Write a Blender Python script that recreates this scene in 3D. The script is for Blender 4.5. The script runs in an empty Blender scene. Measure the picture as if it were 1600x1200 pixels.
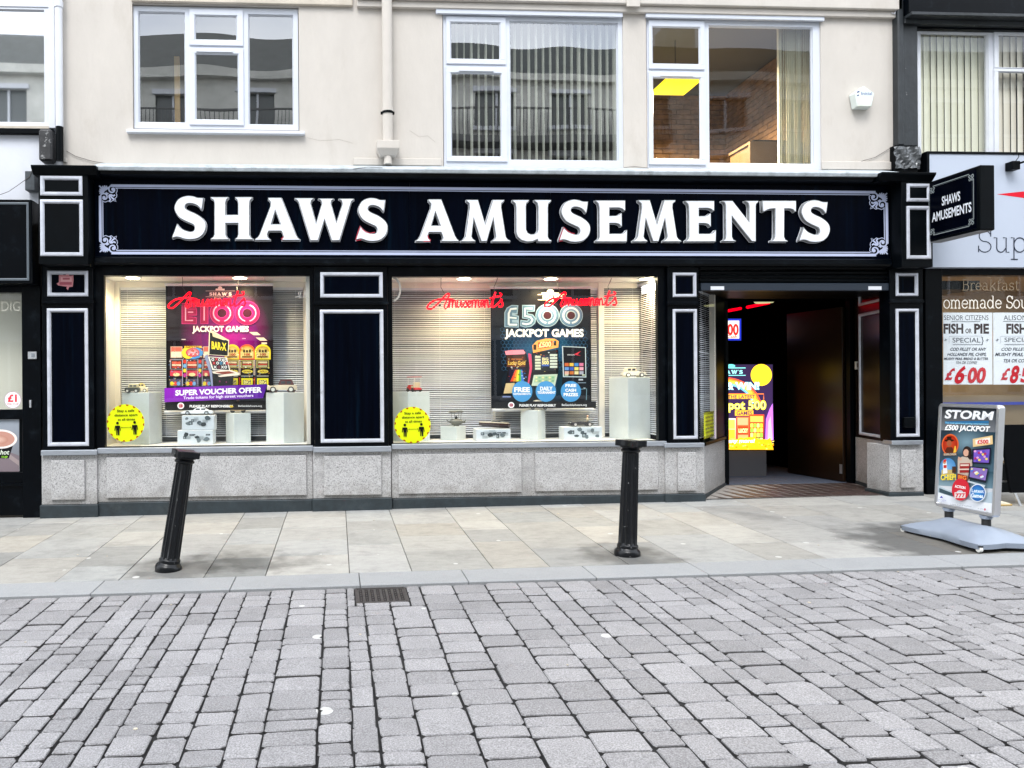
import bpy, bmesh, math, random
from mathutils import Vector, Matrix
random.seed(7)
SC = bpy.context.scene
COL = SC.collection
D = bpy.data
rad = math.radians

# ------------------------------------------------------------------ camera
F_PX, YAW, ROLL, PX0, PY0, CAM_D, EYE = 1155.0, 3.15, 0.40, 590.0, 600.0, 8.1, 1.38
cd = D.cameras.new('camera'); cam = D.objects.new('camera', cd); COL.objects.link(cam)
cd.sensor_width = 36.0; cd.sensor_fit = 'HORIZONTAL'; cd.lens = F_PX / 1600 * 36.0
cd.clip_start = 0.05; cd.clip_end = 400
_t, _r = rad(YAW), rad(ROLL)
_R = Vector((math.cos(_t), -math.sin(_t), 0)); _F = Vector((math.sin(_t), math.cos(_t), 0)); _U = Vector((0, 0, 1))
_cr = _R * math.cos(_r) - _U * math.sin(_r); _cu = _R * math.sin(_r) + _U * math.cos(_r)
M3 = Matrix((_cr, _cu, -_F)).transposed()
cam.matrix_world = Matrix.Translation((0, -CAM_D, EYE)) @ M3.to_4x4()
# the lens is shifted sideways: the optical axis meets the picture at (PX0, PY0)
cd.shift_x = (800 - PX0) / 1600; cd.shift_y = (PY0 - 600) / 1600
SC.camera = cam
# ------------------------------------------------------------------ world
w = D.worlds.new('World'); SC.world = w; w.use_nodes = True
nt = w.node_tree; nt.nodes.clear()
wo = nt.nodes.new('ShaderNodeOutputWorld'); bg = nt.nodes.new('ShaderNodeBackground')
sky = nt.nodes.new('ShaderNodeTexSky'); sky.sky_type = 'NISHITA'; sky.sun_disc = False
SUN_EL, SUN_AZ = 52, 205
sky.sun_elevation = rad(SUN_EL); sky.sun_rotation = rad(SUN_AZ)
tc = nt.nodes.new('ShaderNodeTexCoord'); mp = nt.nodes.new('ShaderNodeMapping'); mp.inputs['Scale'].default_value = (1, 1, 2.2)
nz = nt.nodes.new('ShaderNodeTexNoise'); nz.inputs['Scale'].default_value = 2.1; nz.inputs['Detail'].default_value = 8
cr = nt.nodes.new('ShaderNodeValToRGB'); cr.color_ramp.elements[0].position = .40; cr.color_ramp.elements[1].position = .60
cr.color_ramp.elements[0].color = (.45, .45, .45, 1)
mx = nt.nodes.new('ShaderNodeMix'); mx.data_type = 'RGBA'; mx.inputs['B'].default_value = (12.3, 12.8, 13.3, 1)
nt.links.new(tc.outputs['Generated'], mp.inputs['Vector']); nt.links.new(mp.outputs[0], nz.inputs['Vector'])
nt.links.new(nz.outputs['Fac'], cr.inputs['Fac']); nt.links.new(cr.outputs['Color'], mx.inputs['Factor'])
nt.links.new(sky.outputs['Color'], mx.inputs['A']); nt.links.new(mx.outputs['Result'], bg.inputs['Color'])
bg.inputs['Strength'].default_value = 0.15; nt.links.new(bg.outputs[0], wo.inputs['Surface'])
# ------------------------------------------------------------------ sun (hazy, overcast)
sl = D.lights.new('sun', 'SUN'); sl.energy = 1.5; sl.angle = rad(24); sl.color = (1, .985, .96)
so = D.objects.new('sun', sl); COL.objects.link(so)
_sd = Vector((-.25, -.72, 1.15)).normalized()
so.rotation_euler = _sd.to_track_quat('Z', 'Y').to_euler()
so.location = (0, -5, 30)
SC.view_settings.view_transform = 'Standard'; SC.view_settings.look = 'None'
SC.view_settings.gamma = 1; SC.view_settings.use_curve_mapping = False
SC.view_settings.exposure = 0.80
SC.render.engine = 'CYCLES'
SC.cycles.max_bounces = 8; SC.cycles.transparent_max_bounces = 12
SC.cycles.caustics_reflective = False; SC.cycles.caustics_refractive = False
try: SC.cycles.use_denoising = True
except Exception: pass

# ------------------------------------------------------------------ measuring: a point of the place on a plane of given Y
def P(px, py, Y):
    u_, v_ = px - PX0, PY0 - py
    c, s = math.cos(_r), math.sin(_r)
    u = u_ * c + v_ * s; v = -u_ * s + v_ * c
    dx = u * _R.x + F_PX * _F.x; dy = u * _R.y + F_PX * _F.y
    k = (Y + CAM_D) / dy
    return dx * k, EYE + v * k
GA, GB, GC = .012, .0097, .02
def gz(X, Y):
    return GA + GB * X + GC * min(Y, 0)
def G(px, py):
    u_, v_ = px - PX0, PY0 - py
    c, s = math.cos(_r), math.sin(_r)
    u = u_ * c + v_ * s; v = -u_ * s + v_ * c
    dx = u * _R.x + F_PX * _F.x; dy = u * _R.y + F_PX * _F.y
    k = (GA - GC * CAM_D - EYE) / (v - GB * dx - GC * dy)
    return dx * k, -CAM_D + dy * k
def RC(x0, y0, x1, y1, Y):
    a = P(x0, y0, Y); b = P(x1, y1, Y); c = P(x0, y1, Y); d = P(x1, y0, Y)
    return (a[0] + c[0]) / 2, (b[0] + d[0]) / 2, (b[1] + c[1]) / 2, (a[1] + d[1]) / 2   # X0 X1 Z0 Z1

# ------------------------------------------------------------------ materials
def lin(h):
    if isinstance(h, str):
        h = h.lstrip('#'); v = [int(h[i:i + 2], 16) / 255 for i in (0, 2, 4)]
        return tuple((x / 12.92 if x <= .04045 else ((x + .055) / 1.055) ** 2.4) for x in v)
    return tuple(h)
_M = {}
def mat(name, color, rough=.5, metal=0.0, var=.0, vscale=6.0, bump=.0, bscale=60.0, spec=.5, coat=0.0, dark=None, dscale=3.0, dlo=.55, dhi=.75,
        emit=0.0, sobj=0.0, aniso=(1, 1, 1)):
    if name in _M: return _M[name]
    m = D.materials.new(name); m.use_nodes = True; t = m.node_tree; L = t.links
    b = t.nodes['Principled BSDF']; c = lin(color)
    b.inputs['Roughness'].default_value = rough; b.inputs['Metallic'].default_value = metal
    b.inputs['Specular IOR Level'].default_value = spec; b.inputs['Coat Weight'].default_value = coat
    b.inputs['Base Color'].default_value = (*c, 1)
    if emit:
        b.inputs['Emission Color'].default_value = (*c, 1); b.inputs['Emission Strength'].default_value = emit
    if var or bump or dark or sobj:
        g = t.nodes.new('ShaderNodeNewGeometry'); mpn = t.nodes.new('ShaderNodeMapping'); mpn.inputs['Scale'].default_value = aniso
        L.new(g.outputs['Position'], mpn.inputs['Vector']); vec = mpn.outputs[0]
        out = None
        rgb = t.nodes.new('ShaderNodeRGB'); rgb.outputs[0].default_value = (*c, 1); out = rgb.outputs[0]
        if var:
            n = t.nodes.new('ShaderNodeTexNoise'); n.inputs['Scale'].default_value = vscale; n.inputs['Detail'].default_value = 6
            n.inputs['Roughness'].default_value = .65
            L.new(vec, n.inputs['Vector'])
            mr = t.nodes.new('ShaderNodeMapRange'); mr.inputs['From Min'].default_value = .3; mr.inputs['From Max'].default_value = .7
            mr.inputs['To Min'].default_value = 1 - var; mr.inputs['To Max'].default_value = 1 + var
            L.new(n.outputs['Fac'], mr.inputs['Value'])
            vm = t.nodes.new('ShaderNodeVectorMath'); vm.operation = 'SCALE'
            L.new(out, vm.inputs[0]); L.new(mr.outputs[0], vm.inputs['Scale']); out = vm.outputs[0]
        if sobj:
            oi = t.nodes.new('ShaderNodeObjectInfo'); mr = t.nodes.new('ShaderNodeMapRange')
            mr.inputs['To Min'].default_value = 1 - sobj; mr.inputs['To Max'].default_value = 1 + sobj
            L.new(oi.outputs['Random'], mr.inputs['Value'])
            vm = t.nodes.new('ShaderNodeVectorMath'); vm.operation = 'SCALE'
            L.new(out, vm.inputs[0]); L.new(mr.outputs[0], vm.inputs['Scale']); out = vm.outputs[0]
        if dark:
            n = t.nodes.new('ShaderNodeTexNoise'); n.inputs['Scale'].default_value = dscale; n.inputs['Detail'].default_value = 8
            n.inputs['Roughness'].default_value = .7; L.new(vec, n.inputs['Vector'])
            r2 = t.nodes.new('ShaderNodeMapRange'); r2.inputs['From Min'].default_value = dlo; r2.inputs['From Max'].default_value = dhi
            L.new(n.outputs['Fac'], r2.inputs['Value'])
            mi = t.nodes.new('ShaderNodeMix'); mi.data_type = 'RGBA'; L.new(r2.outputs[0], mi.inputs['Factor'])
            L.new(out, mi.inputs['A']); mi.inputs['B'].default_value = (*lin(dark), 1); out = mi.outputs['Result']
        L.new(out, b.inputs['Base Color'])
        if bump:
            n = t.nodes.new('ShaderNodeTexNoise'); n.inputs['Scale'].default_value = bscale; n.inputs['Detail'].default_value = 5
            L.new(vec, n.inputs['Vector'])
            bp = t.nodes.new('ShaderNodeBump'); bp.inputs['Strength'].default_value = bump; bp.inputs['Distance'].default_value = .01
            L.new(n.outputs['Fac'], bp.inputs['Height']); L.new(bp.outputs[0], b.inputs['Normal'])
    _M[name] = m; return m

def glass(name, refl=.18, wav=.25, tint=(1, 1, 1), wscale=1.2, rough=0.0):
    if name in _M: return _M[name]
    m = D.materials.new(name); m.use_nodes = True; t = m.node_tree; L = t.links; t.nodes.clear()
    o = t.nodes.new('ShaderNodeOutputMaterial'); tr = t.nodes.new('ShaderNodeBsdfTransparent'); tr.inputs['Color'].default_value = (*tint, 1)
    gl = t.nodes.new('ShaderNodeBsdfGlossy'); gl.inputs['Roughness'].default_value = rough; gl.inputs['Color'].default_value = (1, 1, 1, 1)
    lw = t.nodes.new('ShaderNodeLayerWeight'); lw.inputs['Blend'].default_value = .25
    mr = t.nodes.new('ShaderNodeMapRange'); mr.inputs['To Min'].default_value = refl; mr.inputs['To Max'].default_value = 1
    L.new(lw.outputs['Fresnel'], mr.inputs['Value']); mr.inputs['From Min'].default_value = .02
    gb = t.nodes.new('ShaderNodeNewGeometry'); iv = t.nodes.new('ShaderNodeMath'); iv.operation = 'SUBTRACT'; iv.inputs[0].default_value = 1; L.new(gb.outputs['Backfacing'], iv.inputs[1])
    mu = t.nodes.new('ShaderNodeMath'); mu.operation = 'MULTIPLY'; L.new(mr.outputs[0], mu.inputs[0]); L.new(iv.outputs[0], mu.inputs[1])
    mi = t.nodes.new('ShaderNodeMixShader'); L.new(mu.outputs[0], mi.inputs[0]); L.new(tr.outputs[0], mi.inputs[1]); L.new(gl.outputs[0], mi.inputs[2])
    L.new(mi.outputs[0], o.inputs['Surface'])
    g = t.nodes.new('ShaderNodeNewGeometry'); n = t.nodes.new('ShaderNodeTexNoise'); n.inputs['Scale'].default_value = wscale; n.inputs['Detail'].default_value = 0
    L.new(g.outputs['Position'], n.inputs['Vector'])
    bp = t.nodes.new('ShaderNodeBump'); bp.inputs['Strength'].default_value = wav; bp.inputs['Distance'].default_value = .03
    L.new(n.outputs['Fac'], bp.inputs['Height']); L.new(bp.outputs[0], gl.inputs['Normal'])
    _M[name] = m; return m

def ink(name, emit=0.0, rough=.35):
    if name in _M: return _M[name]
    m = D.materials.new(name); m.use_nodes = True; t = m.node_tree
    b = t.nodes['Principled BSDF']; a = t.nodes.new('ShaderNodeAttribute'); a.attribute_name = 'ink'
    t.links.new(a.outputs['Color'], b.inputs['Base Color']); b.inputs['Roughness'].default_value = rough; b.inputs['Specular IOR Level'].default_value = .2
    if emit:
        t.links.new(a.outputs['Color'], b.inputs['Emission Color']); b.inputs['Emission Strength'].default_value = emit
    _M[name] = m; return m

def granite(name, base, spk, spk2):
    m = D.materials.new(name); m.use_nodes = True; t = m.node_tree; L = t.links; b = t.nodes['Principled BSDF']
    g = t.nodes.new('ShaderNodeNewGeometry')
    def vor(scale, lo, hi, c_in, col, rnd=1):
        v = t.nodes.new('ShaderNodeTexNoise'); v.inputs['Scale'].default_value = scale; v.inputs['Detail'].default_value = 3; v.inputs['Roughness'].default_value = .75
        L.new(g.outputs['Position'], v.inputs['Vector'])
        r = t.nodes.new('ShaderNodeMapRange'); r.inputs['From Min'].default_value = lo; r.inputs['From Max'].default_value = hi
        L.new(v.outputs['Fac'], r.inputs['Value'])
        mi = t.nodes.new('ShaderNodeMix'); mi.data_type = 'RGBA'; L.new(r.outputs[0], mi.inputs['Factor'])
        L.new(c_in, mi.inputs['A']); mi.inputs['B'].default_value = (*col, 1); return mi.outputs['Result']
    rgb = t.nodes.new('ShaderNodeRGB'); rgb.outputs[0].default_value = (*base, 1)
    c = vor(75, .50, .62, rgb.outputs[0], spk2); c = vor(120, .56, .62, c, spk); c = vor(4, .5, .8, c, tuple(x * .60 for x in base))
    sp = t.nodes.new('ShaderNodeSeparateXYZ'); L.new(g.outputs['Position'], sp.inputs[0])
    nn = t.nodes.new('ShaderNodeTexNoise'); nn.inputs['Scale'].default_value = 9; nn.inputs['Detail'].default_value = 7; L.new(g.outputs['Position'], nn.inputs['Vector'])
    ma = t.nodes.new('ShaderNodeMath'); ma.operation = 'MULTIPLY_ADD'; L.new(nn.outputs['Fac'], ma.inputs[0]); ma.inputs[1].default_value = .55; L.new(sp.outputs['Z'], ma.inputs[2])
    rr_ = t.nodes.new('ShaderNodeMapRange'); rr_.inputs['From Min'].default_value = .34; rr_.inputs['From Max'].default_value = .58; rr_.inputs['To Min'].default_value = .55; rr_.inputs['To Max'].default_value = 0
    L.new(ma.outputs[0], rr_.inputs['Value'])
    mg = t.nodes.new('ShaderNodeMix'); mg.data_type = 'RGBA'; L.new(rr_.outputs[0], mg.inputs['Factor']); L.new(c, mg.inputs['A']); mg.inputs['B'].default_value = (.17, .155, .135, 1); c = mg.outputs['Result']
    L.new(c, b.inputs['Base Color']); b.inputs['Roughness'].default_value = .55
    n = t.nodes.new('ShaderNodeTexNoise'); n.inputs['Scale'].default_value = 160; L.new(g.outputs['Position'], n.inputs['Vector'])
    bp = t.nodes.new('ShaderNodeBump'); bp.inputs['Strength'].default_value = .25; bp.inputs['Distance'].default_value = .004
    L.new(n.outputs['Fac'], bp.inputs['Height']); L.new(bp.outputs[0], b.inputs['Normal'])
    _M[name] = m; return m

M_cream = mat('cream_render', (.56, .520, .474), .85, var=.05, vscale=1.6, bump=.40, bscale=9, aniso=(1.8, 1, .8), dark=(.45, .405, .35), dscale=1.1, dlo=.55, dhi=.85)
M_stone = mat('weathered_stone', (.56, .50, .42), .9, var=.12, vscale=5, bump=.3, bscale=40)
M_white = mat('white_upvc', (.64, .67, .74), .3, var=.03, vscale=3)
M_wht = mat('white_paint', (.66, .68, .73), .55, var=.05, vscale=4, bump=.1, bscale=30)
M_lead = mat('lead_flashing', (.40, .44, .47), .6, var=.25, vscale=9, bump=.3, bscale=20, dark=(.12, .13, .13), dscale=7)
M_blk = mat('black_gloss_paint', (.0006, .0014, .0028), .30, spec=.10, var=.3, vscale=3, bump=.06, bscale=10, dark=(.012, .017, .022), dscale=6, dlo=.55, dhi=.85)
M_navy = mat('navy_sign_board', (.0003, .0010, .0040), .30, spec=.035, var=.45, vscale=2.2, aniso=(9, 1, .35), bump=.02, bscale=5, dark=(.0015, .007, .016), dscale=1.6, dlo=.54, dhi=.74)
M_blk2 = mat('black_satin_paint', (.0012, .0022, .0033), .42, spec=.08, var=.3, vscale=5)
M_silver = mat('silver_moulding', (.56, .58, .65), .38, metal=.2, var=.16, vscale=8, dark=(.16, .17, .19), dscale=9, dlo=.62, dhi=.80, bump=.1, bscale=40)
M_steel = mat('brushed_steel_sill', (.42, .45, .50), .38, metal=.7, var=.15, vscale=5, aniso=(1, 1, 8))
M_gran = granite('granite', (.50, .495, .50), (.06, .06, .065), (.29, .285, .285))
M_base = mat('slate_base', (.017, .026, .032), .55, var=.35, vscale=9, bump=.2, bscale=60, dark=(.04, .05, .055), dscale=5)
M_bwhite = mat('bay_cream_board', (.78, .74, .66), .6, var=.03)
M_bay = mat('bay_white', (.74, .73, .70), .6)
M_slat = mat('blind_slat', (.67, .69, .74), .45)
M_vane = mat('vertical_blind_vane', (.66, .67, .58), .8)
M_plinth = mat('plinth_board', (.56, .61, .61), .6, var=.06, vscale=5)
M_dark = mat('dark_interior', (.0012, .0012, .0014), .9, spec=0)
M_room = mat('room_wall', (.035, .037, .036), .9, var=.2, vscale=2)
M_letter = mat('sign_letter_white', (.80, .82, .88), .4, var=.04, vscale=6)
M_rim = mat('letter_rim', (.28, .29, .30), .35, var=.5, vscale=25)
M_red = mat('red_edge', (.5, .01, .04), .4)
M_neon = mat('neon_tube', (1, .0, .008), .5, emit=2.6, spec=0)
_M['neon_tube'].node_tree.nodes['Principled BSDF'].inputs['Base Color'].default_value = (.25, 0, .002, 1)
M_wire = mat('black_wire', (.01, .01, .012), .5)
M_crack = mat('dark_cable', (.10, .09, .085), .7)
M_iron = mat('black_iron', (.0010, .0018, .0034), .30, spec=.35, var=.3, vscale=8, bump=.15, bscale=50, dark=(.30, .31, .32), dscale=24, dlo=.66, dhi=.68)
M_grate = mat('rusty_cast_iron', (.040, .036, .037), .6, var=.35, vscale=20, bump=.2, bscale=80)
M_alu = mat('aluminium', (.62, .63, .66), .3, metal=.85, var=.05)
M_plast = mat('grey_plastic_base', (.25, .29, .36), .42, var=.04, vscale=6)
M_rub = mat('black_rubber', (.012, .012, .013), .6)
M_tile = mat('entrance_tile', (.040, .025, .023), .5, var=.25, vscale=6, sobj=.25)
M_grout = mat('tile_grout', (.28, .26, .24), .8)
M_carpet = mat('blue_carpet', (.065, .085, .13), .95, var=.3, vscale=60, bump=.3, bscale=300)
M_door = mat('dark_door_panel', (.016, .008, .004), .32, spec=.25, var=.3, vscale=2)
M_lampw = mat('downlight_glow', (1, .86, .55), .5, emit=20)
M_glassU = glass('upper_glass', .25, .20, (.97, .98, .98), 1.1)
M_glassB = glass('brick_room_glass', .06, .20, (.97, .97, .96), 1.1)
M_glassS = glass('shop_glass', .045, .04, (.97, .98, .98), .8)
M_glassN = glass('cafe_glass', .05, .06, (.96, .97, .96), .8)
M_ink = ink('printed_ink'); M_inkS = ink('lit_screen', 1.25); M_inkM = ink('matt_print', rough=.7)
M_paper = mat('newspaper', (.62, .66, .69), .8, var=.06, vscale=30)

# paving materials with tone per piece
def paving(name, base, rough, spk, gum, sobj, stain):
    m = D.materials.new(name); m.use_nodes = True; t = m.node_tree; L = t.links; b = t.nodes['Principled BSDF']
    g = t.nodes.new('ShaderNodeNewGeometry'); oi = t.nodes.new('ShaderNodeObjectInfo')
    at = t.nodes.new('ShaderNodeAttribute'); at.attribute_name = 'tone'
    ad = t.nodes.new('ShaderNodeMath'); ad.operation = 'ADD'; L.new(oi.outputs['Random'], ad.inputs[0]); L.new(at.outputs['Fac'], ad.inputs[1])
    fr = t.nodes.new('ShaderNodeMath'); fr.operation = 'FRACT'; L.new(ad.outputs[0], fr.inputs[0])
    mr = t.nodes.new('ShaderNodeMapRange'); mr.inputs['To Min'].default_value = 1 - sobj; mr.inputs['To Max'].default_value = 1 + sobj
    L.new(fr.outputs[0], mr.inputs['Value'])
    if name == 'flagstone':
        c0 = t.nodes.new('ShaderNodeMix'); c0.data_type = 'RGBA'; c0.inputs['Factor'].default_value = 1; c0.blend_type = 'MULTIPLY'
        L.new(oi.outputs['Color'], c0.inputs['B']); c0.inputs['A'].default_value = (1, 1, 1, 1); col = c0.outputs['Result']
    else:
        rgb = t.nodes.new('ShaderNodeRGB'); rgb.outputs[0].default_value = (*base, 1); col = rgb.outputs[0]
    vm = t.nodes.new('ShaderNodeVectorMath'); vm.operation = 'SCALE'; L.new(col, vm.inputs[0]); L.new(mr.outputs[0], vm.inputs['Scale']); col = vm.outputs[0]
    def layer(scale, lo, hi, mult, detail=6, col=None, vec=None, sc=(1, 1, 1)):
        mpn = t.nodes.new('ShaderNodeMapping'); mpn.inputs['Scale'].default_value = sc; L.new(g.outputs['Position'], mpn.inputs['Vector'])
        n = t.nodes.new('ShaderNodeTexNoise'); n.inputs['Scale'].default_value = scale; n.inputs['Detail'].default_value = detail; n.inputs['Roughness'].default_value = .7
        L.new(mpn.outputs[0], n.inputs['Vector'])
        r = t.nodes.new('ShaderNodeMapRange'); r.inputs['From Min'].default_value = lo; r.inputs['From Max'].default_value = hi
        r.inputs['To Min'].default_value = 1; r.inputs['To Max'].default_value = mult; L.new(n.outputs['Fac'], r.inputs['Value'])
        v = t.nodes.new('ShaderNodeVectorMath'); v.operation = 'SCALE'; L.new(col, v.inputs[0]); L.new(r.outputs[0], v.inputs['Scale']); return v.outputs[0]
    col = layer(150, .35, .7, 1 - spk, 3, col); col = layer(150, .6, .35, 1 + spk * .7, 3, col)
    col = layer(3.0, .5, .8, 1 - stain, 8, col); col = layer(14, .45, .8, 1 - stain * .5, 8, col)
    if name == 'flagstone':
        # streaks of bedding colour, and dirt round the posts and poster stand deepened as painted contact shadow
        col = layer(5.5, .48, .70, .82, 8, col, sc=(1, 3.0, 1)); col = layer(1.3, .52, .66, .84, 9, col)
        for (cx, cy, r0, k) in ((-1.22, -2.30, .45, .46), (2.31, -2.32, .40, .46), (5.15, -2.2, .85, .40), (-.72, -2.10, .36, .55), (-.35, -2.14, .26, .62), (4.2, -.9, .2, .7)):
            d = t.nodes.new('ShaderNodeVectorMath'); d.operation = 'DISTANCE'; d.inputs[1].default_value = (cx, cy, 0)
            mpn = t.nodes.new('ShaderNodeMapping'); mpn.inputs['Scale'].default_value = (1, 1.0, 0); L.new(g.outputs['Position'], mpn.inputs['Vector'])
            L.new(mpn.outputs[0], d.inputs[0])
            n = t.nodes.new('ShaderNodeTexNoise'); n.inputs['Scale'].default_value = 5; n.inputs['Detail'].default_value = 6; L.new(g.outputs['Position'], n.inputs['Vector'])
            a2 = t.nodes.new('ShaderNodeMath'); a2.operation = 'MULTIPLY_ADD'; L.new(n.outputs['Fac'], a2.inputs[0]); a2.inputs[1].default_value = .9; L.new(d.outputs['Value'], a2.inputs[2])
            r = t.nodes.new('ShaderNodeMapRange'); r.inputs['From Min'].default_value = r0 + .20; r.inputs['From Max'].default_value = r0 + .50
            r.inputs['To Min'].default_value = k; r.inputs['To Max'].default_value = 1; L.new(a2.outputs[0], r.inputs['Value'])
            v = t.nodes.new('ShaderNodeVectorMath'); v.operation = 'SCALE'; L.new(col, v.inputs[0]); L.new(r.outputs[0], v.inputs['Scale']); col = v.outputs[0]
    if gum:
        vo = t.nodes.new('ShaderNodeTexVoronoi'); vo.voronoi_dimensions = '2D'; vo.inputs['Scale'].default_value = gum; L.new(g.outputs['Position'], vo.inputs['Vector'])
        wn = t.nodes.new('ShaderNodeSeparateColor'); L.new(vo.outputs['Color'], wn.inputs[0])
        rr = t.nodes.new('ShaderNodeMapRange'); rr.inputs['From Min'].default_value = .5; rr.inputs['From Max'].default_value = 1; rr.inputs['To Max'].default_value = .055
        L.new(wn.outputs[0], rr.inputs['Value'])
        lt = t.nodes.new('ShaderNodeMath'); lt.operation = 'LESS_THAN'; L.new(vo.outputs['Distance'], lt.inputs[0]); L.new(rr.outputs[0], lt.inputs[1])
        mi = t.nodes.new('ShaderNodeMix'); mi.data_type = 'RGBA'; L.new(lt.outputs[0], mi.inputs['Factor']); L.new(col, mi.inputs['A'])
        mi.inputs['B'].default_value = (.46, .46, .45, 1); col = mi.outputs['Result']
    L.new(col, b.inputs['Base Color']); b.inputs['Roughness'].default_value = rough
    n = t.nodes.new('ShaderNodeTexNoise'); n.inputs['Scale'].default_value = 90; n.inputs['Detail'].default_value = 4; L.new(g.outputs['Position'], n.inputs['Vector'])
    bp = t.nodes.new('ShaderNodeBump'); bp.inputs['Strength'].default_value = .35 if name == 'sett' else .12; bp.inputs['Distance'].default_value = .006
    L.new(n.outputs['Fac'], bp.inputs['Height']); L.new(bp.outputs[0], b.inputs['Normal'])
    _M[name] = m; return m
M_sett = paving('sett', (.262, .257, .266), .8, .46, 1.2, .15, .24)
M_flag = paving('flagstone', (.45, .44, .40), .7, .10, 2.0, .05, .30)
M_kerb = paving('kerb_granite', (.275, .283, .293), .7, .16, 0, .04, .12)
M_grime = mat('joint_grime', (.040, .038, .038), .95, var=.4, vscale=30)
M_joint = mat('joint_sand', (.008, .008, .009), .95, var=.4, vscale=40)
M_jointf = mat('flag_joint_mortar', (.06, .057, .05), .95, var=.3, vscale=20)
M_tar = mat('road_bed', (.05, .05, .05), .95, var=.3, vscale=3)

# ------------------------------------------------------------------ mesh building
def link(o, parent=None, loc=None):
    COL.objects.link(o)
    if parent is not None: o.parent = parent
    if loc is not None: o.location = loc
    return o
def tag(o, label=None, cat=None, group=None, kind=None):
    if label: o['label'] = label
    if cat: o['category'] = cat
    if group: o['group'] = group
    if kind: o['kind'] = kind
    return o
def thing(name, label, cat, loc=(0, 0, 0), rot=(0, 0, 0), group=None):
    o = D.objects.new(name, None); o.empty_display_size = .1; COL.objects.link(o); o.location = loc; o.rotation_euler = rot
    return tag(o, label, cat, group)
def struct(name):
    o = D.objects.new(name, None); COL.objects.link(o); o['kind'] = 'structure'; return o

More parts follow.
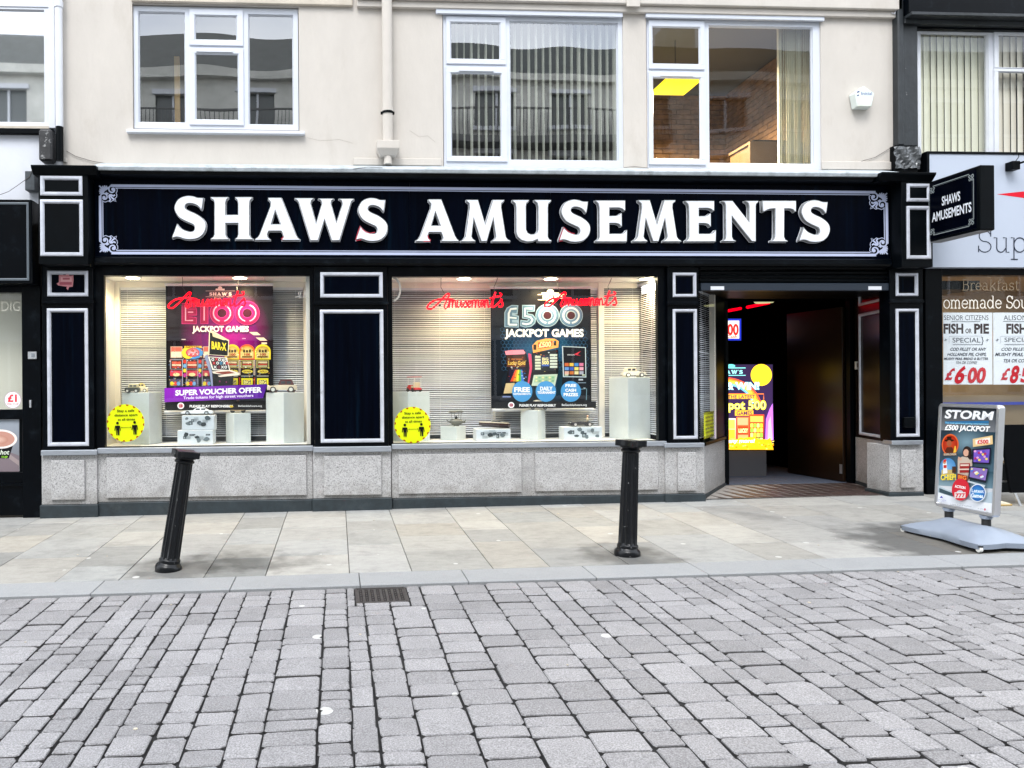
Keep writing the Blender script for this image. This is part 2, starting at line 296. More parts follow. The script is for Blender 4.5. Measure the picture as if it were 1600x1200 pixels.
class MB:
    def __init__(s): s.v = []; s.f = []; s.m = []; s.cm = 0
    def add(s, vs, fs):
        k = len(s.v); s.v += [tuple(q) for q in vs]; s.f += [tuple(i + k for i in f) for f in fs]; s.m += [s.cm] * len(fs); return s
    def box(s, x0, x1, y0, y1, z0, z1):
        if x0 > x1: x0, x1 = x1, x0
        if y0 > y1: y0, y1 = y1, y0
        if z0 > z1: z0, z1 = z1, z0
        return s.add([(x0, y0, z0), (x1, y0, z0), (x1, y1, z0), (x0, y1, z0), (x0, y0, z1), (x1, y0, z1), (x1, y1, z1), (x0, y1, z1)],
                     [(3, 2, 1, 0), (4, 5, 6, 7), (0, 1, 5, 4), (1, 2, 6, 5), (2, 3, 7, 6), (3, 0, 4, 7)])
    def prism(s, pts, lo, hi, axis='y'):
        n = len(pts)
        mk = {'y': lambda p, h: (p[0], h, p[1]), 'z': lambda p, h: (p[0], p[1], h), 'x': lambda p, h: (h, p[0], p[1])}[axis]
        vs = [mk(p, lo) for p in pts] + [mk(p, hi) for p in pts]
        fs = [tuple(range(n)), tuple(range(2 * n - 1, n - 1, -1))] + [(i, i + n, (i + 1) % n + n, (i + 1) % n) for i in range(n)]
        return s.add(vs, fs)
    def ringbox(s, x0, x1, z0, z1, w, y0, y1):
        # picture-frame moulding lying on a vertical face, mitred, with a sloped inner lip
        o = [(x0, z0), (x1, z0), (x1, z1), (x0, z1)]
        def ring(d, y): return [(x0 + d, y, z0 + d), (x1 - d, y, z0 + d), (x1 - d, y, z1 - d), (x0 + d, y, z1 - d)]
        rs = [ring(0, y1), ring(0, y0 + (y1 - y0) * .35), ring(w * .25, y0), ring(w * .7, y0), ring(w, y1)]
        vs = [p for r in rs for p in r]; fs = []
        for k in range(len(rs) - 1):
            for i in range(4):
                j = (i + 1) % 4; fs.append((k * 4 + i, k * 4 + j, k * 4 + 4 + j, k * 4 + 4 + i))
        return s.add(vs, fs)
    def cyl(s, p0, p1, r0, r1=None, n=12, caps=True):
        r1 = r0 if r1 is None else r1
        p0 = Vector(p0); p1 = Vector(p1); d = (p1 - p0).normalized(); a = d.orthogonal().normalized(); b = d.cross(a)
        vs = []
        for p, r in ((p0, r0), (p1, r1)):
            for i in range(n):
                t = 2 * math.pi * i / n; vs.append(p + a * math.cos(t) * r + b * math.sin(t) * r)
        fs = [(i, (i + 1) % n, (i + 1) % n + n, i + n) for i in range(n)]
        if caps: fs += [tuple(range(n - 1, -1, -1)), tuple(range(n, 2 * n))]
        return s.add(vs, fs)
    def tube(s, pts, r, n=6):
        pts = [Vector(p) for p in pts]; vs = []; m = len(pts); ref = None
        for k, p in enumerate(pts):
            d = (pts[min(k + 1, m - 1)] - pts[max(k - 1, 0)]).normalized()
            if ref is None: ref = d.orthogonal().normalized()
            a = (ref - d * ref.dot(d)); a = a.normalized() if a.length > 1e-4 else d.orthogonal().normalized(); ref = a; b = d.cross(a)
            for i in range(n):
                t = 2 * math.pi * i / n; vs.append(p + a * math.cos(t) * r + b * math.sin(t) * r)
        fs = [(k * n + i, k * n + (i + 1) % n, k * n + n + (i + 1) % n, k * n + n + i) for k in range(m - 1) for i in range(n)]
        fs += [tuple(range(n - 1, -1, -1)), tuple(range((m - 1) * n, m * n))]
        return s.add(vs, fs)
    def lathe(s, prof, n=24, c=(0, 0), flute=0, fn=0):
        vs = []; 
        for (r, z) in prof:
            for i in range(n):
                t = 2 * math.pi * i / n
                vs.append((c[0] + r * math.cos(t), c[1] + r * math.sin(t), z))
        m = len(prof)
        fs = [(k * n + i, k * n + (i + 1) % n, k * n + n + (i + 1) % n, k * n + n + i) for k in range(m - 1) for i in range(n)]
        fs += [tuple(range(n - 1, -1, -1)), tuple(range((m - 1) * n, m * n))]
        return s.add(vs, fs)
    def ball(s, c, rx, ry, rz, n=12, m=8):
        vs = []; fs = []
        for k in range(m + 1):
            ph = -math.pi / 2 + math.pi * k / m
            for i in range(n):
                t = 2 * math.pi * i / n
                vs.append((c[0] + rx * math.cos(ph) * math.cos(t), c[1] + ry * math.cos(ph) * math.sin(t), c[2] + rz * math.sin(ph)))
        fs = [(k * n + i, k * n + (i + 1) % n, k * n + n + (i + 1) % n, k * n + n + i) for k in range(m) for i in range(n)]
        return s.add(vs, fs)
    def build(s, name, mats, parent=None, bevel=0, smooth=None, rel=True, label=None, segs=1):
        me = D.meshes.new(name)
        off = Vector((0, 0, 0))
        if parent is not None and rel:
            p = parent
            while p is not None: off += Vector(p.location); p = p.parent
        me.from_pydata([(a - off.x, b - off.y, c - off.z) for a, b, c in s.v], [], s.f)
        if not isinstance(mats, (list, tuple)): mats = [mats]
        for m in mats: me.materials.append(m)
        if len(mats) > 1: me.polygons.foreach_set('material_index', s.m)
        bm = bmesh.new(); bm.from_mesh(me)
        bmesh.ops.remove_doubles(bm, verts=bm.verts, dist=1e-6)
        bmesh.ops.recalc_face_normals(bm, faces=bm.faces)
        if bevel:
            es = [e for e in bm.edges if len(e.link_faces) == 2 and e.calc_face_angle(0) > rad(25)]
            bmesh.ops.bevel(bm, geom=es, offset=bevel, segments=segs, profile=.6, affect='EDGES', clamp_overlap=True)
        bm.to_mesh(me); bm.free()
        if smooth is not None:
            me.shade_smooth(); me.set_sharp_from_angle(angle=rad(smooth))
        o = D.objects.new(name, me)
        if label: o['label'] = label
        return link(o, parent)

# ------------------------------------------------------------------ letters: all curves evaluated at once
def _eval(curves):
    obs = []
    for c in curves:
        o = D.objects.new('t', c); COL.objects.link(o); obs.append(o)
    bpy.context.view_layer.update()
    dg = bpy.context.evaluated_depsgraph_get(); res = []
    for o in obs: res.append(D.meshes.new_from_object(o.evaluated_get(dg)))
    for o in obs:
        c = o.data; D.objects.remove(o); D.curves.remove(c)
    return res
CH = 'ABCDEFGHIJKLMNOPQRSTUVWXYZabcdefghijklmnopqrstuvwxyz0123456789&!.,-*\'£?:{}'
BOLD = {0: 0.0, 1: .022, 2: .040}
def _txt(s, off=0.0):
    c = D.curves.new('t', 'FONT'); c.body = s; c.size = 1; c.offset = off; c.resolution_u = 3; c.fill_mode = 'FRONT'; return c
_list = [(_txt('|' + ch + '|'), ch, 'adv') for ch in CH] + [(_txt('||'), '', 'adv')]
for bk, bv in BOLD.items():
    for ch in CH: _list.append((_txt(ch, bv), ch, bk))
_ms = _eval([a[0] for a in _list]); ADV = {}; GL = {}
for (c, ch, k), me in zip(_list, _ms):
    xs = [v.co.x for v in me.vertices]
    if k == 'adv': ADV[ch] = max(xs) - min(xs)
    else: GL[(ch, k)] = ([(v.co.x, v.co.y) for v in me.vertices], [tuple(p.vertices) for p in me.polygons])
    D.meshes.remove(me)
for ch in CH: ADV[ch] -= ADV['']
ADV[' '] = .28
CAPH = max(v[1] for v in GL[('H', 0)][0])

def spl(pts, n=4):
    # closed outline; points with a third value are corners, runs between corners are splined
    N = len(pts); out = []
    for i in range(N):
        p1 = pts[i]; p2 = pts[(i + 1) % N]
        p0 = p1 if len(p1) > 2 else pts[i - 1]; p3 = p2 if len(p2) > 2 else pts[(i + 2) % N]
        for k in range(n):
            t = k / n
            f = lambda a, b, c, d: .5 * (2 * b + (c - a) * t + (2 * a - 5 * b + 4 * c - d) * t * t + (3 * b - a - 3 * c + d) * t ** 3)
            out.append((f(p0[0], p1[0], p2[0], p3[0]), f(p0[1], p1[1], p2[1], p3[1])))
    return out
SER = {}
SER['S'] = (70, 78, 555, 700, [spl([(522, 108, 1), (498, 270), (470, 278, 1), (440, 240), (400, 215), (350, 200), (300, 200), (270, 220), (265, 250), (290, 275), (340, 300), (400, 325),
    (460, 360), (510, 400), (545, 450), (555, 510), (540, 580), (500, 640), (430, 685), (340, 700), (250, 695), (180, 672), (130, 666), (75, 685, 1), (72, 655), (105, 570), (142, 465, 1),
    (170, 500), (215, 540), (270, 565), (330, 580), (370, 570), (385, 535), (370, 495), (320, 470), (250, 440), (180, 400), (130, 340), (103, 270), (110, 210), (150, 140), (210, 100),
    (290, 80), (370, 87), (430, 105), (480, 109)])])
SER['H'] = (605, 98, 1205, 702, [[(605, 100), (860, 100), (860, 125), (838, 148), (828, 190), (828, 345), (987, 345), (987, 190), (975, 150), (945, 125), (945, 100), (1195, 100), (1195, 130), (1168, 155),
    (1160, 190), (1160, 620), (1172, 650), (1205, 675), (1205, 700), (945, 700), (945, 678), (978, 655), (988, 620), (988, 475), (830, 475), (830, 620), (842, 650), (870, 675), (870, 700),
    (610, 700), (608, 675), (645, 650), (658, 620), (658, 190), (650, 155), (607, 128)]])
SER['A'] = (60, 97, 518, 545, [[(195, 97), (335, 97), (480, 480), (498, 510), (518, 525), (518, 545), (330, 545), (328, 525), (345, 505), (335, 470), (325, 450), (208, 450), (195, 480), (200, 505),
    (222, 525), (222, 545), (60, 545), (62, 525), (92, 505), (110, 475), (215, 190), (218, 150), (192, 120)], [(270, 250), (235, 370), (315, 370)]])
SER['M'] = (793, 103, 1303, 548, [[(850, 105), (975, 105), (1045, 345), (1118, 105), (1242, 105), (1242, 125), (1214, 150), (1212, 190), (1258, 490), (1275, 515), (1303, 530), (1303, 548), (1110, 548),
    (1108, 530), (1138, 510), (1148, 490), (1125, 330), (1065, 545), (1000, 545), (930, 330), (912, 490), (922, 510), (950, 530), (950, 548), (795, 548), (793, 530), (822, 512), (840, 485),
    (880, 190), (878, 150), (850, 125)]])
SER['W'] = (260, 112, 1100, 715, [[(262, 112), (540, 112), (540, 135), (510, 155), (500, 195), (567, 440), (640, 190), (625, 155), (590, 135), (590, 118), (820, 118), (820, 138), (788, 160), (782, 195),
    (850, 430), (925, 200), (915, 160), (875, 138), (875, 120), (1098, 120), (1098, 145), (1065, 170), (900, 715), (780, 715), (685, 440), (600, 715), (480, 715), (320, 190), (300, 155), (262, 135)]])
SER['U'] = (1070, 100, 1485, 550, [[(1070, 103), (1250, 103), (1250, 122), (1224, 145), (1218, 180), (1220, 415), (1235, 448), (1265, 462), (1300, 460), (1325, 445), (1335, 415), (1335, 180), (1328, 145),
    (1298, 122), (1298, 103), (1480, 103), (1480, 125), (1452, 150), (1448, 190), (1448, 490), (1460, 515), (1485, 525), (1485, 548), (1335, 548), (1330, 525), (1285, 545), (1225, 550),
    (1165, 533), (1122, 495), (1105, 440), (1105, 190), (1098, 150), (1070, 125)]])
SER['E'] = (402, 105, 740, 548, [[(402, 108), (720, 108), (720, 220), (702, 225), (682, 205), (650, 195), (555, 195), (555, 270), (620, 268), (650, 255), (668, 240), (683, 240), (685, 385), (668, 388),
    (650, 365), (620, 355), (555, 355), (555, 455), (680, 455), (708, 440), (728, 415), (740, 420), (736, 548), (405, 548), (405, 530), (432, 512), (440, 490), (438, 190), (430, 150), (402, 124)]])
SER['N'] = (215, 125, 655, 625, [[(218, 128), (345, 128), (535, 370), (535, 200), (525, 165), (492, 145), (492, 128), (655, 128), (655, 150), (628, 175), (625, 200), (625, 622), (568, 622), (340, 335),
    (342, 560), (355, 590), (388, 605), (388, 622), (222, 622), (222, 605), (250, 588), (258, 560), (255, 190), (245, 160), (216, 145)]])
SER['T'] = (693, 128, 1108, 625, [[(693, 130), (1105, 130), (1105, 265), (1085, 272), (1060, 245), (1030, 235), (965, 235), (962, 560), (975, 590), (1005, 605), (1005, 625), (798, 625), (798, 605),
    (830, 590), (842, 560), (842, 235), (790, 238), (755, 250), (720, 270), (697, 264)]])
def serif(ch, x0, y0, x1, y1, Yp):
    a, b, c, d, loops = SER[ch]
    return [[P(x0 + (p[0] - a) / (c - a) * (x1 - x0), y0 + (p[1] - b) / (d - b) * (y1 - y0), Yp) for p in lp] for lp in loops]
def curve2d(loops, ext, bev=0.0, off=0.0, cx=0, cz=0):
    c = D.curves.new('l', 'CURVE'); c.dimensions = '2D'; c.fill_mode = 'BOTH'; c.extrude = ext; c.bevel_depth = bev; c.offset = off; c.bevel_resolution = 0
    for lp in loops:
        s = c.splines.new('POLY'); s.points.add(len(lp) - 1); s.use_cyclic_u = True
        for q, p in zip(s.points, lp): q.co = (p[0] - cx, p[1] - cz, 0, 1)
    return c

# ------------------------------------------------------------------ flat print
class Art:
    """flat coloured print: pieces stacked a fraction of a millimetre apart on a plane"""
    def __init__(s, fmap, step=.00035): s.fm = fmap; s.st = step; s.v = []; s.f = []; s.c = []; s.n = 0; s.z = 0.0
    def _add(s, pts, faces, cols, fm=True):
        k = len(s.v); s.n += 1
        for p in pts:
            X, Z = s.fm(*p) if fm else p
            s.v.append((X, s.n, Z))
        s.f += [tuple(i + k for i in f) for f in faces]
        if len(cols) == 1: cols = cols * len(pts)
        s.c += [(*lin(c), 1) for c in cols]
    def poly(s, pts, col, cols=None): s._add(pts, [tuple(range(len(pts)))], cols or [col]); return s
    def rect(s, x0, y0, x1, y1, col, col2=None):
        # col2: the printed colour runs from col (y0) to col2 (y1)
        s._add([(x0, y0), (x1, y0), (x1, y1), (x0, y1)], [(0, 1, 2, 3)], [col, col, col2 or col, col2 or col]); return s
    def ell(s, cx, cy, rx, ry, col, col2=None, n=24, a0=0, a1=360):
        pts = [(cx, cy)] + [(cx + rx * math.cos(rad(a0 + (a1 - a0) * i / n)), cy + ry * math.sin(rad(a0 + (a1 - a0) * i / n))) for i in range(n + 1)]
        s._add(pts, [(0, i + 1, i + 2) for i in range(n)], [col] + [col2 or col] * (n + 1)); return s
    def line(s, pts, wd, col, closed=False):
        N = len(pts); vs = []
        for i, p in enumerate(pts):
            a = pts[i - 1] if (i or closed) else p; b = pts[(i + 1) % N] if (i < N - 1 or closed) else p
            dx, dy = b[0] - a[0], b[1] - a[1]; l = math.hypot(dx, dy) or 1; nx, ny = -dy / l * wd / 2, dx / l * wd / 2
            vs += [(p[0] + nx, p[1] + ny), (p[0] - nx, p[1] - ny)]
        fs = [(2 * i, 2 * i + 1, (2 * i + 3) % (2 * N), (2 * i + 2) % (2 * N)) for i in range(N if closed else N - 1)]
        s._add(vs, fs, [col]); return s
    def arc(s, cx, cy, rx, ry, a0, a1, wd, col, n=20):
        return s.line([(cx + rx * math.cos(rad(a0 + (a1 - a0) * i / n)), cy + ry * math.sin(rad(a0 + (a1 - a0) * i / n))) for i in range(n + 1)], wd, col)
    def text(s, t, x0, x1, yb, yt, col, bold=1, slope=0.0, shear=0.0, space=0.0):
        wd = sum(ADV[c] + space for c in t); x = 0; pts = []; fs = []
        for c in t:
            if c != ' ':
                vs, f = GL[(c, bold)]; k = len(pts); fs += [tuple(i + k for i in q) for q in f]
                for a, b in vs:
                    X = (x + a) / wd; Yv = b / CAPH
                    px = x0 + X * (x1 - x0) + shear * Yv * abs(yb - yt)
                    pts.append((px, yb + Yv * (yt - yb) + slope * (px - x0)))
            x += ADV[c] + space
        s._add(pts, fs, [col]); return s
    def ser(s, t, x0, x1, yb, yt, col, gap=.1):
        ws = []
        for c in t:
            if c == "'": ws.append(.18)
            else: a, b, cc, d, _ = SER[c]; ws.append((cc - a) / (d - b))
        tot = sum(ws) + gap * (len(t) - 1); x = 0
        for c, wv in zip(t, ws):
            if c == "'":
                xa = x0 + x / tot * (x1 - x0); xb = x0 + (x + wv) / tot * (x1 - x0); s.poly([(xa, yt), (xb, yt), (xa, yt + (yb - yt) * .3)], col)
            else:
                a, b, cc, d, lps = SER[c]; lp = lps[0]
                pts = [(x0 + (x + (p[0] - a) / (cc - a) * wv) / tot * (x1 - x0), yt + (p[1] - b) / (d - b) * (yb - yt)) for p in lp]
                s.poly(pts, col)
            x += wv + gap
        return s
    def build(s, name, material, parent, Y=0.0, frame=None, rel=True):
        # frame: (origin, right, up, normal) maps plane coordinates into space; otherwise the plane is Y = const, facing -Y
        vs = []
        for X, n, Z in s.v:
            if frame: o, r, u, nn = frame; vs.append(o + r * X + u * Z + nn * (n * s.st))
            else: vs.append(Vector((X, Y - n * s.st, Z)))
        off = Vector((0, 0, 0)); p = parent
        while rel and p is not None: off += Vector(p.location); p = p.parent
        me = D.meshes.new(name); me.from_pydata([tuple(v - off) for v in vs], [], s.f); me.materials.append(material)
        ca = me.color_attributes.new('ink', 'FLOAT_COLOR', 'POINT')
        ca.data.foreach_set('color', [q for c in s.c for q in c])
        bm = bmesh.new(); bm.from_mesh(me); bmesh.ops.triangulate(bm, faces=[f for f in bm.faces if len(f.verts) > 4]); bm.to_mesh(me); bm.free()
        return link(D.objects.new(name, me), parent)
def onY(Y): return lambda x, y: P(x, y, Y)
def zo(ox, oy, sc, Y): return lambda x, y: P(ox + x / sc, oy + y / sc, Y)

# =================================================================== GROUND
YK0, YK1 = -2.545, -2.868          # back and front of the kerb
gr = MB().add([(-60, -60, -.5), (60, -60, -.5), (60, 60, -.5), (-60, 60, -.5)], [(0, 1, 2, 3)]).build('ground', M_tar); tag(gr, kind='structure')
def slopes(o, x0, x1, y0, y1, dz, name, m, parent=None):
    return MB().add([(x0, y0, gz(x0, y0) + dz), (x1, y0, gz(x1, y0) + dz), (x1, y1, gz(x1, y1) + dz), (x0, y1, gz(x0, y1) + dz)], [(0, 1, 2, 3)]).build(name, m, parent)
ROT = (math.atan(GC), -math.atan(GB), 0)
road = struct('road')
slopes(None, -30, 30, -13, YK1, -.027, 'road_bed', M_joint, road)
# setts: cushions of worn concrete in columns running across the street
def sett_mesh(wx, ly, rs, up=True):
    r = random.Random(rs); g = .0038
    def ring(ins, z, jit):
        a, b = wx / 2 - g - ins, ly / 2 - g - ins; c = min(a, b) * .18
        pts = [(-a + c, -b), (0, -b - .001), (a - c, -b), (a, -b + c), (a, b - c), (a - c, b), (0, b + .001), (-a + c, b), (-a, b - c), (-a, -b + c)]
        return [(x + r.uniform(-jit, jit), y + r.uniform(-jit, jit), z) for x, y in pts]
    st = r.getstate(); r1 = ring(.0052, 0, .0042); r2 = ring(.0010, -.0055, .0032); r3 = ring(0, -.045, 0)
    n = 10; vs = r1 + r2 + r3
    fs = [tuple(range(n))] + [(i, i + n, (i + 1) % n + n, (i + 1) % n) for i in range(n)] + [(i + n, i + 2 * n, (i + 1) % n + 2 * n, (i + 1) % n + n) for i in range(n)]
    return vs, [tuple(reversed(f)) if k else f for k, f in enumerate(fs)]
LEN = (.10, .13, .165, .205, .245)
WID = (.112, .145, .172, .232)
_sm = {}
def get_sett(wi, li, k):
    if (wi, li, k) not in _sm:
        vs, fs = sett_mesh(WID[wi], LEN[li], wi * 100 + li * 10 + k)
        me = D.meshes.new('sett'); me.from_pydata(vs, [], fs); me.materials.append(M_sett); me.materials.append(M_grime)
        bm = bmesh.new(); bm.from_mesh(me); bmesh.ops.recalc_face_normals(bm, faces=bm.faces); bm.to_mesh(me); bm.free()
        me.polygons.foreach_set('material_index', [0] * 11 + [1] * 10)
        me.shade_smooth(); me.set_sharp_from_angle(angle=rad(28)); _sm[(wi, li, k)] = (me, vs, fs)
    return _sm[(wi, li, k)]
rs = random.Random(11)
gx0, gx1, gy0, gy1 = .112, .475, -3.215, -2.878   # gully
setts = []; cutset = []
x = G(495, 1180)[0]
seqR = [1, 0, 2, 3, 2, 1, 3, 0, 1, 2, 3, 1]; cols = []
xx = x
for wi in [1, 0, 2, 3]: cols.append((xx + WID[wi] / 2, wi)); xx += WID[wi]
while xx < 7.6:
    wi = rs.choice([0, 0, 1, 1, 1, 2, 2, 3]); cols.append((xx + WID[wi] / 2, wi)); xx += WID[wi]
xx = x
for wi in [3, 1, 2]: xx -= WID[wi]; cols.append((xx + WID[wi] / 2, wi))
while xx > -4.6:
    wi = rs.choice([0, 0, 1, 1, 1, 2, 2, 3]); xx -= WID[wi]; cols.append((xx + WID[wi] / 2, wi))
for cx, wi in cols:
    y = YK1 - .012 - (rs.uniform(0, .05))
    first = True
    while y > -6.2:
        li = rs.choice([0, 0, 1, 1, 2, 2, 3] if wi < 3 else [0, 1, 2, 2, 3, 4]); L_ = LEN[li]
        if first: y = YK1 - .010; first = False
        cy = y - L_ / 2; y -= L_
        W_ = WID[wi]
        xa_, xb_, ya_, yb_2 = cx - W_ / 2, cx + W_ / 2, cy - L_ / 2, cy + L_ / 2
        if xb_ > gx0 and xa_ < gx1 and yb_2 > gy0 and ya_ < gy1:
            for (u0, u1, w0, w1) in ((xa_, min(xb_, gx0), ya_, yb_2), (max(xa_, gx1), xb_, ya_, yb_2), (max(xa_, gx0), min(xb_, gx1), ya_, gy0)):
                if u1 - u0 > .03 and w1 - w0 > .03: cutset.append(((u0 + u1) / 2, (w0 + w1) / 2, u1 - u0, w1 - w0))
            continue
        setts.append((cx + rs.uniform(-.002, .002), cy, wi, li, rs.randrange(3), rs.uniform(-.004, .004), rs.uniform(-.012, .012), rs.uniform(-.02, .02)))
def sett_z(cx, cy): return gz(cx, cy) - .014
def px_of(X, Y, Z):
    v = Vector((X, Y + CAM_D, Z - EYE)); z = v.dot(_F); u = v.dot(_cr) / z * F_PX; q = v.dot(_cu) / z * F_PX; return PX0 + u, PY0 - q, z
def vis(s):
    px, py, z = px_of(s[0], s[1], sett_z(s[0], s[1])) if s[1] > -7.8 else (0, 9e9, 1)
    return -40 < px < 1640 and py < 1230, (WID[s[2]] * LEN[s[3]]) / z ** 3
ranked = sorted(setts, key=lambda s: (0 if vis(s)[0] else 1, -vis(s)[1]))
def gully_clip(cx, cy, W_, L_):
    return None
for s in ranked[:300 - len(cutset)]:
    cx, cy, wi, li, k, dz, ta, tb = s; me = get_sett(wi, li, k)[0]
    o = D.objects.new('sett', me); link(o, road, (cx, cy, sett_z(cx, cy) + dz)); o.rotation_euler = (ROT[0] + ta * .6, ROT[1] + ta * .5, tb * .5)
for cx, cy, W_, L_ in cutset:
    v, f = sett_mesh(W_, L_, int(cx * 1000) % 97); me = D.meshes.new('sett'); me.from_pydata(v, [], f); me.materials.append(M_sett); me.materials.append(M_grime); me.polygons.foreach_set('material_index', [0] * 11 + [1] * 10); me.shade_smooth(); me.set_sharp_from_angle(angle=rad(28))
    o = D.objects.new('sett', me); link(o, road, (cx, cy, sett_z(cx, cy))); o.rotation_euler = ROT
vs = []; fs = []; tones = []
for s in ranked[300 - len(cutset):]:
    cx, cy, wi, li, k, dz, ta, tb = s; _, v, f = get_sett(wi, li, k); n = len(vs); z = sett_z(cx, cy) + dz
    vs += [(cx + a, cy + b, z + c + GB * a + (GC + ta * .5) * b) for a, b, c in v]; fs += [tuple(i + n for i in q) for q in f]; tones += [rs.random()] * len(v)
me = D.meshes.new('sett_paving'); me.from_pydata(vs, [], fs); _nf = len(fs) // 21; me.materials.append(M_sett); me.materials.append(M_grime)
me.polygons.foreach_set('material_index', ([0] * 11 + [1] * 10) * _nf)
a = me.attributes.new('tone', 'FLOAT', 'POINT'); a.data.foreach_set('value', tones)
me.shade_smooth(); me.set_sharp_from_angle(angle=rad(28))
o = link(D.objects.new('sett_paving', me), road); o['kind'] = 'stuff'
slopes(None, -30, 30, -13, -6.3, -.016, 'far_road_surface', mat('far_setts', (.22, .22, .225), .85, var=.3, vscale=9), road)

kerb = struct('kerb')
def slab(name, x0, x1, y0, y1, top, thick, m, parent, bev=.004, jit=.0, col=None):
    z = lambda a, b: gz(a, b) + top
    g = .0026
    x0 += g; x1 -= g; y0 += g; y1 -= g
    b = MB().add([(x0, y0, z(x0, y0) - thick), (x1, y0, z(x1, y0) - thick), (x1, y1, z(x1, y1) - thick), (x0, y1, z(x0, y1) - thick),
                  (x0, y0, z(x0, y0)), (x1, y0, z(x1, y0)), (x1, y1, z(x1, y1)), (x0, y1, z(x0, y1))],
                 [(3, 2, 1, 0), (4, 5, 6, 7), (0, 1, 5, 4), (1, 2, 6, 5), (2, 3, 7, 6), (3, 0, 4, 7)])
    o = b.build(name, m, parent, bevel=bev)
    if col: o.color = (*col, 1)
    return o
kj = [-6.6, -5.6, -4.6, -3.64, -2.66, -1.72, -.76, .155, .93, 1.86, 2.69, 3.62, 4.62, 5.6, 6.6, 7.6, 8.6]
for a_, b_ in zip(kj, kj[1:]): slab('kerb_stone', a_, b_, YK1, YK0, .0, .10, M_kerb, kerb)

pave = struct('pavement')
slopes(None, -30, 30, YK0, .3, -.016, 'flag_bedding', M_jointf, pave)
pal = [(.36, .352, .33), (.35, .345, .325), (.345, .342, .33), (.328, .334, .33), (.362, .35, .325), (.37, .352, .318), (.335, .333, .32), (.358, .35, .328), (.312, .312, .302), (.348, .35, .342)]
cj = [(-1.0, -.543, [808, 826, 850, 872]), (-.543, .085, [809, 824, 844, 867]), (.085, .555, [814, 829, 851]), (.555, 1.175, [801, 818, 837, 861]), (1.175, 1.615, [798, 814, 827.5, 846]),
      (1.615, 2.225, [800, 815.5, 856]), (2.225, 2.69, [793, 809, 822, 848]), (2.69, 3.33, [796, 812, 836]), (3.33, 3.80, [800, 820, 848]), (3.80, 4.43, [790, 801, 821, 846]), (4.43, 4.90, [790, 806, 832]), (4.90, 5.53, [789, 815, 830])]
xl = -1.0; wds = [.62, .46]; k = 0
while xl > -7: cj.append((xl - wds[k % 2], xl, None)); xl -= wds[k % 2]; k += 1
xl = 5.53; k = 1
while xl < 9: cj.append((xl, xl + wds[k % 2], None)); xl += wds[k % 2]; k += 1
rf = random.Random(5)
for xa, xb, ys in cj:
    if ys:
        mid = (xa + xb) / 2; cuts = []
        for py in ys:
            # find Y at that row along the column's middle
            lo, hi = -2.5, 0
            for _ in range(30):
                m_ = (lo + hi) / 2
                if px_of(mid, m_, gz(mid, m_))[1] > py: lo = m_
                else: hi = m_
            cuts.append(lo)
    else:
        cuts = []; y = -rf.uniform(.3, .6)
        while y > -2.2: cuts.append(y); y -= rf.uniform(.38, .8)
    ed = [.05] + cuts + [YK0]
    for y1_, y0_ in zip(ed, ed[1:]):
        c = rf.choice(pal); k_ = rf.uniform(.80, 1.0); c = tuple(q * k_ for q in c)
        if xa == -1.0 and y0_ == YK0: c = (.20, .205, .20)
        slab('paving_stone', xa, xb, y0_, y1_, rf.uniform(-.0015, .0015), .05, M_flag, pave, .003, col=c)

# gully
gt = thing('drain_grate', 'rusty cast iron drain grate set among the setts against the kerb', 'drain', ((gx0 + gx1) / 2, (gy0 + gy1) / 2, gz(.3, -3.05) - .016), ROT)
hw, hl = (gx1 - gx0) / 2 - .004, (gy1 - gy0) / 2 - .004
b = MB(); t_ = .014
b.box(-hw, hw, -hl, -hl + t_, -.05, 0).box(-hw, hw, hl - t_, hl, -.05, 0).box(-hw, -hw + t_, -hl + t_, hl - t_, -.05, 0).box(hw - t_, hw, -hl + t_, hl - t_, -.05, 0)
b.build('frame', M_grate, gt, rel=False)
b = MB(); iw, il = hw - t_ - .004, hl - t_ - .004
b.box(-iw, iw, -il, -il + .016, -.03, -.003).box(-iw, iw, il - .016, il, -.03, -.003)
nc = 8
for i in range(nc + 1):
    xx = -iw + 2 * iw * i / nc; b.box(xx - .0085, xx + .0085, -il + .016, il - .016, -.03, -.003)
rows = 12
for j in range(1, rows):
    yy = -il + 2 * il * j / rows
    for i in range(nc):
        xa = -iw + 2 * iw * i / nc; o_ = .009 if (j % 2) else -.009
        b.box(xa + .0085, xa + 2 * iw / nc - .0085, yy - .0035, yy + .0035, -.028, -.006)
        if j % 2 == 0: b.box(xa + .016, xa + 2 * iw / nc - .016, yy - .012, yy + .012, -.029, -.0045)
b.build('grating', M_grate, gt, rel=False)

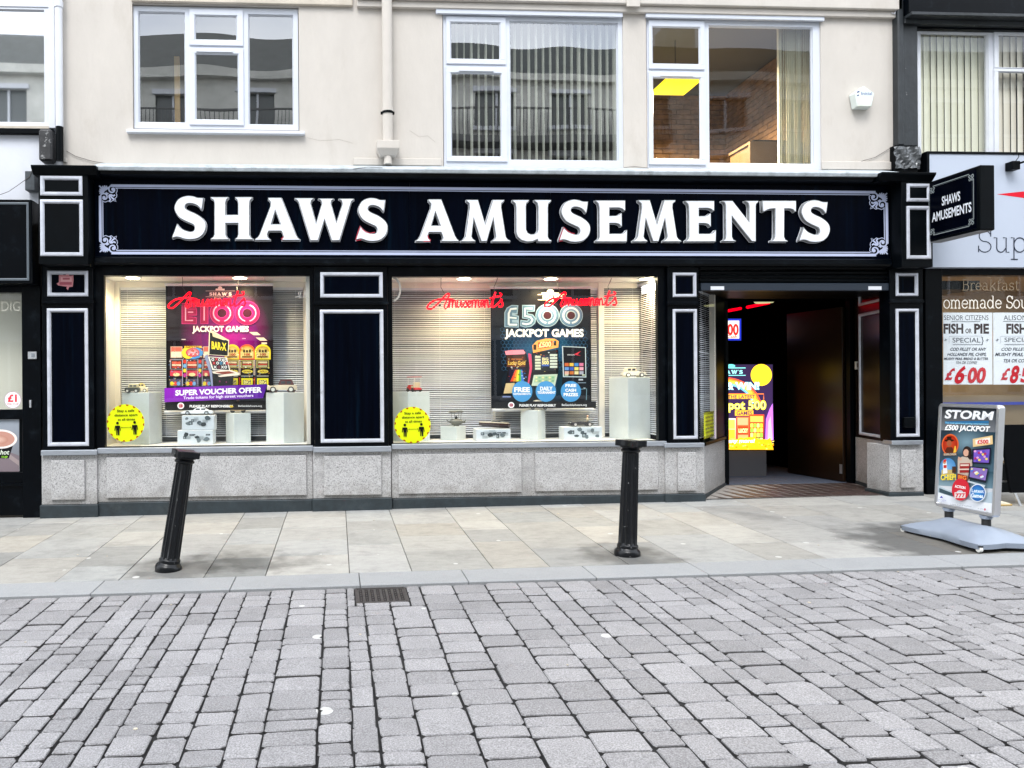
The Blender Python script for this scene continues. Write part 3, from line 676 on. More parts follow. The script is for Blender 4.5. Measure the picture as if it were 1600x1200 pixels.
# =================================================================== ARCADE BUILDING
bld = thing('arcade_building', 'cream rendered two storey building with a black and silver shopfront on the ground floor', 'building', (1.6, 0, 0))
XL, XR = P(98, 130, 0)[0], P(1402, 130, 0)[0]
ZTOP = 7.5
ZC = RC(150, 265, 1400, 272, 0)[3]
def wall_holes(x0, x1, z0, z1, holes, Y, dep, mb):
    xs = sorted({x0, x1, *[h[0] for h in holes], *[h[1] for h in holes]}); zs = sorted({z0, z1, *[h[2] for h in holes], *[h[3] for h in holes]})
    for a, b_ in zip(xs, xs[1:]):
        for c, d in zip(zs, zs[1:]):
            mx_, mz = (a + b_) / 2, (c + d) / 2
            if any(h[0] < mx_ < h[1] and h[2] < mz < h[3] for h in holes): continue
            mb.add([(a, Y, c), (b_, Y, c), (b_, Y, d), (a, Y, d)], [(0, 1, 2, 3)])
    for h in holes:
        a, b_, c, d = h
        mb.add([(a, Y, c), (b_, Y, c), (b_, Y, d), (a, Y, d), (a, Y + dep, c), (b_, Y + dep, c), (b_, Y + dep, d), (a, Y + dep, d)], [(0, 1, 5, 4), (1, 2, 6, 5), (2, 3, 7, 6), (3, 0, 4, 7)])
W1 = RC(207, 8, 467, 203, 0); W2 = RC(692, 14, 974, 264, 0); W3 = RC(1010, 20, 1283, 268, 0)
W2 = (W2[0], W2[1], ZC + .012, W2[3]); W3 = (W3[0], W3[1], ZC + .012, W3[3])
mb = MB(); wall_holes(XL, XR, ZC, ZTOP, [W1, W2, W3], 0, .14, mb); mb.build('wall', M_cream, bld)
MB().box(XL, XR, -.001, 9, ZTOP, ZTOP + .06).build('roof', M_lead, bld)
MB().box(XL, XL + .1, .16, 9, ZC, ZTOP).box(XR - .1, XR, .16, 9, ZC, ZTOP).box(XL, XR, 8.9, 9, 0, ZTOP).build('side_wall', M_stone, bld)
# rendered string course at the top, and stone lintel over the first window
zb = P(900, 17, -.05)[1]; x1_, x2_ = P(558, 10, -.05)[0], XR
MB().box(x1_, x2_, -.05, -.001, zb, zb + .07).build('string_course', M_cream, bld, bevel=.006)
MB().box(x1_, x2_, -.09, -.001, zb + .072, zb + .20).build('string_course', M_cream, bld, bevel=.008)
xa, xb_, _, _ = RC(205, 0, 551, 8, -.03)
MB().box(xa, xb_, -.04, -.001, W1[3] + .004, W1[3] + .42).build('lintel', M_stone, bld, bevel=.01)
q = RC(979, 0, 1000, 15, -.1); MB().box(q[0], q[1], -.11, -.092, zb + .03, zb + .3).build('bracket', M_cream, bld, bevel=.006)
# low uneven ledge of render above the shopfront
for (a, b_, c) in ((552, 690, 247), (1285, 1398, 252), (98, 104, 246)):
    q = RC(a, c, b_, 262, -.02); MB().box(q[0], q[1], -.02, -.001, ZC + .03, q[3]).build('render_ledge', M_cream, bld, bevel=.006)

def frame_rect(mb, o, i, y0, y1):
    # square frame between outer rect o and inner rect i (X0,X1,Z0,Z1)
    mb.box(o[0], o[1], y0, y1, i[3], o[3]).box(o[0], o[1], y0, y1, o[2], i[2]).box(o[0], i[0], y0, y1, i[2], i[3]).box(i[1], o[1], y0, y1, i[2], i[3])
def bead(mb, i, w_, y0, y1):
    # sloping glazing bead round a pane
    a, b_, c, d = i
    mb.add([(a, y0, c), (b_, y0, c), (b_, y0, d), (a, y0, d), (a + w_, y1, c + w_), (b_ - w_, y1, c + w_), (b_ - w_, y1, d - w_), (a + w_, y1, d - w_)],
           [(0, 1, 5, 4), (1, 2, 6, 5), (2, 3, 7, 6), (3, 0, 4, 7)])
def window(parent, outer, fixed, sashes, Y, label=None, m=M_white, gm=None, vent=None, name='window'):
    """outer rect and panes in picture pixels on plane Y; sashes: (outer, pane)"""
    gm = gm or M_glassU
    e = D.objects.new(name, None); link(e, parent); 
    if label: e['label'] = label
    O = RC(*outer, Y); holes = [RC(*f, Y) for f in fixed]; sh = [(RC(*s[0], Y), RC(*s[1], Y)) for s in sashes]
    mb = MB(); H = holes + [s[0] for s in sh]
    H2 = [(h[0] + .0, h[1], h[2], h[3]) for h in holes] + [(s[0] + .012, s[1] - .012, s[2] + .012, s[3] - .012) for s, _ in sh]
    wall_holes(O[0], O[1], O[2], O[3], H2, Y, .06, mb)
    mb.add([(O[0], Y, O[2]), (O[1], Y, O[2]), (O[1], Y, O[3]), (O[0], Y, O[3]), (O[0], Y + .06, O[2]), (O[1], Y + .06, O[2]), (O[1], Y + .06, O[3]), (O[0], Y + .06, O[3])],
           [(0, 1, 5, 4), (1, 2, 6, 5), (2, 3, 7, 6), (3, 0, 4, 7)])
    for h in holes: bead(mb, (h[0] + .001, h[1] - .001, h[2] + .001, h[3] - .001), .012, Y + .004, Y + .025)
    mb.build('frame', m, e)
    for h in holes: MB().box(h[0] + .002, h[1] - .002, Y + .028, Y + .034, h[2] + .002, h[3] - .002).build('pane', gm, e)
    for so_, si in sh:
        mb = MB(); frame_rect(mb, so_, (si[0] - .012, si[1] + .012, si[2] - .012, si[3] + .012), Y - .018, Y - .001)
        bead(mb, (si[0] - .0115, si[1] + .0115, si[2] - .0115, si[3] + .0115), .012, Y - .016, Y + .002)
        s_ = mb.build('sash', m, e, bevel=.003)
        MB().box(si[0], si[1], Y + .006, Y + .012, si[2], si[3]).build('pane', gm, e)
    if vent:
        v = RC(*vent, Y - .02); MB().box(v[0], v[1], Y - .032, Y - .019, v[2], v[3]).build('trickle_vent', M_wht, e, bevel=.003)
    return e
window(bld, (209, 12, 466, 202), [(216, 18, 289.5, 191.5), (388, 22.5, 458.5, 195)], [((296, 16, 380, 72), (306, 26, 369, 62)), ((296, 76, 381, 196), (307, 86, 371.5, 187))], .03,
       'three light white window with a timber batten standing behind it', vent=(307, 78, 364, 82))
q = RC(197, 203, 476, 208, -.06); MB().box(q[0], q[1], -.06, .05, q[2], q[3]).build('window_sill', M_wht, bld, bevel=.004)
window(bld, (693, 25, 973, 263), [(797, 34, 966, 251)], [((697, 27, 790, 101), (705, 37, 780, 92)), ((697, 105, 792, 253), (706, 116, 782, 244))], .02,
       'wide white window with open vertical blinds behind it', vent=(717, 108, 771, 112))
window(bld, (1011, 31, 1282, 267), [(1108, 41, 1270.5, 256)], [((1013, 33, 1100, 109), (1020, 44, 1091.5, 99.5)), ((1013, 113, 1102, 258), (1021, 123, 1093, 248))], .02,
       'wide white window onto a lit room with bare brick walls', gm=M_glassB, vent=(1032, 116, 1083, 120))
for r_ in ((681, 8, 973, 24), (1009, 18, 1288, 30)):
    q = RC(*r_, -.03); MB().box(q[0], q[1], -.035, -.002, q[2], q[3]).build('window_header', M_white, bld, bevel=.004)

# rooms behind
def room(x0, x1, z0, z1, dep, m, name='room_lining', y0=.15):
    mb = MB(); mb.add([(x0, y0, z0), (x1, y0, z0), (x1, dep, z0), (x0, dep, z0), (x0, y0, z1), (x1, y0, z1), (x1, dep, z1), (x0, dep, z1)],
                      [(0, 1, 2, 3), (4, 5, 6, 7), (2, 3, 7, 6), (0, 3, 7, 4), (1, 2, 6, 5)])
    return mb.build(name, m, bld)
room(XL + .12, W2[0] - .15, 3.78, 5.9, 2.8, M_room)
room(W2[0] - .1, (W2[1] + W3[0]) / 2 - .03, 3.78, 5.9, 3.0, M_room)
M_plast2 = mat('room_ceiling', (.10, .095, .085), .9)
rx0, rx1 = (W2[1] + W3[0]) / 2 + .03, W3[1] + .5
room(rx0, rx1, 3.80, 5.78, 3.4, M_plast2)
# brick lining of the lit room, laid brick by brick (back wall and end wall)
M_brick = mat('room_brick', (.22, .125, .062), .85, var=.4, vscale=7, bump=.2, bscale=50)
vb = MB(); rb = random.Random(3)
z = 3.81; r_i = 0
while z < 5.70:
    x = rx0 + .02 - (.11 if r_i % 2 else 0)
    while x < rx1 - .02:
        a, b_ = max(x, rx0 + .01), min(x + .215, rx1 - .01)
        if b_ > a + .02: vb.box(a, b_, 2.9 - rb.uniform(.0, .006), 3.0, z, z + .065)
        x += .225
    y = .2 + (.11 if r_i % 2 else 0)
    while y < 2.85: 
        vb.box(rx1 - .06 - rb.uniform(0, .006), rx1 - .02, y, min(y + .215, 2.88), z, z + .065); y += .225
    z += .075; r_i += 1
o = vb.build('brick_lining', M_brick, bld); o['kind'] = 'stuff'
MB().box(rx0 + .005, rx1 - .005, 2.93, 3.05, 3.80, 5.76).build('brick_mortar', mat('mortar', (.20, .15, .10), .9), bld)
# lit ceiling panel of that room
_a, _b = P(1043, 125, .95)[0], P(1096, 125, .95)[0]; _zp = P(1060, 125, .95)[1]
cp = MB().box(_a, _b, .95, 1.43, _zp, _zp + .04)
MB().tube([((_a + _b) / 2, 1.2, _zp + .04), ((_a + _b) / 2, 1.2, 5.78)], .006, 5).build('pendant_cord', M_wire, bld)
cp.build('ceiling_light_panel', mat('yellow_light_panel', (1, .78, .02), .5, emit=.9), bld)
al = D.lights.new('room_lamp', 'AREA'); al.energy = 190; al.size = .6; al.color = (1, .80, .52); al.shape = 'SQUARE'
ao = D.objects.new('room_lamp', al); link(ao, bld); ao.location = (rx0 + 1.0 - 1.6, 1.2, 5.04)
# things in the lit room: long box on legs against the right end
b = MB(); q = RC(1165, 208, 1214, 256, .9)
b.box(q[0], q[1] + .3, .8, .84, q[2] - .1, q[2] + .22).box(q[0] + .02, q[0] + .06, .84, 1.3, q[2] - .1, q[2] + .26).box(q[0], q[1] + .3, .8, 1.3, q[2] + .22, q[2] + .25)
t1 = thing('wooden_chest', 'pale wooden chest of shelves inside the brick walled room upstairs', 'chest', (q[0], .8, q[2]))
b.build('carcass', mat('pale_timber', (.11, .065, .03), .6, var=.15), t1)
MB().box(q[0] + .1, q[1] + .25, .9, 1.2, q[2] + .251, q[2] + .30).build('folder_stack', M_blk2, t1)
# batten behind the first window
a = P(278, 188, .5); c_ = P(276, 88, .5)
bt = thing('timber_batten', 'pale timber batten standing upright behind the left light of the first window', 'batten', (a[0], .5, 3.8))
MB().add([(a[0] - .03, .5, 3.79), (a[0] + .03, .5, 3.79), (c_[0] + .03, .5, c_[1]), (c_[0] - .03, .5, c_[1]), (a[0] - .03, .53, 3.79), (a[0] + .03, .53, 3.79), (c_[0] + .03, .53, c_[1]), (c_[0] - .03, .53, c_[1])],
         [(0, 1, 2, 3), (7, 6, 5, 4), (0, 4, 5, 1), (1, 5, 6, 2), (2, 6, 7, 3), (3, 7, 4, 0)]).build('batten', mat('batten_pine', (.55, .36, .15), .7, var=.1), bt)

# vertical blinds
def vert_blind(label, x0, x1, z0, z1, y, pitch, ang, wv=.085, name='vertical_blind', m=None):
    t = thing(name, label, 'blind', ((x0 + x1) / 2, y, z1))
    MB().box(x0, x1, y - .02, y + .02, z1 - .03, z1).build('head_rail', M_wht, t)
    me = D.meshes.new('vane'); h = z1 - z0 - .03; hw_ = wv / 2
    me.from_pydata([(-hw_, 0, 0), (0, .006, 0), (hw_, 0, 0), (-hw_, 0, -h), (0, .006, -h), (hw_, 0, -h)], [], [(0, 1, 4, 3), (1, 2, 5, 4)]); me.materials.append(m or M_vane)
    me.shade_smooth(); r = random.Random(int(x0 * 100)); x = x0 + pitch / 2; tx = (x0 + x1) / 2
    while x < x1:
        o = D.objects.new('vane', me); link(o, t, (x - tx, 0, -.03)); o.rotation_euler = (0, 0, rad(ang + r.uniform(-5, 5))); x += pitch
    return t
vert_blind('open vertical blind of narrow cream vanes behind the middle first floor window', W2[0] + .06, W2[1] - .02, W2[2] - .05, W2[3], .16, .082, 96)
vert_blind('drawn back vertical blind bunched at the right of the brick room window', P(1214, 100, .16)[0], W3[1] - .01, W3[2] - .05, W3[3], .16, .022, 70, .085)

# cornice, blocks and pilasters
q = RC(148, 262, 1404, 272, -.24); ZL = RC(148, 262, 1404, 272, -.24)
MB().prism([(-.26, q[2]), (-.27, q[2] + .035), (-.25, q[3] - .01), (0, ZC + .03), (0, q[2])], q[0], q[1], 'x').build('lead_flashing', M_lead, bld, bevel=.004)
q2 = RC(148, 272, 1404, 282, -.20)
MB().prism([(-.09, q2[2]), (-.22, q2[2] + .03), (-.245, q[2] - .001), (0, q[2] - .001), (0, q2[2])], q2[0], q2[1], 'x').build('cornice', M_blk, bld)
q = RC(148, 402, 1392, 415, -.12)
MB().prism([(-.102, q[3]), (-.135, q[3] - .02), (-.14, q[2] + .02), (-.12, q[2]), (.03, q[2]), (.03, q[3])], q[0], q[1], 'x').build('fascia_moulding', M_blk, bld)
FM = q
FB = RC(148, 278, 1391, 405, -.09)
MB().box(FB[0], FB[1], -.06, .0, FM[3] - .01, ZC - .02).build('fascia_backing', M_blk2, bld)
def block(cap, front, side_to, frames, Y, label):
    e = D.objects.new('fascia_block', None); link(e, bld); e['label'] = label
    f = RC(*front, Y); c = RC(*cap, Y - .06)
    MB().box(f[0], f[1], Y, .02, f[2], c[2] - .001).build('block', M_blk2, e, bevel=.004)
    MB().prism([(Y - .005, c[2]), (Y - .06, c[2] + (c[3] - c[2]) * .7), (Y - .065, c[3]), (.0, c[3] + .01), (0, c[2])], c[0], c[1], 'x').build('cap', M_blk2, e, bevel=.003)
    for fr in frames:
        r_ = RC(*fr, Y - .01); MB().ringbox(*r_, .040, Y - .018, Y - .001).build('panel_moulding', M_silver, e)
    return e
block((48, 258, 150, 271), (60, 268, 137, 413), 148, [(63, 275, 128.5, 305.5), (63, 312, 129.5, 400)], -.27, 'left console block of the sign')
block((1378, 269, 1463, 281), (1409, 279, 1457.5, 417), 148, [(1417, 287, 1454.5, 315), (1417, 322, 1454.5, 404.5)], -.27, 'right console block of the sign')
def pilaster(x0, x1, ytop, ybot, frames, ledge, Y=-.07, fw=.040):
    e = D.objects.new('pilaster', None); link(e, bld)
    f = RC(x0, ytop, x1, ybot, Y)
    MB().box(f[0], f[1], Y, .10, f[2], f[3]).build('post', M_blk, e, bevel=.004)
    l = RC(x0 - 1, ledge[0], x1 + 1, ledge[1], Y - .03); MB().box(l[0], l[1], Y - .035, Y - .001, l[2], l[3]).build('ledge', M_blk, e, bevel=.004)
    for fr in frames:
        r_ = RC(*fr, Y - .01); MB().ringbox(*r_, fw, Y - .020, Y - .001).build('panel_moulding', M_silver, e)
        i = .05; MB().add([(r_[0] + i, Y - .0012, r_[2] + i), (r_[1] - i, Y - .0012, r_[2] + i), (r_[1] - i, Y - .0012, r_[3] - i), (r_[0] + i, Y - .0012, r_[3] - i)], [(0, 1, 2, 3)]).build('panel', M_navy, e)
pilaster(66, 146, 414, 703, [(74, 423, 137.5, 463), (74, 482, 138, 697)], (469.5, 474))
pilaster(491, 606, 416, 698, [(500.5, 425.5, 598, 465), (500.5, 484, 599.5, 691.5)], (471, 476))
pilaster(1044, 1092.5, 417, 692, [(1051.5, 426, 1088, 464), (1052, 483, 1089.5, 686)], (471.5, 476.5), fw=.034)
pilaster(1391, 1443, 418, 690, [(1400, 426.5, 1434.5, 462.5), (1400.5, 482.5, 1436, 682.5)], (468, 473), fw=.034)
# small socket box on the fourth pilaster
q = RC(1412, 652, 1429, 668, -.10); MB().box(q[0], q[1], -.115, -.071, q[2], q[3]).build('key_switch_box', M_blk2, bld, bevel=.006)
# remains of a pink notice
a_ = Art(onY(-.073)); rp = random.Random(2)
a_.poly([(92, 430), (104, 429), (106, 427.5), (109, 431), (114.5, 430), (115, 437), (113.5, 448), (108, 448.5), (106, 453.5), (103.5, 450), (105, 448), (91, 446), (88.5, 443), (92, 441)], '#c9868c')
a_.rect(95, 433, 112, 440, '#e0a8ab').rect(98, 434, 109, 437, '#b3626c').rect(93, 441, 112, 445, '#a55562').rect(99, 428, 103, 430, '#3a2226')
pn = thing('torn_notice', 'torn pink paper notice stuck inside the small frame of the left pilaster', 'notice', (-2.95, -.07, 2.4)); a_.build('paper', M_inkM, pn, -.0725)

# shop window fronts: header, posts, sill
ZH = RC(162, 414, 1400, 431, -.03)
def shopwin(x0, x1, ytop, ybot, gap0, gap1, label):
    """black timber surround between pilasters and one sheet of glass"""
    e = D.objects.new('shop_window', None); link(e, bld); e['label'] = label
    o_ = RC(gap0, 414, gap1, ybot + 3, -.02); i_ = RC(x0, ytop, x1, ybot, -.02); mb = MB(); frame_rect(mb, o_, i_, -.02, .05); mb.build('surround', M_blk, e, bevel=.003)
    MB().box(i_[0], i_[1], .01, .018, i_[2], i_[3]).build('pane', M_glassS, e)
    return i_
B1 = shopwin(163, 484.5, 430.5, 697, 146.5, 490.5, 'left shop window')
B2 = shopwin(613.5, 1028.5, 432, 691, 606.5, 1043.5, 'right shop window')
def cill(x0, x1, y0, y1, Y, m=M_steel):
    q = RC(x0, y0, x1, y1, Y); MB().box(q[0], q[1], Y, .04, q[2], q[3]).build('metal_cill', m, bld, bevel=.004); return q
cill(63.5, 151, 703.5, 711.5, -.105); cill(152, 489, 698.5, 707, -.075); cill(489.5, 611.5, 698, 706.5, -.105)
cill(612.5, 1042, 691.8, 699.5, -.075); cill(1039, 1101, 692.3, 699.3, -.105)
cill(1394, 1443, 688.5, 695, -.105)
# granite stall risers
def riser(x0, x1, yt, yb, Y, panels, base, name='granite_riser', joint=None):
    e = D.objects.new(name, None); link(e, bld)
    q = RC(x0, yt, x1, yb, Y); r = RC(*base, Y - .03)
    MB().box(q[0], q[1], Y, .3, r[3] + .0, q[3]).build('granite_block', M_gran, e, bevel=.004)
    MB().box(r[0], r[1], Y - .032, .3, -.25, r[3] - .001).build('slate_base', M_base, e, bevel=.006)
    for p in panels:
        z = RC(*p, Y - .015); MB().box(z[0], z[1], Y - .027, Y - .0005, z[2], z[3]).build('raised_panel', M_gran, e, bevel=.005)
riser(65, 151.5, 711.5, 789, -.06, [(80, 719, 132.5, 781)], (62, 789, 153, 812))
riser(152.5, 488.8, 707, 785, -.03, [(167, 713, 479, 776)], (153.5, 783, 488, 800))
riser(489.2, 611, 706, 780, -.06, [(506, 712, 596, 773.5)], (488, 779, 613, 797))
riser(611.8, 1039, 699.5, 775, -.03, [(622.5, 709, 815, 770.5), (836, 707, 1028, 766.5)], (613.5, 776, 1040, 792))
riser(1040, 1101, 699.5, 772, -.06, [(1059, 706.5, 1087, 767)], (1040, 772, 1103, 783))
riser(1390, 1443, 695, 770, -.06, [(1408, 703, 1430, 762)], (1389, 769.5, 1444, 778))

# display bays
YB = .57
def ceil_tiles(x0, x1, z, nx):
    for i in range(nx):
        a, b_ = x0 + (x1 - x0) * i / nx, x0 + (x1 - x0) * (i + 1) / nx
        MB().box(a + .004, b_ - .004, .055, YB + .10, z, z + .02).build('ceiling_tile', M_bay, bld)
    MB().box(x0, x1, .055, YB + .1, z + .021, z + .05).build('ceiling_grid', M_blk2, bld)
MB().box(B1[0] - .06, B1[1] + .06, .052, YB + .1, B1[2] - .06, B1[2] + .004).build('bay_floor', M_bay, bld)
MB().box(B2[0] - .06, B2[1] - .0, .052, YB + .1, B2[2] - .06, B2[2] + .004).build('bay_floor', M_bay, bld)
ZB1, ZB2 = B1[3] + .012, B2[3] + .012
ceil_tiles(B1[0] - .06, B1[1] + .06, ZB1, 4); ceil_tiles(B2[0] - .06, B2[1] + .12, ZB2, 5)
MB().box(B1[0] - .1, B1[1] + .1, YB + .08, YB + .12, B1[2] - .05, ZB1 + .04).build('bay_back_board', mat('bay_backing', (.10, .115, .13), .8), bld)
MB().box(B2[0] - .1, B2[1] + .1, YB + .08, YB + .12, B2[2] - .05, ZB2 + .04).build('bay_back_board', _M['bay_backing'], bld)
def post(x0, x1, y, z0, z1, yy0, yy1): MB().box(x0, x1, yy0, yy1, z0, z1).build('bay_post', M_bwhite, bld, bevel=.004)
p0 = P(177, 600, YB)[0]; post(p0 , p0 + .085, 0, B1[2] + .004, ZB1 - .001, YB - .03, YB + .03)
post(B1[0] - .055, B1[0] - .004, 0, B1[2] + .004, ZB1 - .001, .055, .09)
p1 = P(328, 600, YB)[0]; post(p1, p1 + .055, 0, B1[2] + .004, ZB1 - .001, YB + .012, YB + .05)
p2 = P(474.5, 600, YB)[0]; post(p2, p2 + .05, 0, B1[2] + .004, ZB1 - .001, YB - .01, YB + .05)
post(B1[1] - .045, B1[1] + .02, 0, B1[2] + .004, ZB1 - .001, .055, .10)
p3 = P(934.5, 600, YB)[0]; post(p3, p3 + .07, 0, B2[2] + .004, ZB2 - .001, YB - .03, YB + .03)
p3b = P(768, 600, YB)[0]; post(p3b, p3b + .05, 0, B2[2] + .004, ZB2 - .001, YB + .012, YB + .05)
MB().box(B1[0] - .1, B1[1] + .06, YB - .02, YB + .04, ZB1 - .065, ZB1 - .001).build('bay_head_board', M_bwhite, bld)
MB().box(B2[0] - .1, B2[1] + .0, YB - .02, YB + .04, ZB2 - .065, ZB2 - .001).build('bay_head_board', M_bwhite, bld)
MB().box(B1[0] - .065, B1[0] - .05, .09, YB + .08, B1[2], ZB1).build('bay_side_board', M_bwhite, bld)
MB().box(B1[1] + .05, B1[1] + .065, .09, YB + .08, B1[2], ZB1).build('bay_side_board', M_bwhite, bld)
MB().box(B2[0] - .065, B2[0] - .05, .09, YB + .08, B2[2], ZB2).build('bay_side_board', M_bwhite, bld)

_slm = {}
def blind(label, p0, p1, z0, z1, pitch=.0226, tilt=30, seed=1, gaps=()):
    """venetian blind between plan points p0 and p1"""
    p0 = Vector((*p0, 0)); p1 = Vector((*p1, 0)); L_ = (p1 - p0).length; ang = math.atan2(p1.y - p0.y, p1.x - p0.x); mid = (p0 + p1) / 2
    t = thing('venetian_blind', label, 'blind', (mid.x, mid.y, z1), (0, 0, ang))
    MB().box(-L_ / 2, L_ / 2, -.014, .014, -.028, 0).build('head_rail', M_wht, t, rel=False)
    me = D.meshes.new('slat'); h = .0125; a = rad(tilt)
    pts = [(-h, 0), (-h * .4, .0022), (h * .4, .0022), (h, 0)]
    v = []
    for x in (-L_ / 2, L_ / 2): v += [(x, p * math.cos(a) - q_ * math.sin(a), p * math.sin(a) + q_ * math.cos(a)) for p, q_ in pts]
    me.from_pydata(v, [], [(i, i + 1, i + 5, i + 4) for i in range(3)]); me.materials.append(M_slat); me.shade_smooth()
    z = -.042; r = random.Random(seed); n = int((z1 - z0 - .07) / pitch)
    for i in range(n):
        o = D.objects.new('slat', me); link(o, t, (r.uniform(-.002, .002), 0, z)); o.rotation_euler = (r.uniform(-.12, .12), r.gauss(0, .0012), 0)
        if r.random() < .012: o.rotation_euler = (.5, .006, 0)
        z -= pitch
    c = MB()
    for fx in (-.42, 0, .42) if L_ > .5 else (-.3, .3): c.box(fx * L_ - .0012, fx * L_ + .0012, -.014, -.0125, z, 0)
    c.build('ladder_cord', M_wht, t, rel=False)
    MB().box(-L_ / 2, L_ / 2, -.012, .012, z - .012, z).build('bottom_rail', M_wht, t, rel=False)
    return t
yb_ = YB + .0
blind('venetian blind across the back of the left window, left of the purple poster', (p0 + .09, yb_), (p1 + .02, yb_), B1[2] + .04, ZB1 - .066, seed=2)
blind('venetian blind across the back of the left window, behind and right of the purple poster', (p1 + .03, yb_ - .004), (p2 + .0, yb_ - .004), B1[2] + .03, ZB1 - .066, seed=3)
blind('narrow venetian blind on the left side of the left window bay', (B1[0] - .03, .11), (p0 - .01, YB - .03), B1[2] + .04, ZB1 - .02, seed=4)
blind('venetian blind across the back of the right window, left of the blue poster', (B2[0] - .03, yb_), (p3b + .02, yb_), B2[2] + .03, ZB2 - .066, seed=5)
blind('venetian blind hanging behind the blue poster in the right window', (p3b + .03, yb_ - .004), (p3 - .005, yb_ - .004), B2[2] + .03, ZB2 - .066, seed=6)
xc = P(1000, 600, YB)[0]
blind('venetian blind at the back of the right window, right of the cream post', (p3 + .075, yb_), (xc, yb_), B2[2] + .03, ZB2 - .02, seed=7)
blind('venetian blind along the right end of the right window bay', (xc, yb_ - .01), (B2[1] + .03, .10), B2[2] + .03, ZB2 - .02, seed=8)

# downlights
def downlight(px, py, Z, label, e=48):
    u = P(px, py, .16); x = u[0]
    t = thing('ceiling_downlight', label, 'light', (x, .16, Z), group='downlights over the window displays')
    MB().cyl((0, 0, -.012), (0, 0, .0), .085, .095, 20).build('bezel', M_wht, t, rel=False)
    MB().cyl((0, 0, -.016), (0, 0, -.0125), .072, .072, 20).build('lens', M_lampw, t, rel=False)
    l = D.lights.new('downlight_lamp', 'SPOT'); l.energy = e; l.color = (1, .80, .44); l.shadow_soft_size = .05; l.spot_size = rad(150); l.spot_blend = .8
    o = D.objects.new('downlight_lamp', l); link(o, t); o.location = (0, .0, -.03); o.rotation_euler = (rad(6), 0, 0)
downlight(207, 429, ZB1 - .001, 'lit ceiling downlight at the far left of the left shop window')
downlight(375, 431, ZB1 - .001, 'lit ceiling downlight above the purple poster')
downlight(725, 432, ZB2 - .001, 'lit ceiling downlight above the left neon script of the right window')
downlight(861, 433, ZB2 - .001, 'lit ceiling downlight above the blue poster')
downlight(1010, 433, ZB2 - .001, 'lit ceiling downlight at the right end of the right shop window', 60)

# entrance
eL, eR = P(1101, 600, 0)[0], P(1390, 600, 0)[0]
iL, iR = (4.89, .99), (6.54, .90)
ZE = RC(1101, 443, 1390, 454, -.04)
fl = struct('entrance_floor')
ez = gz(5.3, 0) + .004
MB().add([(eL, -.005, ez - .004), (eR, -.005, ez + .008), (iR[0], iR[1] + .05, ez + .012), (iL[0], iL[1] + .02, ez + .002)], [(0, 1, 2, 3)]).build('grout_bed', M_grout, fl)
def in_quad(x, y):
    t = y / .95; a = eL + (iL[0] - eL) * t; b_ = eR + (iR[0] - eR) * t; return a, b_
tw = .155
for j in range(7):
    y0_, y1_ = .005 + j * .140, .005 + (j + 1) * .140 - .014
    x = 4.15
    while x < 6.7:
        a, b_ = in_quad(x, y0_ + .07); s0, s1 = max(x, a + .005), min(x + tw - .011, b_ - .005)
        if s1 - s0 > .03:
            zz = ez + (x - 5.3) * .0075 - .001
            MB().box(s0, s1, y0_, y1_, zz, zz + .006).build('floor_tile', M_tile, fl)
        x += tw
MB().add([(4.3, .97, ez + .011), (6.74, .97, ez + .014), (6.74, 6, ez + .014), (4.3, 6, ez + .011)], [(0, 1, 2, 3)]).build('carpet', M_carpet, fl)
e = D.objects.new('entrance', None); link(e, bld); e['label'] = 'recessed open entrance with tiled floor'
# header with shutter ribs and band
x0_, x1_ = P(1093, 440, -.02)[0], P(1391, 440, -.02)[0]
zt, z_b = P(1250, 415, -.02)[1], P(1250, 443, -.02)[1]
mb = MB(); n = 4
for i in range(n):
    a, b_ = z_b + (zt - z_b) * i / n, z_b + (zt - z_b) * (i + 1) / n
    mb.prism([(-.03, a + .004), (-.045, (a + b_) / 2), (-.03, b_ - .004), (.1, b_ - .004), (.1, a + .004)], x0_, x1_, 'x')
mb.build('shutter_curtain', M_blk2, e)
MB().box(x0_, x1_ , -.055, .02, P(1250, 454, -.055)[1], z_b).build('shutter_bottom_rail', mat('rail_navy', (.012, .02, .034), .35), e, bevel=.004)
MB().box(eL, 7.4, .021, 1.0, ZE[2] + .02, ZE[2] + .12).build('soffit', M_blk2, e)
for (a, b_) in ((1110.5, 1131.5), (1357, 1377.5)):
    q = RC(a, 447.3, b_, 453, -.06); MB().box(q[0], q[1], -.060, -.056, q[2], q[3]).build('white_tag', M_wht, e)
# splays: granite below, window or panel above
def quadwall(p, q_, z0, z1, th, m, name, parent, bev=.003, z0b=None):
    d = Vector((q_[0] - p[0], q_[1] - p[1])); n_ = Vector((-d.y, d.x)).normalized() * th
    pts = [p, q_, (q_[0] + n_.x, q_[1] + n_.y), (p[0] + n_.x, p[1] + n_.y)]
    return MB().prism(pts, z0, z1, 'z').build(name, m, parent, bevel=bev)
zs = P(1115, 693, .3)[1]
quadwall((eL - .02, .005), (iL[0], iL[1]), .10, zs, .12, M_gran, 'granite_block', e)
quadwall((eL - .02, -.01), (iL[0] + .01, iL[1] - .012), -.05, .10, .14, M_base, 'slate_base', e)
quadwall((eL - .0, -.02), (iL[0] + .02, iL[1] - .02), zs + .001, zs + .035, .14, M_blk2, 'cill', e)
quadwall((iR[0], iR[1]), (eR + .01, .005), .12, zs + .01, .12, M_gran, 'granite_block', e)
quadwall((iR[0] - .01, iR[1] - .01), (eR - .0, -.01), -.05, .12, .14, M_base, 'slate_base', e)
quadwall((iR[0], iR[1]), (eR + .01, .005), zs + .012, ZE[2] + .05, .12, mat('brown_black_panel', (.012, .008, .006), .22), 'side_panel', e)
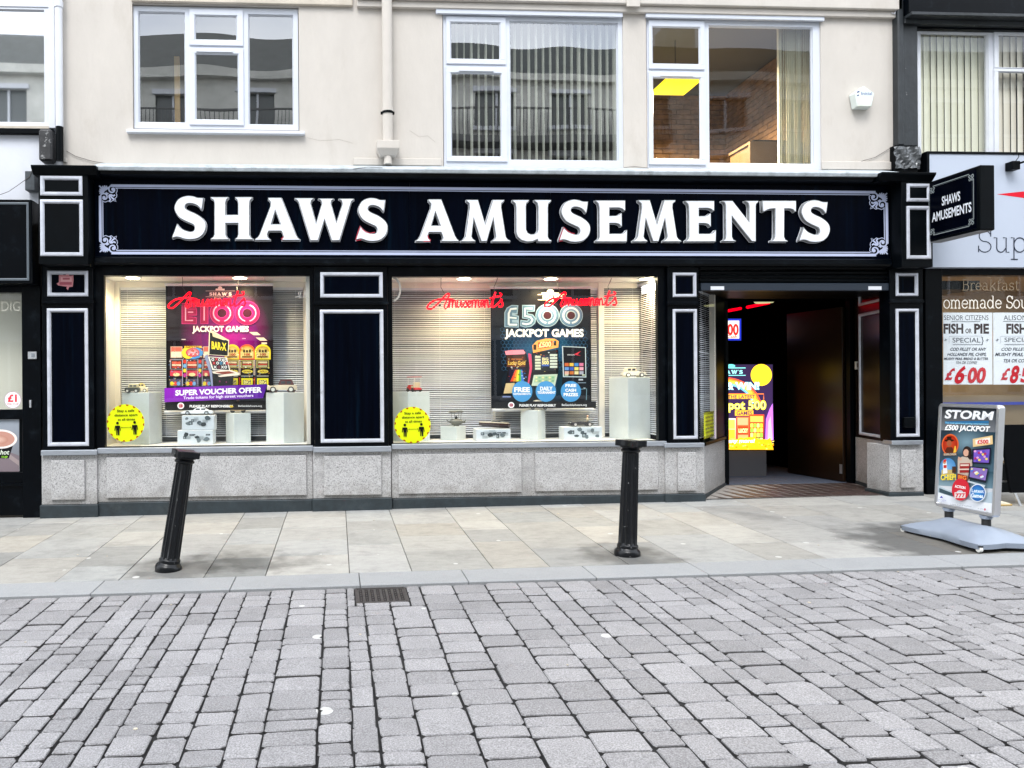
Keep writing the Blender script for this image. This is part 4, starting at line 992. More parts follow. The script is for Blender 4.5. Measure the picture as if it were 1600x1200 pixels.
# silver mouldings on the right splay
dR = Vector((eR - iR[0], .005 - iR[1], 0)); LR = dR.length; dR.normalize(); nR = Vector((dR.y, -dR.x, 0))
def splay_frame(u0, u1, z0, z1, w_=.035):
    mb = MB(); mb.ringbox(u0, u1, z0, z1, w_, -.018, -.001)
    vs = []
    for x, y, z in mb.v:
        p = Vector((iR[0], iR[1], 0)) + dR * x + nR * (-y); vs.append((p.x, p.y, z))
    mb.v = vs; mb.build('panel_moulding', M_silver, e)
zf0, zf1 = P(1362, 682, .45)[1], P(1362, 487, .45)[1]
splay_frame(.16 * LR, .86 * LR, zf0, zf1); splay_frame(.16 * LR, .86 * LR, zf1 + .10, zf1 + .32)
sw = thing('wall_switch', 'small cream switch plate on the black entrance panel', 'switch', (iR[0] + dR.x * .05, iR[1] + dR.y * .05, P(1341, 571, .85)[1]))
MB().box(-.03, .03, -.03, -.005, -.05, .05).build('plate', M_bwhite, sw, bevel=.004, rel=False)
MB().box(-.018, .018, -.034, -.0305, -.025, .03).build('rocker', mat('brown_plastic', (.12, .08, .05), .5), sw, rel=False)
# left splay window: frame post, blind, glass
dL = Vector((iL[0] - eL, iL[1], 0)).normalized()
post_a = Vector((eL, 0, 0)) + dL * .62
quadwall((post_a.x, post_a.y), (post_a.x + dL.x * .07, post_a.y + dL.y * .07), zs + .036, ZE[2] + .05, .06, M_bwhite, 'window_post', e)
quadwall((post_a.x + dL.x * .072, post_a.y + dL.y * .072), (iL[0] + .02, iL[1]), zs + .036, ZE[2] + .05, .10, M_blk2, 'door_post', e)
quadwall((eL, .02), (post_a.x, post_a.y), zs + .036, ZE[2] + .05, .006, M_glassS, 'pane', e)
blind('narrow venetian blind in the angled window beside the entrance', (eL + .0, .12), (post_a.x - .06, post_a.y + .02), zs + .06, ZE[2] + .04, seed=9)
MB().box(iL[0] + .0, iL[0] + .055, iL[1], iL[1] + .09, ez, ZE[2] + .05).build('door_jamb', M_blk2, e)
MB().box(iR[0] - .05, iR[0] + .0, iR[1] + .02, iR[1] + .10, ez, ZE[2] + .05).build('door_jamb', M_blk2, e)
# hall beyond
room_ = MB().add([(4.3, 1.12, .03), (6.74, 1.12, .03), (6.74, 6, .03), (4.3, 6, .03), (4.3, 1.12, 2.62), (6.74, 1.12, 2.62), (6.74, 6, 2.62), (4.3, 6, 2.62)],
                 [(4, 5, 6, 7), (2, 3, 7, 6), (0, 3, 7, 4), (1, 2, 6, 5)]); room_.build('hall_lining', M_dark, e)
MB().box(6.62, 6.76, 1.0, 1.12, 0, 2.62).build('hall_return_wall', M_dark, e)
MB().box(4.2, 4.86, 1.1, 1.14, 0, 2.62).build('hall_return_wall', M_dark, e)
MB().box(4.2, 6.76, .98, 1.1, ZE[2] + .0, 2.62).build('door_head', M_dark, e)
# open door leaf
hx, hy = iR[0] - .06, iR[1] + .12; tx, ty = 6.375, 2.02
dd = Vector((tx - hx, ty - hy, 0)); dl = dd.length; dd.normalize(); nd = Vector((-dd.y, dd.x, 0))
dr = thing('entrance_door', 'dark brown door leaf standing open inside the entrance', 'door', (hx, hy, ez + .02), (0, 0, math.atan2(dd.y, dd.x)))
MB().box(0, dl, -.02, .02, 0, 2.24).build('leaf', M_door, dr, bevel=.004, rel=False)
MB().box(.012, .05, .021, .030, .10, .22).build('hinge_plate', M_alu, dr, rel=False)
# warm lamp and red strip lights in the hall
l = D.lights.new('hall_lamp', 'SPOT'); l.energy = 18; l.color = (1, .50, .12); l.spot_size = rad(46); l.spot_blend = 1; l.shadow_soft_size = .15
o = D.objects.new('hall_lamp', l); link(o, bld); _p = Vector((5.15, 1.55, 1.75)); _q = Vector((6.40, 1.72, 1.20)); o.location = _p - Vector((1.6, 0, 0)); o.rotation_euler = (_p - _q).to_track_quat('Z', 'Y').to_euler()
cl = thing('hall_ceiling_light', 'flush oval ceiling light just inside the entrance', 'light', (5.72, 1.5, 2.46))
MB().cyl((0, 0, -.03), (0, 0, 0), .11, .13, 20).build('lens', mat('dim_lens', (.55, .55, .28), .5, emit=.6), cl, rel=False)
def strip(p0, p1, Y0, Y1, label):
    a, b_ = P(*p0, Y0), P(*p1, Y1); t = thing('red_strip_light', label, 'light', (a[0], Y0, a[1]), group='red strip lights in the hall')
    MB().tube([(a[0], Y0, a[1]), (b_[0], Y1, b_[1])], .022, 8).build('tube', mat('red_strip_glow', (1, .0, .012), .3, emit=.9, spec=0), t)
    MB().tube([(a[0], Y0, a[1] + .045), (b_[0], Y1, b_[1] + .045)], .02, 6).build('housing', M_dark, t)
strip((1130, 487), (1157, 482), 2.4, 3.2, 'shorter glowing red strip light on the left of the hall ceiling')
strip((1168, 480), (1213, 471), 2.2, 3.4, 'longer glowing red strip light on the hall ceiling')
# hanging lit sign in the hall
a_ = Art(onY(2.6)); a_.rect(1128, 498, 1158, 532, '#2233bb').rect(1128, 501, 1155, 529, '#f4f0e6').text('500', 1128, 1154, 523, 507, '#d3312c', 2).text('Cash', 1136, 1152, 528, 524, '#c05010', 1)
t = thing('hanging_lit_sign', 'small lit sign with a blue border hanging inside the entrance', 'sign', (P(1143, 515, 2.6)[0], 2.6, P(1143, 515, 2.6)[1]))
a_.build('face', ink('hall_sign_glow', .9), t, 2.6); q = RC(1128, 498, 1159, 532, 2.6); MB().box(q[0], q[1] + .02, 2.601, 2.7, q[2], q[3]).build('case', M_blk2, t)
# lit poster screen
YS = 1.75
m_ = zo(1100, 440, 4.285, YS)
a_ = Art(m_); a_.rect(40, 555, 460, 1125, '#2a1f3c', '#3a2450')
for i, c in enumerate(('#e8503a', '#f08a30', '#f6c840', '#9ccf60', '#6ab0e0')):
    a_.arc(130, 850, 250 - i * 12, 205 - i * 10, -92, -12, 12, c)
a_.ell(383, 625, 71, 73, '#f7c62c')
a_.rect(60, 575, 278, 581, '#79d0cf').rect(60, 625, 278, 630, '#79d0cf').ser("SHAW'S", 85, 258, 618, 592, '#8fe0dd').ell(178, 565, 30, 12, '#63c4c4')
a_.text('& WIN!', 150, 372, 722, 675, '#7fd3e4', 2).text('& WIN!', 152, 368, 720, 677, '#d9f4fa', 1)
a_.line([(60, 752), (398, 752), (398, 790)], 6, '#e87830')
a_.rect(60, 755, 345, 785, '#f0b030').text('WITH THE LATEST', 60, 340, 782, 760, '#3a2450', 1)
a_.text('Jackpot 500', 30, 414, 855, 798, '#f8ec30', 2).text('Jackpot 500', 32, 412, 853, 801, '#fff88a', 0)
a_.rect(205, 862, 328, 898, '#f0b030').text('GAMES', 215, 320, 893, 868, '#4a2450', 1)
for (x0, y0, x1, y1, c, c2) in ((130, 915, 210, 1080, '#e8d9c0', '#f8a030'), (215, 905, 300, 1080, '#f06a3a', '#e8402a'), (300, 890, 400, 1080, '#e84a20', '#3a2030')):
    a_.rect(x0, y0, x1, y1, c, c2)
a_.rect(222, 912, 292, 960, '#f4a070').rect(225, 968, 292, 1020, '#e0401c').rect(225, 1026, 292, 1060, '#f59a60').text('LUCKY', 228, 290, 1010, 985, '#fff2a0', 2)
a_.rect(136, 925, 204, 985, '#d8e850').rect(136, 990, 204, 1050, '#f8c030').rect(306, 900, 392, 940, '#f7b050')
for i in range(4):
    for j in range(4): a_.rect(308 + i * 21, 950 + j * 32, 325 + i * 21, 976 + j * 32, ('#d8e858', '#8ed040', '#e8f080', '#c8d838')[(i + j) % 4])
a_.poly([(405, 1060), (410, 920), (435, 850), (455, 815), (460, 1060)], '#b86ae0').poly([(420, 1060), (425, 940), (440, 900), (455, 1060)], '#e0a0ff')
rg = random.Random(4)
a_.poly([(40, 1125), (40, 1050)] + [(60 + i * 20, 1045 + rg.uniform(-8, 14)) for i in range(20)] + [(460, 1125)], '#f0a818')
for i in range(60): a_.ell(rg.uniform(45, 455), rg.uniform(1062, 1120), 7, 4, rg.choice(['#f8d040', '#e89010', '#ffe070', '#d87808']), n=6)
a_.text('many more!', 120, 328, 1076, 1052, '#ffffff', 1, shear=.2)
t = thing('lit_poster_screen', 'glowing advertising screen with a yellow disc standing inside the entrance', 'screen', (P(1165, 600, YS)[0], YS, ez))
a_.build('face', ink('lit_screen', 1.0), t, YS); q = RC(1106, 569, 1208.5, 703, YS)
MB().box(q[0], q[1] + .012, YS + .001, YS + .08, q[2] - .012, q[3] + .012).build('case', M_blk2, t, bevel=.004)
MB().box(q[0] + .1, q[1] - .1, YS + .01, YS + .06, ez + .002, q[2] - .013).build('stand', mat('grey_stand', (.12, .12, .13), .5), t)
# yellow leaflet on the angled window
t = thing('yellow_notice', 'yellow printed notice with striped edges stuck on the angled entrance window', 'notice', (eL, .02, 1))
dn = Vector((dL.y, -dL.x, 0)); o0 = Vector((eL, .02, 0)) + dn * .002
za, zb2 = P(1104, 683, .3)[1], P(1104, 643, .3)[1]
a_ = Art(lambda x, y: (x, y)); a_.rect(-.02, za, .56, zb2, '#e6f020')
for i in range(9): a_.poly([(i * .065, zb2), (i * .065 + .03, zb2), (i * .065 + .02, zb2 - .03), (i * .065 - .01, zb2 - .03)], '#202018'); a_.poly([(i * .065, za + .03), (i * .065 + .03, za + .03), (i * .065 + .02, za), (i * .065 - .01, za)], '#202018')
for i, s_ in enumerate(('Another Visitor', 'welcome in the', 'entrance window', 'games. Please', 'come inside')):
    a_.text('number. ' + s_ if 0 else s_, .03, .53, zb2 - .07 - i * .042, zb2 - .045 - i * .042, '#30380a', 1)
a_.build('paper', M_ink, t, frame=(o0, dL, Vector((0, 0, 1)), dn))

# downpipe
q = RC(597, 0, 613, 222, -.08); cx = (q[0] + q[1]) / 2; r_ = (q[1] - q[0]) / 2
dp = D.objects.new('downpipe', None); link(dp, bld); zt = 7.3
zh0, zh1 = P(603, 245, -.08)[1], P(603, 223, -.08)[1]; zbk = P(603, 177, -.08)[1]
MB().cyl((cx, -.09, zh1 - .02), (cx, -.09, zt), r_, n=20).build('pipe', M_cream, dp, smooth=40)
MB().cyl((cx, -.09, zbk - .012), (cx, -.09, zbk + .012), r_ + .008, n=20).box(cx - .075, cx - .045, -.1, -.07, zbk - .012, zbk + .012).box(cx + .045, cx + .075, -.1, -.07, zbk - .012, zbk + .012).build('pipe_clip', M_blk2, dp)
MB().cyl((cx, -.09, zbk + .013), (cx, -.09, zbk + .05), r_ + .006, n=20).build('pipe_collar', M_cream, dp, smooth=40)
mb = MB(); hw = P(620, 230, -.12)[0] - P(585, 230, -.12)[0]
mb.add([(cx - hw * .34, -.13, zh0), (cx + hw * .34, -.13, zh0), (cx + hw * .34, -.01, zh0), (cx - hw * .34, -.01, zh0), (cx - hw / 2, -.17, zh0 + .07), (cx + hw / 2, -.17, zh0 + .07), (cx + hw / 2, -.003, zh0 + .07), (cx - hw / 2, -.003, zh0 + .07),
        (cx - hw / 2, -.17, zh1), (cx + hw / 2, -.17, zh1), (cx + hw / 2, -.003, zh1), (cx - hw / 2, -.003, zh1)],
       [(3, 2, 1, 0), (0, 1, 5, 4), (1, 2, 6, 5), (2, 3, 7, 6), (3, 0, 4, 7), (4, 5, 9, 8), (5, 6, 10, 9), (6, 7, 11, 10), (7, 4, 8, 11), (8, 9, 10, 11)])
mb.build('hopper_head', M_cream, dp, bevel=.004)
MB().cyl((cx, -.09, ZC + .02), (cx, -.09, zh0), r_ * .8, r_ * .72, 16).build('spout', M_cream, dp, smooth=40)
# loose cables on the wall
def cable(pts, Y, r=.003, name='wall_cable', m=M_crack):
    MB().tube([(P(a, b_, Y)[0], Y, P(a, b_, Y)[1]) for a, b_ in pts], r, 5).build(name, m, bld)
cable([(104, 236), (118, 244), (145, 252), (180, 258), (196, 261)], -.012, .003)
cable([(1285, 266), (1310, 262), (1335, 256), (1352, 250), (1367, 246), (1382, 237), (1390, 232)], -.012)
cable([(1393, 20), (1398, 22), (1402, 6), (1404, -10)], -.06, .006, 'wall_cable', M_wht)
cable([(552, 264), (575, 261), (598, 262)], -.27, .003); cable([(1044, 266), (990, 260), (975, 262)], -.01, .0025)

for pts in ([(480, 215), (500, 220), (530, 218), (552, 224)], [(640, 204), (655, 214), (668, 212), (680, 222)]):
    cable(pts, -.0006, .0009, 'hairline_crack', mat('crack_shadow', (.30, .26, .22), .9))
# alarm box
ax0, ax1 = P(1329, 150, 0)[0], P(1364, 150, 0)[0]
pent = [P(a, b_, -.09) for a, b_ in ((1336, 145.5), (1350.5, 134.5), (1366.5, 145.5), (1362, 166), (1340, 166))]
cxp = sum(p[0] for p in pent) / 5; czp = sum(p[1] for p in pent) / 5
t = thing('alarm_box', 'white five sided alarm bell box high on the cream wall', 'alarm box', (cxp, 0, czp))
back = [(cxp + (x - cxp) * 1.12, czp + (z - czp) * 1.10) for x, z in pent]
MB().add([(x, -.09, z) for x, z in pent] + [(x, -.004, z) for x, z in back], [(0, 1, 2, 3, 4), (9, 8, 7, 6, 5)] + [(i, i + 5, (i + 1) % 5 + 5, (i + 1) % 5) for i in range(5)]).build('casing', mat('alarm_white', (.70, .76, .72), .4), t, bevel=.006)
q = RC(1341, 160, 1361, 166, -.095); MB().box(q[0], q[1], -.096, -.0905, q[2], q[3]).build('strobe_cover', mat('alarm_cream', (.66, .70, .62), .4), t, bevel=.002)
a_ = Art(onY(-.0915)); a_.text('Initial', 1345.5, 1363, 148.5, 143.5, '#2c4f9e', 0).poly([(1338, 143.5), (1342, 142), (1343.5, 143.5), (1340, 145)], '#1a2f78').poly([(1339, 149), (1341.5, 147.5), (1342, 149.5), (1339, 150)], '#1a2f78')
a_.build('logo', M_ink, t, -.0908)

# =================================================================== FASCIA SIGN
fs_ = thing('fascia_sign', 'long navy shop sign with raised white letters reading SHAWS AMUSEMENTS', 'sign', (1.7, -.1, 3.1))
zt = RC(148, 279, 1391, 280, -.09)[3]
xs_ = [FB[0]] + [P(v, 300, -.09)[0] for v in (405, 640, 860, 1090, 1250)] + [FB[1]]
for a, b_ in zip(xs_, xs_[1:]): MB().box(a + .0008, b_ - .0008, -.095, -.061, FM[3] + .002, zt).build('board', M_navy, fs_)
LET = [('S', 268, 304.8, 322.4, 374.7), ('H', 328.1, 306.7, 395.6, 375.3), ('A', 397.2, 308, 469.1, 376), ('W', 459.4, 308.6, 553.8, 376.5), ('S', 555.4, 308.1, 606.6, 377.6),
       ('A', 649, 310.5, 717.7, 377.9), ('M', 719.5, 311, 798.2, 378.2), ('U', 800.5, 311, 862.7, 378.5), ('S', 873, 310.7, 923.3, 378.8), ('E', 930.3, 311.8, 981, 378.3), ('M', 989, 311.5, 1065.5, 378.2),
       ('E', 1070.7, 312.5, 1120, 378.2), ('N', 1128.2, 312.5, 1186, 378.2), ('T', 1191, 312.5, 1245.4, 378.2), ('S', 1248.6, 311.5, 1297.9, 379)]
cs = []
for ch, a, b_, c, d in LET:
    lp = serif(ch, a, b_, c, d, -.15); cx = sum(p[0] for p in lp[0]) / len(lp[0]); cz = sum(p[1] for p in lp[0]) / len(lp[0])
    cs.append((curve2d(lp, .022, 0, -.0035, cx, cz), cx, cz)); cs.append((curve2d(lp, .0035, 0, -.0105, cx, cz), cx, cz)); cs.append((curve2d(lp, .003, 0, .0, cx, cz), cx, cz))
ms = _eval([c[0] for c in cs])
for i in range(0, len(ms), 3):
    cx, cz = cs[i][1], cs[i][2]; dz = fs_.location
    body, face, rim = ms[i:i + 3]
    for me_, m_ in ((body, M_rim), (face, M_letter), (rim, M_letter)):
        me_.transform(Matrix.Rotation(rad(90), 4, 'X')); me_.materials.clear(); me_.materials.append(m_)
    body.name = 'letter'; o = D.objects.new('letter', body); link(o, fs_, (cx - dz.x, -.12 - dz.y, cz - dz.z)); o['label'] = 'raised white letter ' + LET[i // 3][0]
    f = D.objects.new('letter_face', face); link(f, o, (0, -.0265, 0))
    f = D.objects.new('letter_back', rim); link(f, o, (0, .0215, 0))
# red edging left on some letters
def redtrim(pts, Yr=-.150):
    MB().tube([(P(a, b_, Yr)[0], Yr, P(a, b_, Yr)[1]) for a, b_ in pts], .0042, 5).build('red_trim', M_red, fs_)
z2 = lambda x, y: (430 + x / 8.889, 296 + y / 8.889); z3 = lambda x, y: (640 + x / 6.667, 296 + y / 6.667); z4 = lambda x, y: (870 + x / 6.667, 296 + y / 6.667)
redtrim([z2(*p) for p in ((1195, 700), (1130, 712), (1118, 700), (1150, 590), (1180, 505), (1215, 555), (1260, 590), (1320, 610), (1385, 595))])
redtrim([z2(*p) for p in ((120, 655), (85, 685), (105, 700))])
redtrim([z3(*p) for p in ((192, 480), (195, 505), (218, 525), (215, 540), (145, 542))])
redtrim([z4(*p) for p in ((60, 535), (30, 540), (28, 520), (55, 440), (75, 395), (110, 430), (150, 455), (185, 462))])
# border and corner ornaments
SILV = '#b9c1dc'
zc = lambda x, y: (145 + x / 22.857, 280 + y / 22.857)
def ornament(art, tx):
    """palmette with two scrolls; tx maps ornament pixels (22.857 to a picture pixel) to art coordinates"""
    T = tx
    for i in range(9):
        a = rad(180 + 45 - 88 + i * 22); c, s = math.cos(a), math.sin(a); L = 235 if i in (4,) else 205
        b0 = (430, 430); tip = (b0[0] + c * L * (1.18 if i == 4 else 1), b0[1] + s * L * (1.18 if i == 4 else 1)); w_ = 34
        pts = [b0, (b0[0] + c * L * .6 - s * w_, b0[1] + s * L * .6 + c * w_), (tip[0] - s * w_ * .6, tip[1] + c * w_ * .6), tip, (tip[0] + s * w_ * .6, tip[1] - c * w_ * .6), (b0[0] + c * L * .6 + s * w_, b0[1] + s * L * .6 - c * w_)]
        art.poly([T(*p) for p in pts], SILV)
    def spiral(cx, cy, r0, r1, a0, a1, w0, n=26):
        return [(cx + (r0 + (r1 - r0) * i / n) * math.cos(rad(a0 + (a1 - a0) * i / n)), cy + (r0 + (r1 - r0) * i / n) * math.sin(rad(a0 + (a1 - a0) * i / n))) for i in range(n + 1)]
    art.line([T(*p) for p in spiral(705, 370, 150, 60, -90, -420, 60)], 2.2, SILV); art.ell(*T(725, 360), 2.6, 2.6, SILV, n=12)
    art.line([T(*p) for p in spiral(415, 640, 150, 60, 180, 510, 60)], 2.2, SILV); art.ell(*T(405, 655), 2.6, 2.6, SILV, n=12)
    art.line([T(*p) for p in ((560, 500), (520, 540), (480, 470))], 2.6, SILV)
    for dx, dy in ((0, 0),):
        art.line([T(*p) for p in ((590, 560), (660, 560), (745, 600), (800, 560))], 2.4, SILV); art.line([T(*p) for p in ((590, 560), (590, 640), (640, 730), (600, 780))], 2.4, SILV)
        art.line([T(*p) for p in ((620, 580), (700, 670), (780, 730))], 2.4, SILV)
    art.line([T(*p) for p in ((810, 310), (880, 350), (875, 440), (840, 500), (868, 560), (855, 640), (800, 690), (835, 800), (730, 750), (640, 815), (560, 780), (450, 820), (350, 790))], 1.0, SILV)
YF = -.0965
def corner(flipx, flipy, cxp, cyp, name='corner_ornament'):
    a_ = Art(onY(YF), .0002)
    def T(x, y):
        u, v = x / 22.857 - 9.2, y / 22.857 - 7.5
        return (cxp + (-u if flipx else u), cyp + (-v if flipy else v))
    ornament(a_, T); a_.build(name, M_ink, fs_, YF)
corner(0, 0, 154, 287.5); corner(0, 1, 155, 396.5); corner(1, 0, 1387, 299); corner(1, 1, 1388, 400)
a_ = Art(onY(YF), .0002)
a_.line([(173, 290), (1368, 300.5)], 4.2, SILV).line([(181, 293.8), (1359, 304.4)], 1.3, SILV)
a_.line([(174, 395.3), (1369, 398.5)], 4.2, SILV).line([(182, 391.2), (1360, 394.3)], 1.3, SILV)
a_.line([(156.5, 306), (157, 378)], 4.2, SILV).line([(160.6, 313), (161, 371)], 1.3, SILV)
a_.line([(1385.2, 317), (1386, 381)], 4.2, SILV).line([(1381.2, 324), (1382, 375)], 1.3, SILV)
a_.build('border', M_ink, fs_, YF)

# =================================================================== PROJECTING SIGN
Yn, Yf_ = -.93, -.245
xf = P(1532, 300, Yn)[0]; zt_, zb_ = P(1532, 257.5, Yn)[1], P(1532, 359, Yn)[1]
ps = thing('projecting_sign', 'black box sign with SHAWS AMUSEMENTS in white projecting over the pavement', 'sign', (xf, Yf_, zb_))
MB().box(xf, xf + .155, Yn, Yf_, zb_, zt_).build('box', M_blk2, ps, bevel=.008)
MB().box(xf - .004, xf - .0005, Yn + .05, Yf_ - .02, zb_ + .025, zt_ - .025).build('face_panel', M_navy, ps)
MB().box(xf + .04, xf + .11, Yf_, -.07, zb_ + .15, zb_ + .2).box(xf + .04, xf + .11, Yf_, -.07, zt_ - .2, zt_ - .15).build('bracket', M_blk, ps)
MB().box(xf + .01, xf + .145, Yn + .02, Yf_ - .02, zb_ - .006, zb_ - .0005).build('underside_panel', mat('grey_underside', (.25, .25, .26), .6), ps)
wS, hS = (Yf_ - Yn), zt_ - zb_
# art plane: u to the right seen from the left = -Y ; map unit coords: x 0..100 (far to near), y 0..100 down
a_ = Art(lambda x, y: (x / 100 * wS, (100 - y) / 100 * hS), .0003)
def T1(fx, fy, s):
    def T(x, y):
        u, v = (x / 22.857 - 9.2) * s * .55, (y / 22.857 - 7.5) * s * .62
        x0_, y0_ = (91 if fx else 6.5), (91 if fy else 9)
        return (x0_ + (-u if fx else u), y0_ + (-v if fy else v))
    return T
for fx in (0, 1):
    for fy in (0, 1):
        bk = Art(a_.fm, .0003); T = T1(fx, fy, .72)
        for cxx, cyy, r_ in ((700, 370, 5), (415, 640, 5), (380, 400, 6), (650, 640, 5)): a_.ell(*T(cxx, cyy), r_ * .42, r_ * .5, '#8e9698', n=10); a_.ell(*T(cxx, cyy), r_ * .2, r_ * .25, '#101418', n=8)
for w_, o_, c in ((1.1, 0, '#9aa2a4'), (.45, 2.0, '#5c6468')):
    x0_, x1_, y0_, y1_ = 7 + o_, 90.5 - o_, 9.5 + o_, 90.5 - o_
    a_.line([(x0_ + 8, y0_), (x1_ - 8, y0_)], w_, c).line([(x0_ + 8, y1_), (x1_ - 8, y1_)], w_, c).line([(x0_, y0_ + 9), (x0_, y1_ - 9)], w_ * .9, c).line([(x1_, y0_ + 9), (x1_, y1_ - 9)], w_ * .9, c)
a_.text('SHAWS', 32.5, 67, 46, 32, '#e8ecf4', 1).text('AMUSEMENTS', 13.5, 87, 68.5, 54, '#e8ecf4', 1)
a_.build('face_print', M_ink, ps, frame=(Vector((xf - .0045, Yf_, zb_)), Vector((0, -1, 0)), Vector((0, 0, 1)), Vector((-1, 0, 0))))

# =================================================================== POSTERS IN THE WINDOWS
def poster(label, x0, y0, x1, y1, rt, rb, Y, art):
    q = RC(x0, y0, x1, y1, Y); t = thing('hanging_poster', label, 'poster', ((q[0] + q[1]) / 2, Y, q[3]))
    # sheet hanging with a slight curl, real thickness
    MB().box(q[0], q[1], Y + .0005, Y + .002, q[2], q[3]).build('sheet', M_blk2, t)
    for r_ in (rt, rb):
        z = RC(*r_, Y); MB().cyl((z[0], Y, (z[2] + z[3]) / 2), (z[1], Y, (z[2] + z[3]) / 2), (z[3] - z[2]) / 2, n=10).build('rail', M_wht, t, smooth=40)
    art.build('print', M_ink, t, Y); return t
YP = .43
A1 = lambda x, y: P(255 + x / 8.889, 520 + y / 8.889, YP)
def top1(x, y): return (x, y - 711.1)     # from the upper crop to the lower crop frame
a = Art(A1, .0003)
a.rect(60, -650, 1525, 1065, '#1a0d17', '#080508')
a.ell(860, 10, 640, 650, '#a00a84', '#180d1a', 40); a.ell(930, 60, 400, 360, '#a8088e', '#5c0860', 40)
a.rect(60, 150, 110, 1065, '#0c080c').poly([(60, 640), (60, 740), (1525, 740), (1525, 640)], '#0a060a')
# logo
Y0 = -711
a.ell(790, Y0 + 90, 30, 26, '#f3dcd6', n=12).rect(728, Y0 + 98, 852, Y0 + 122, '#f3dcd6').rect(590, Y0 + 126, 998, Y0 + 134, '#b79c96').ser("SHAW'S", 640, 950, Y0 + 195, Y0 + 150, '#f4e4de').rect(590, Y0 + 206, 850, Y0 + 214, '#b79c96').rect(880, Y0 + 206, 998, Y0 + 214, '#b79c96')
a.text('Fun', 700, 800, Y0 + 245, Y0 + 215, '#e0b8b0', 0, shear=.3)
# pound 100 in neon outline
PK, PK2, PK3 = '#a80a5c', '#d83c8c', '#f0a8cc'
def blk(pts, closed=True, w1=92, w2=74, w3=14, inner=True):
    a.line(pts, w1, '#8a0c54').line(pts, w1 - 8, PK2).line(pts, w2, PK)
def E_(dx, f1, f2, f3, f4, w_=78):
    pass
a.poly([(258, Y0 + 300), (440, Y0 + 300), (470, Y0 + 390), (470, Y0 + 470), (350, Y0 + 480), (470, Y0 + 500), (465, Y0 + 590), (258, Y0 + 590)], '#d03488')
a.poly([(266, Y0 + 306), (436, Y0 + 306), (462, Y0 + 394), (462, Y0 + 462), (345, Y0 + 478), (462, Y0 + 508), (457, Y0 + 582), (266, Y0 + 582)], '#96084c')
a.line([(312, Y0 + 330), (312, Y0 + 540), (415, Y0 + 540)], 17, PK3).line([(345, Y0 + 425), (418, Y0 + 425)], 17, PK3)
a.rect(350, Y0 + 380, 455, Y0 + 386, '#d03488').rect(350, Y0 + 450, 455, Y0 + 456, '#d03488').rect(365, Y0 + 492, 455, Y0 + 498, '#d03488')
a.rect(518, Y0 + 300, 628, Y0 + 588, '#d03488').rect(525, Y0 + 300, 621, Y0 + 581, '#96084c').rect(562, Y0 + 325, 580, Y0 + 540, PK3)
for cx in (818, 1170):
    a.ell(cx, Y0 + 438, 170, 166, '#d03488', n=40).ell(cx, Y0 + 438, 163, 159, '#b80e74', '#8c0848', n=40)
    a.ell(cx, Y0 + 438, 72, 68, '#d03488', n=28).ell(cx, Y0 + 438, 64, 60, '#3a0820', n=28)
    a.arc(cx, Y0 + 438, 118, 114, -75, 75, 17, PK3).arc(cx, Y0 + 438, 118, 114, 105, 255, 17, PK3)
a.text('JACKPOT GAMES', 418, 1188, Y0 + 695, Y0 + 622, '#ffffff', 2)
# left fruit machines
for ox in (0, 218, 436):
    x0 = 105 + ox; x1 = min(x0 + 165, 605)
    if ox == 436: x0 = 560; x1 = 640
    a.rect(x0, 190, x1, 350, '#c9a898').rect(x0 + 10, 200, x1 - 10, 255, '#d06858').rect(x0 + 10, 268, x1 - 10, 340, '#efe6c8').rect(x0 - 8, 365, x1 + 8, 510, '#8d8d98').rect(x0 + 8, 380, x1 - 6, 500, '#3a1818').rect(x0 + 20, 400, x1 - 20, 430, '#e8604a').rect(x0 + 20, 436, x1 - 20, 460, '#f0c8a8').rect(x0 + 20, 466, x1 - 20, 488, '#c04438')
    a.rect(x0 - 6, 525, x1 + 6, 600, '#d8485a').ell((x0 + x1) / 2, 580, (x1 - x0) * .28, 24, '#f0e0a0', n=16).rect(x0 - 6, 608, x1 + 6, 632, '#15101a').rect(x0 - 12, 640, x1 + 12, 745, '#55506a')
    a.ell(x0 + 20, 705, 26, 30, '#f0d838', n=12).ell(x0 + 68, 705, 26, 30, '#e04830', n=12).ell(min(x0 + 112, x1), 705, 24, 28, '#7ab0e0', n=12)
a.ell(415, 280, 145, 85, '#4f9be0', n=30).ell(350, 280, 90, 82, '#f4d640', n=24).rect(300, 185, 540, 210, '#e8c838').ell(415, 275, 95, 62, '#e0d0d8', '#c83040', n=24).text('PARTY TIME', 320, 510, 212, 190, '#7a3010', 1).rect(340, 285, 390, 318, '#d83850').rect(395, 285, 445, 318, '#d83850').rect(450, 285, 500, 318, '#d83850').text('7 7 7', 345, 498, 312, 292, '#ffffff', 1).text('10p', 385, 440, 262, 235, '#c03018', 2)
for i, (yy, c) in enumerate(((400, '#e03828'), (460, '#7ab4e8'), (525, '#f0d838'), (590, '#c030a0'))):
    a.ell(306, yy, 22, 28, c, n=12).ell(516, yy, 22, 28, c, n=12)
a.rect(272, 370, 280, 740, '#b8b8c4').rect(332, 370, 338, 740, '#b8b8c4').rect(484, 370, 490, 740, '#b8b8c4').rect(545, 370, 552, 740, '#b8b8c4')
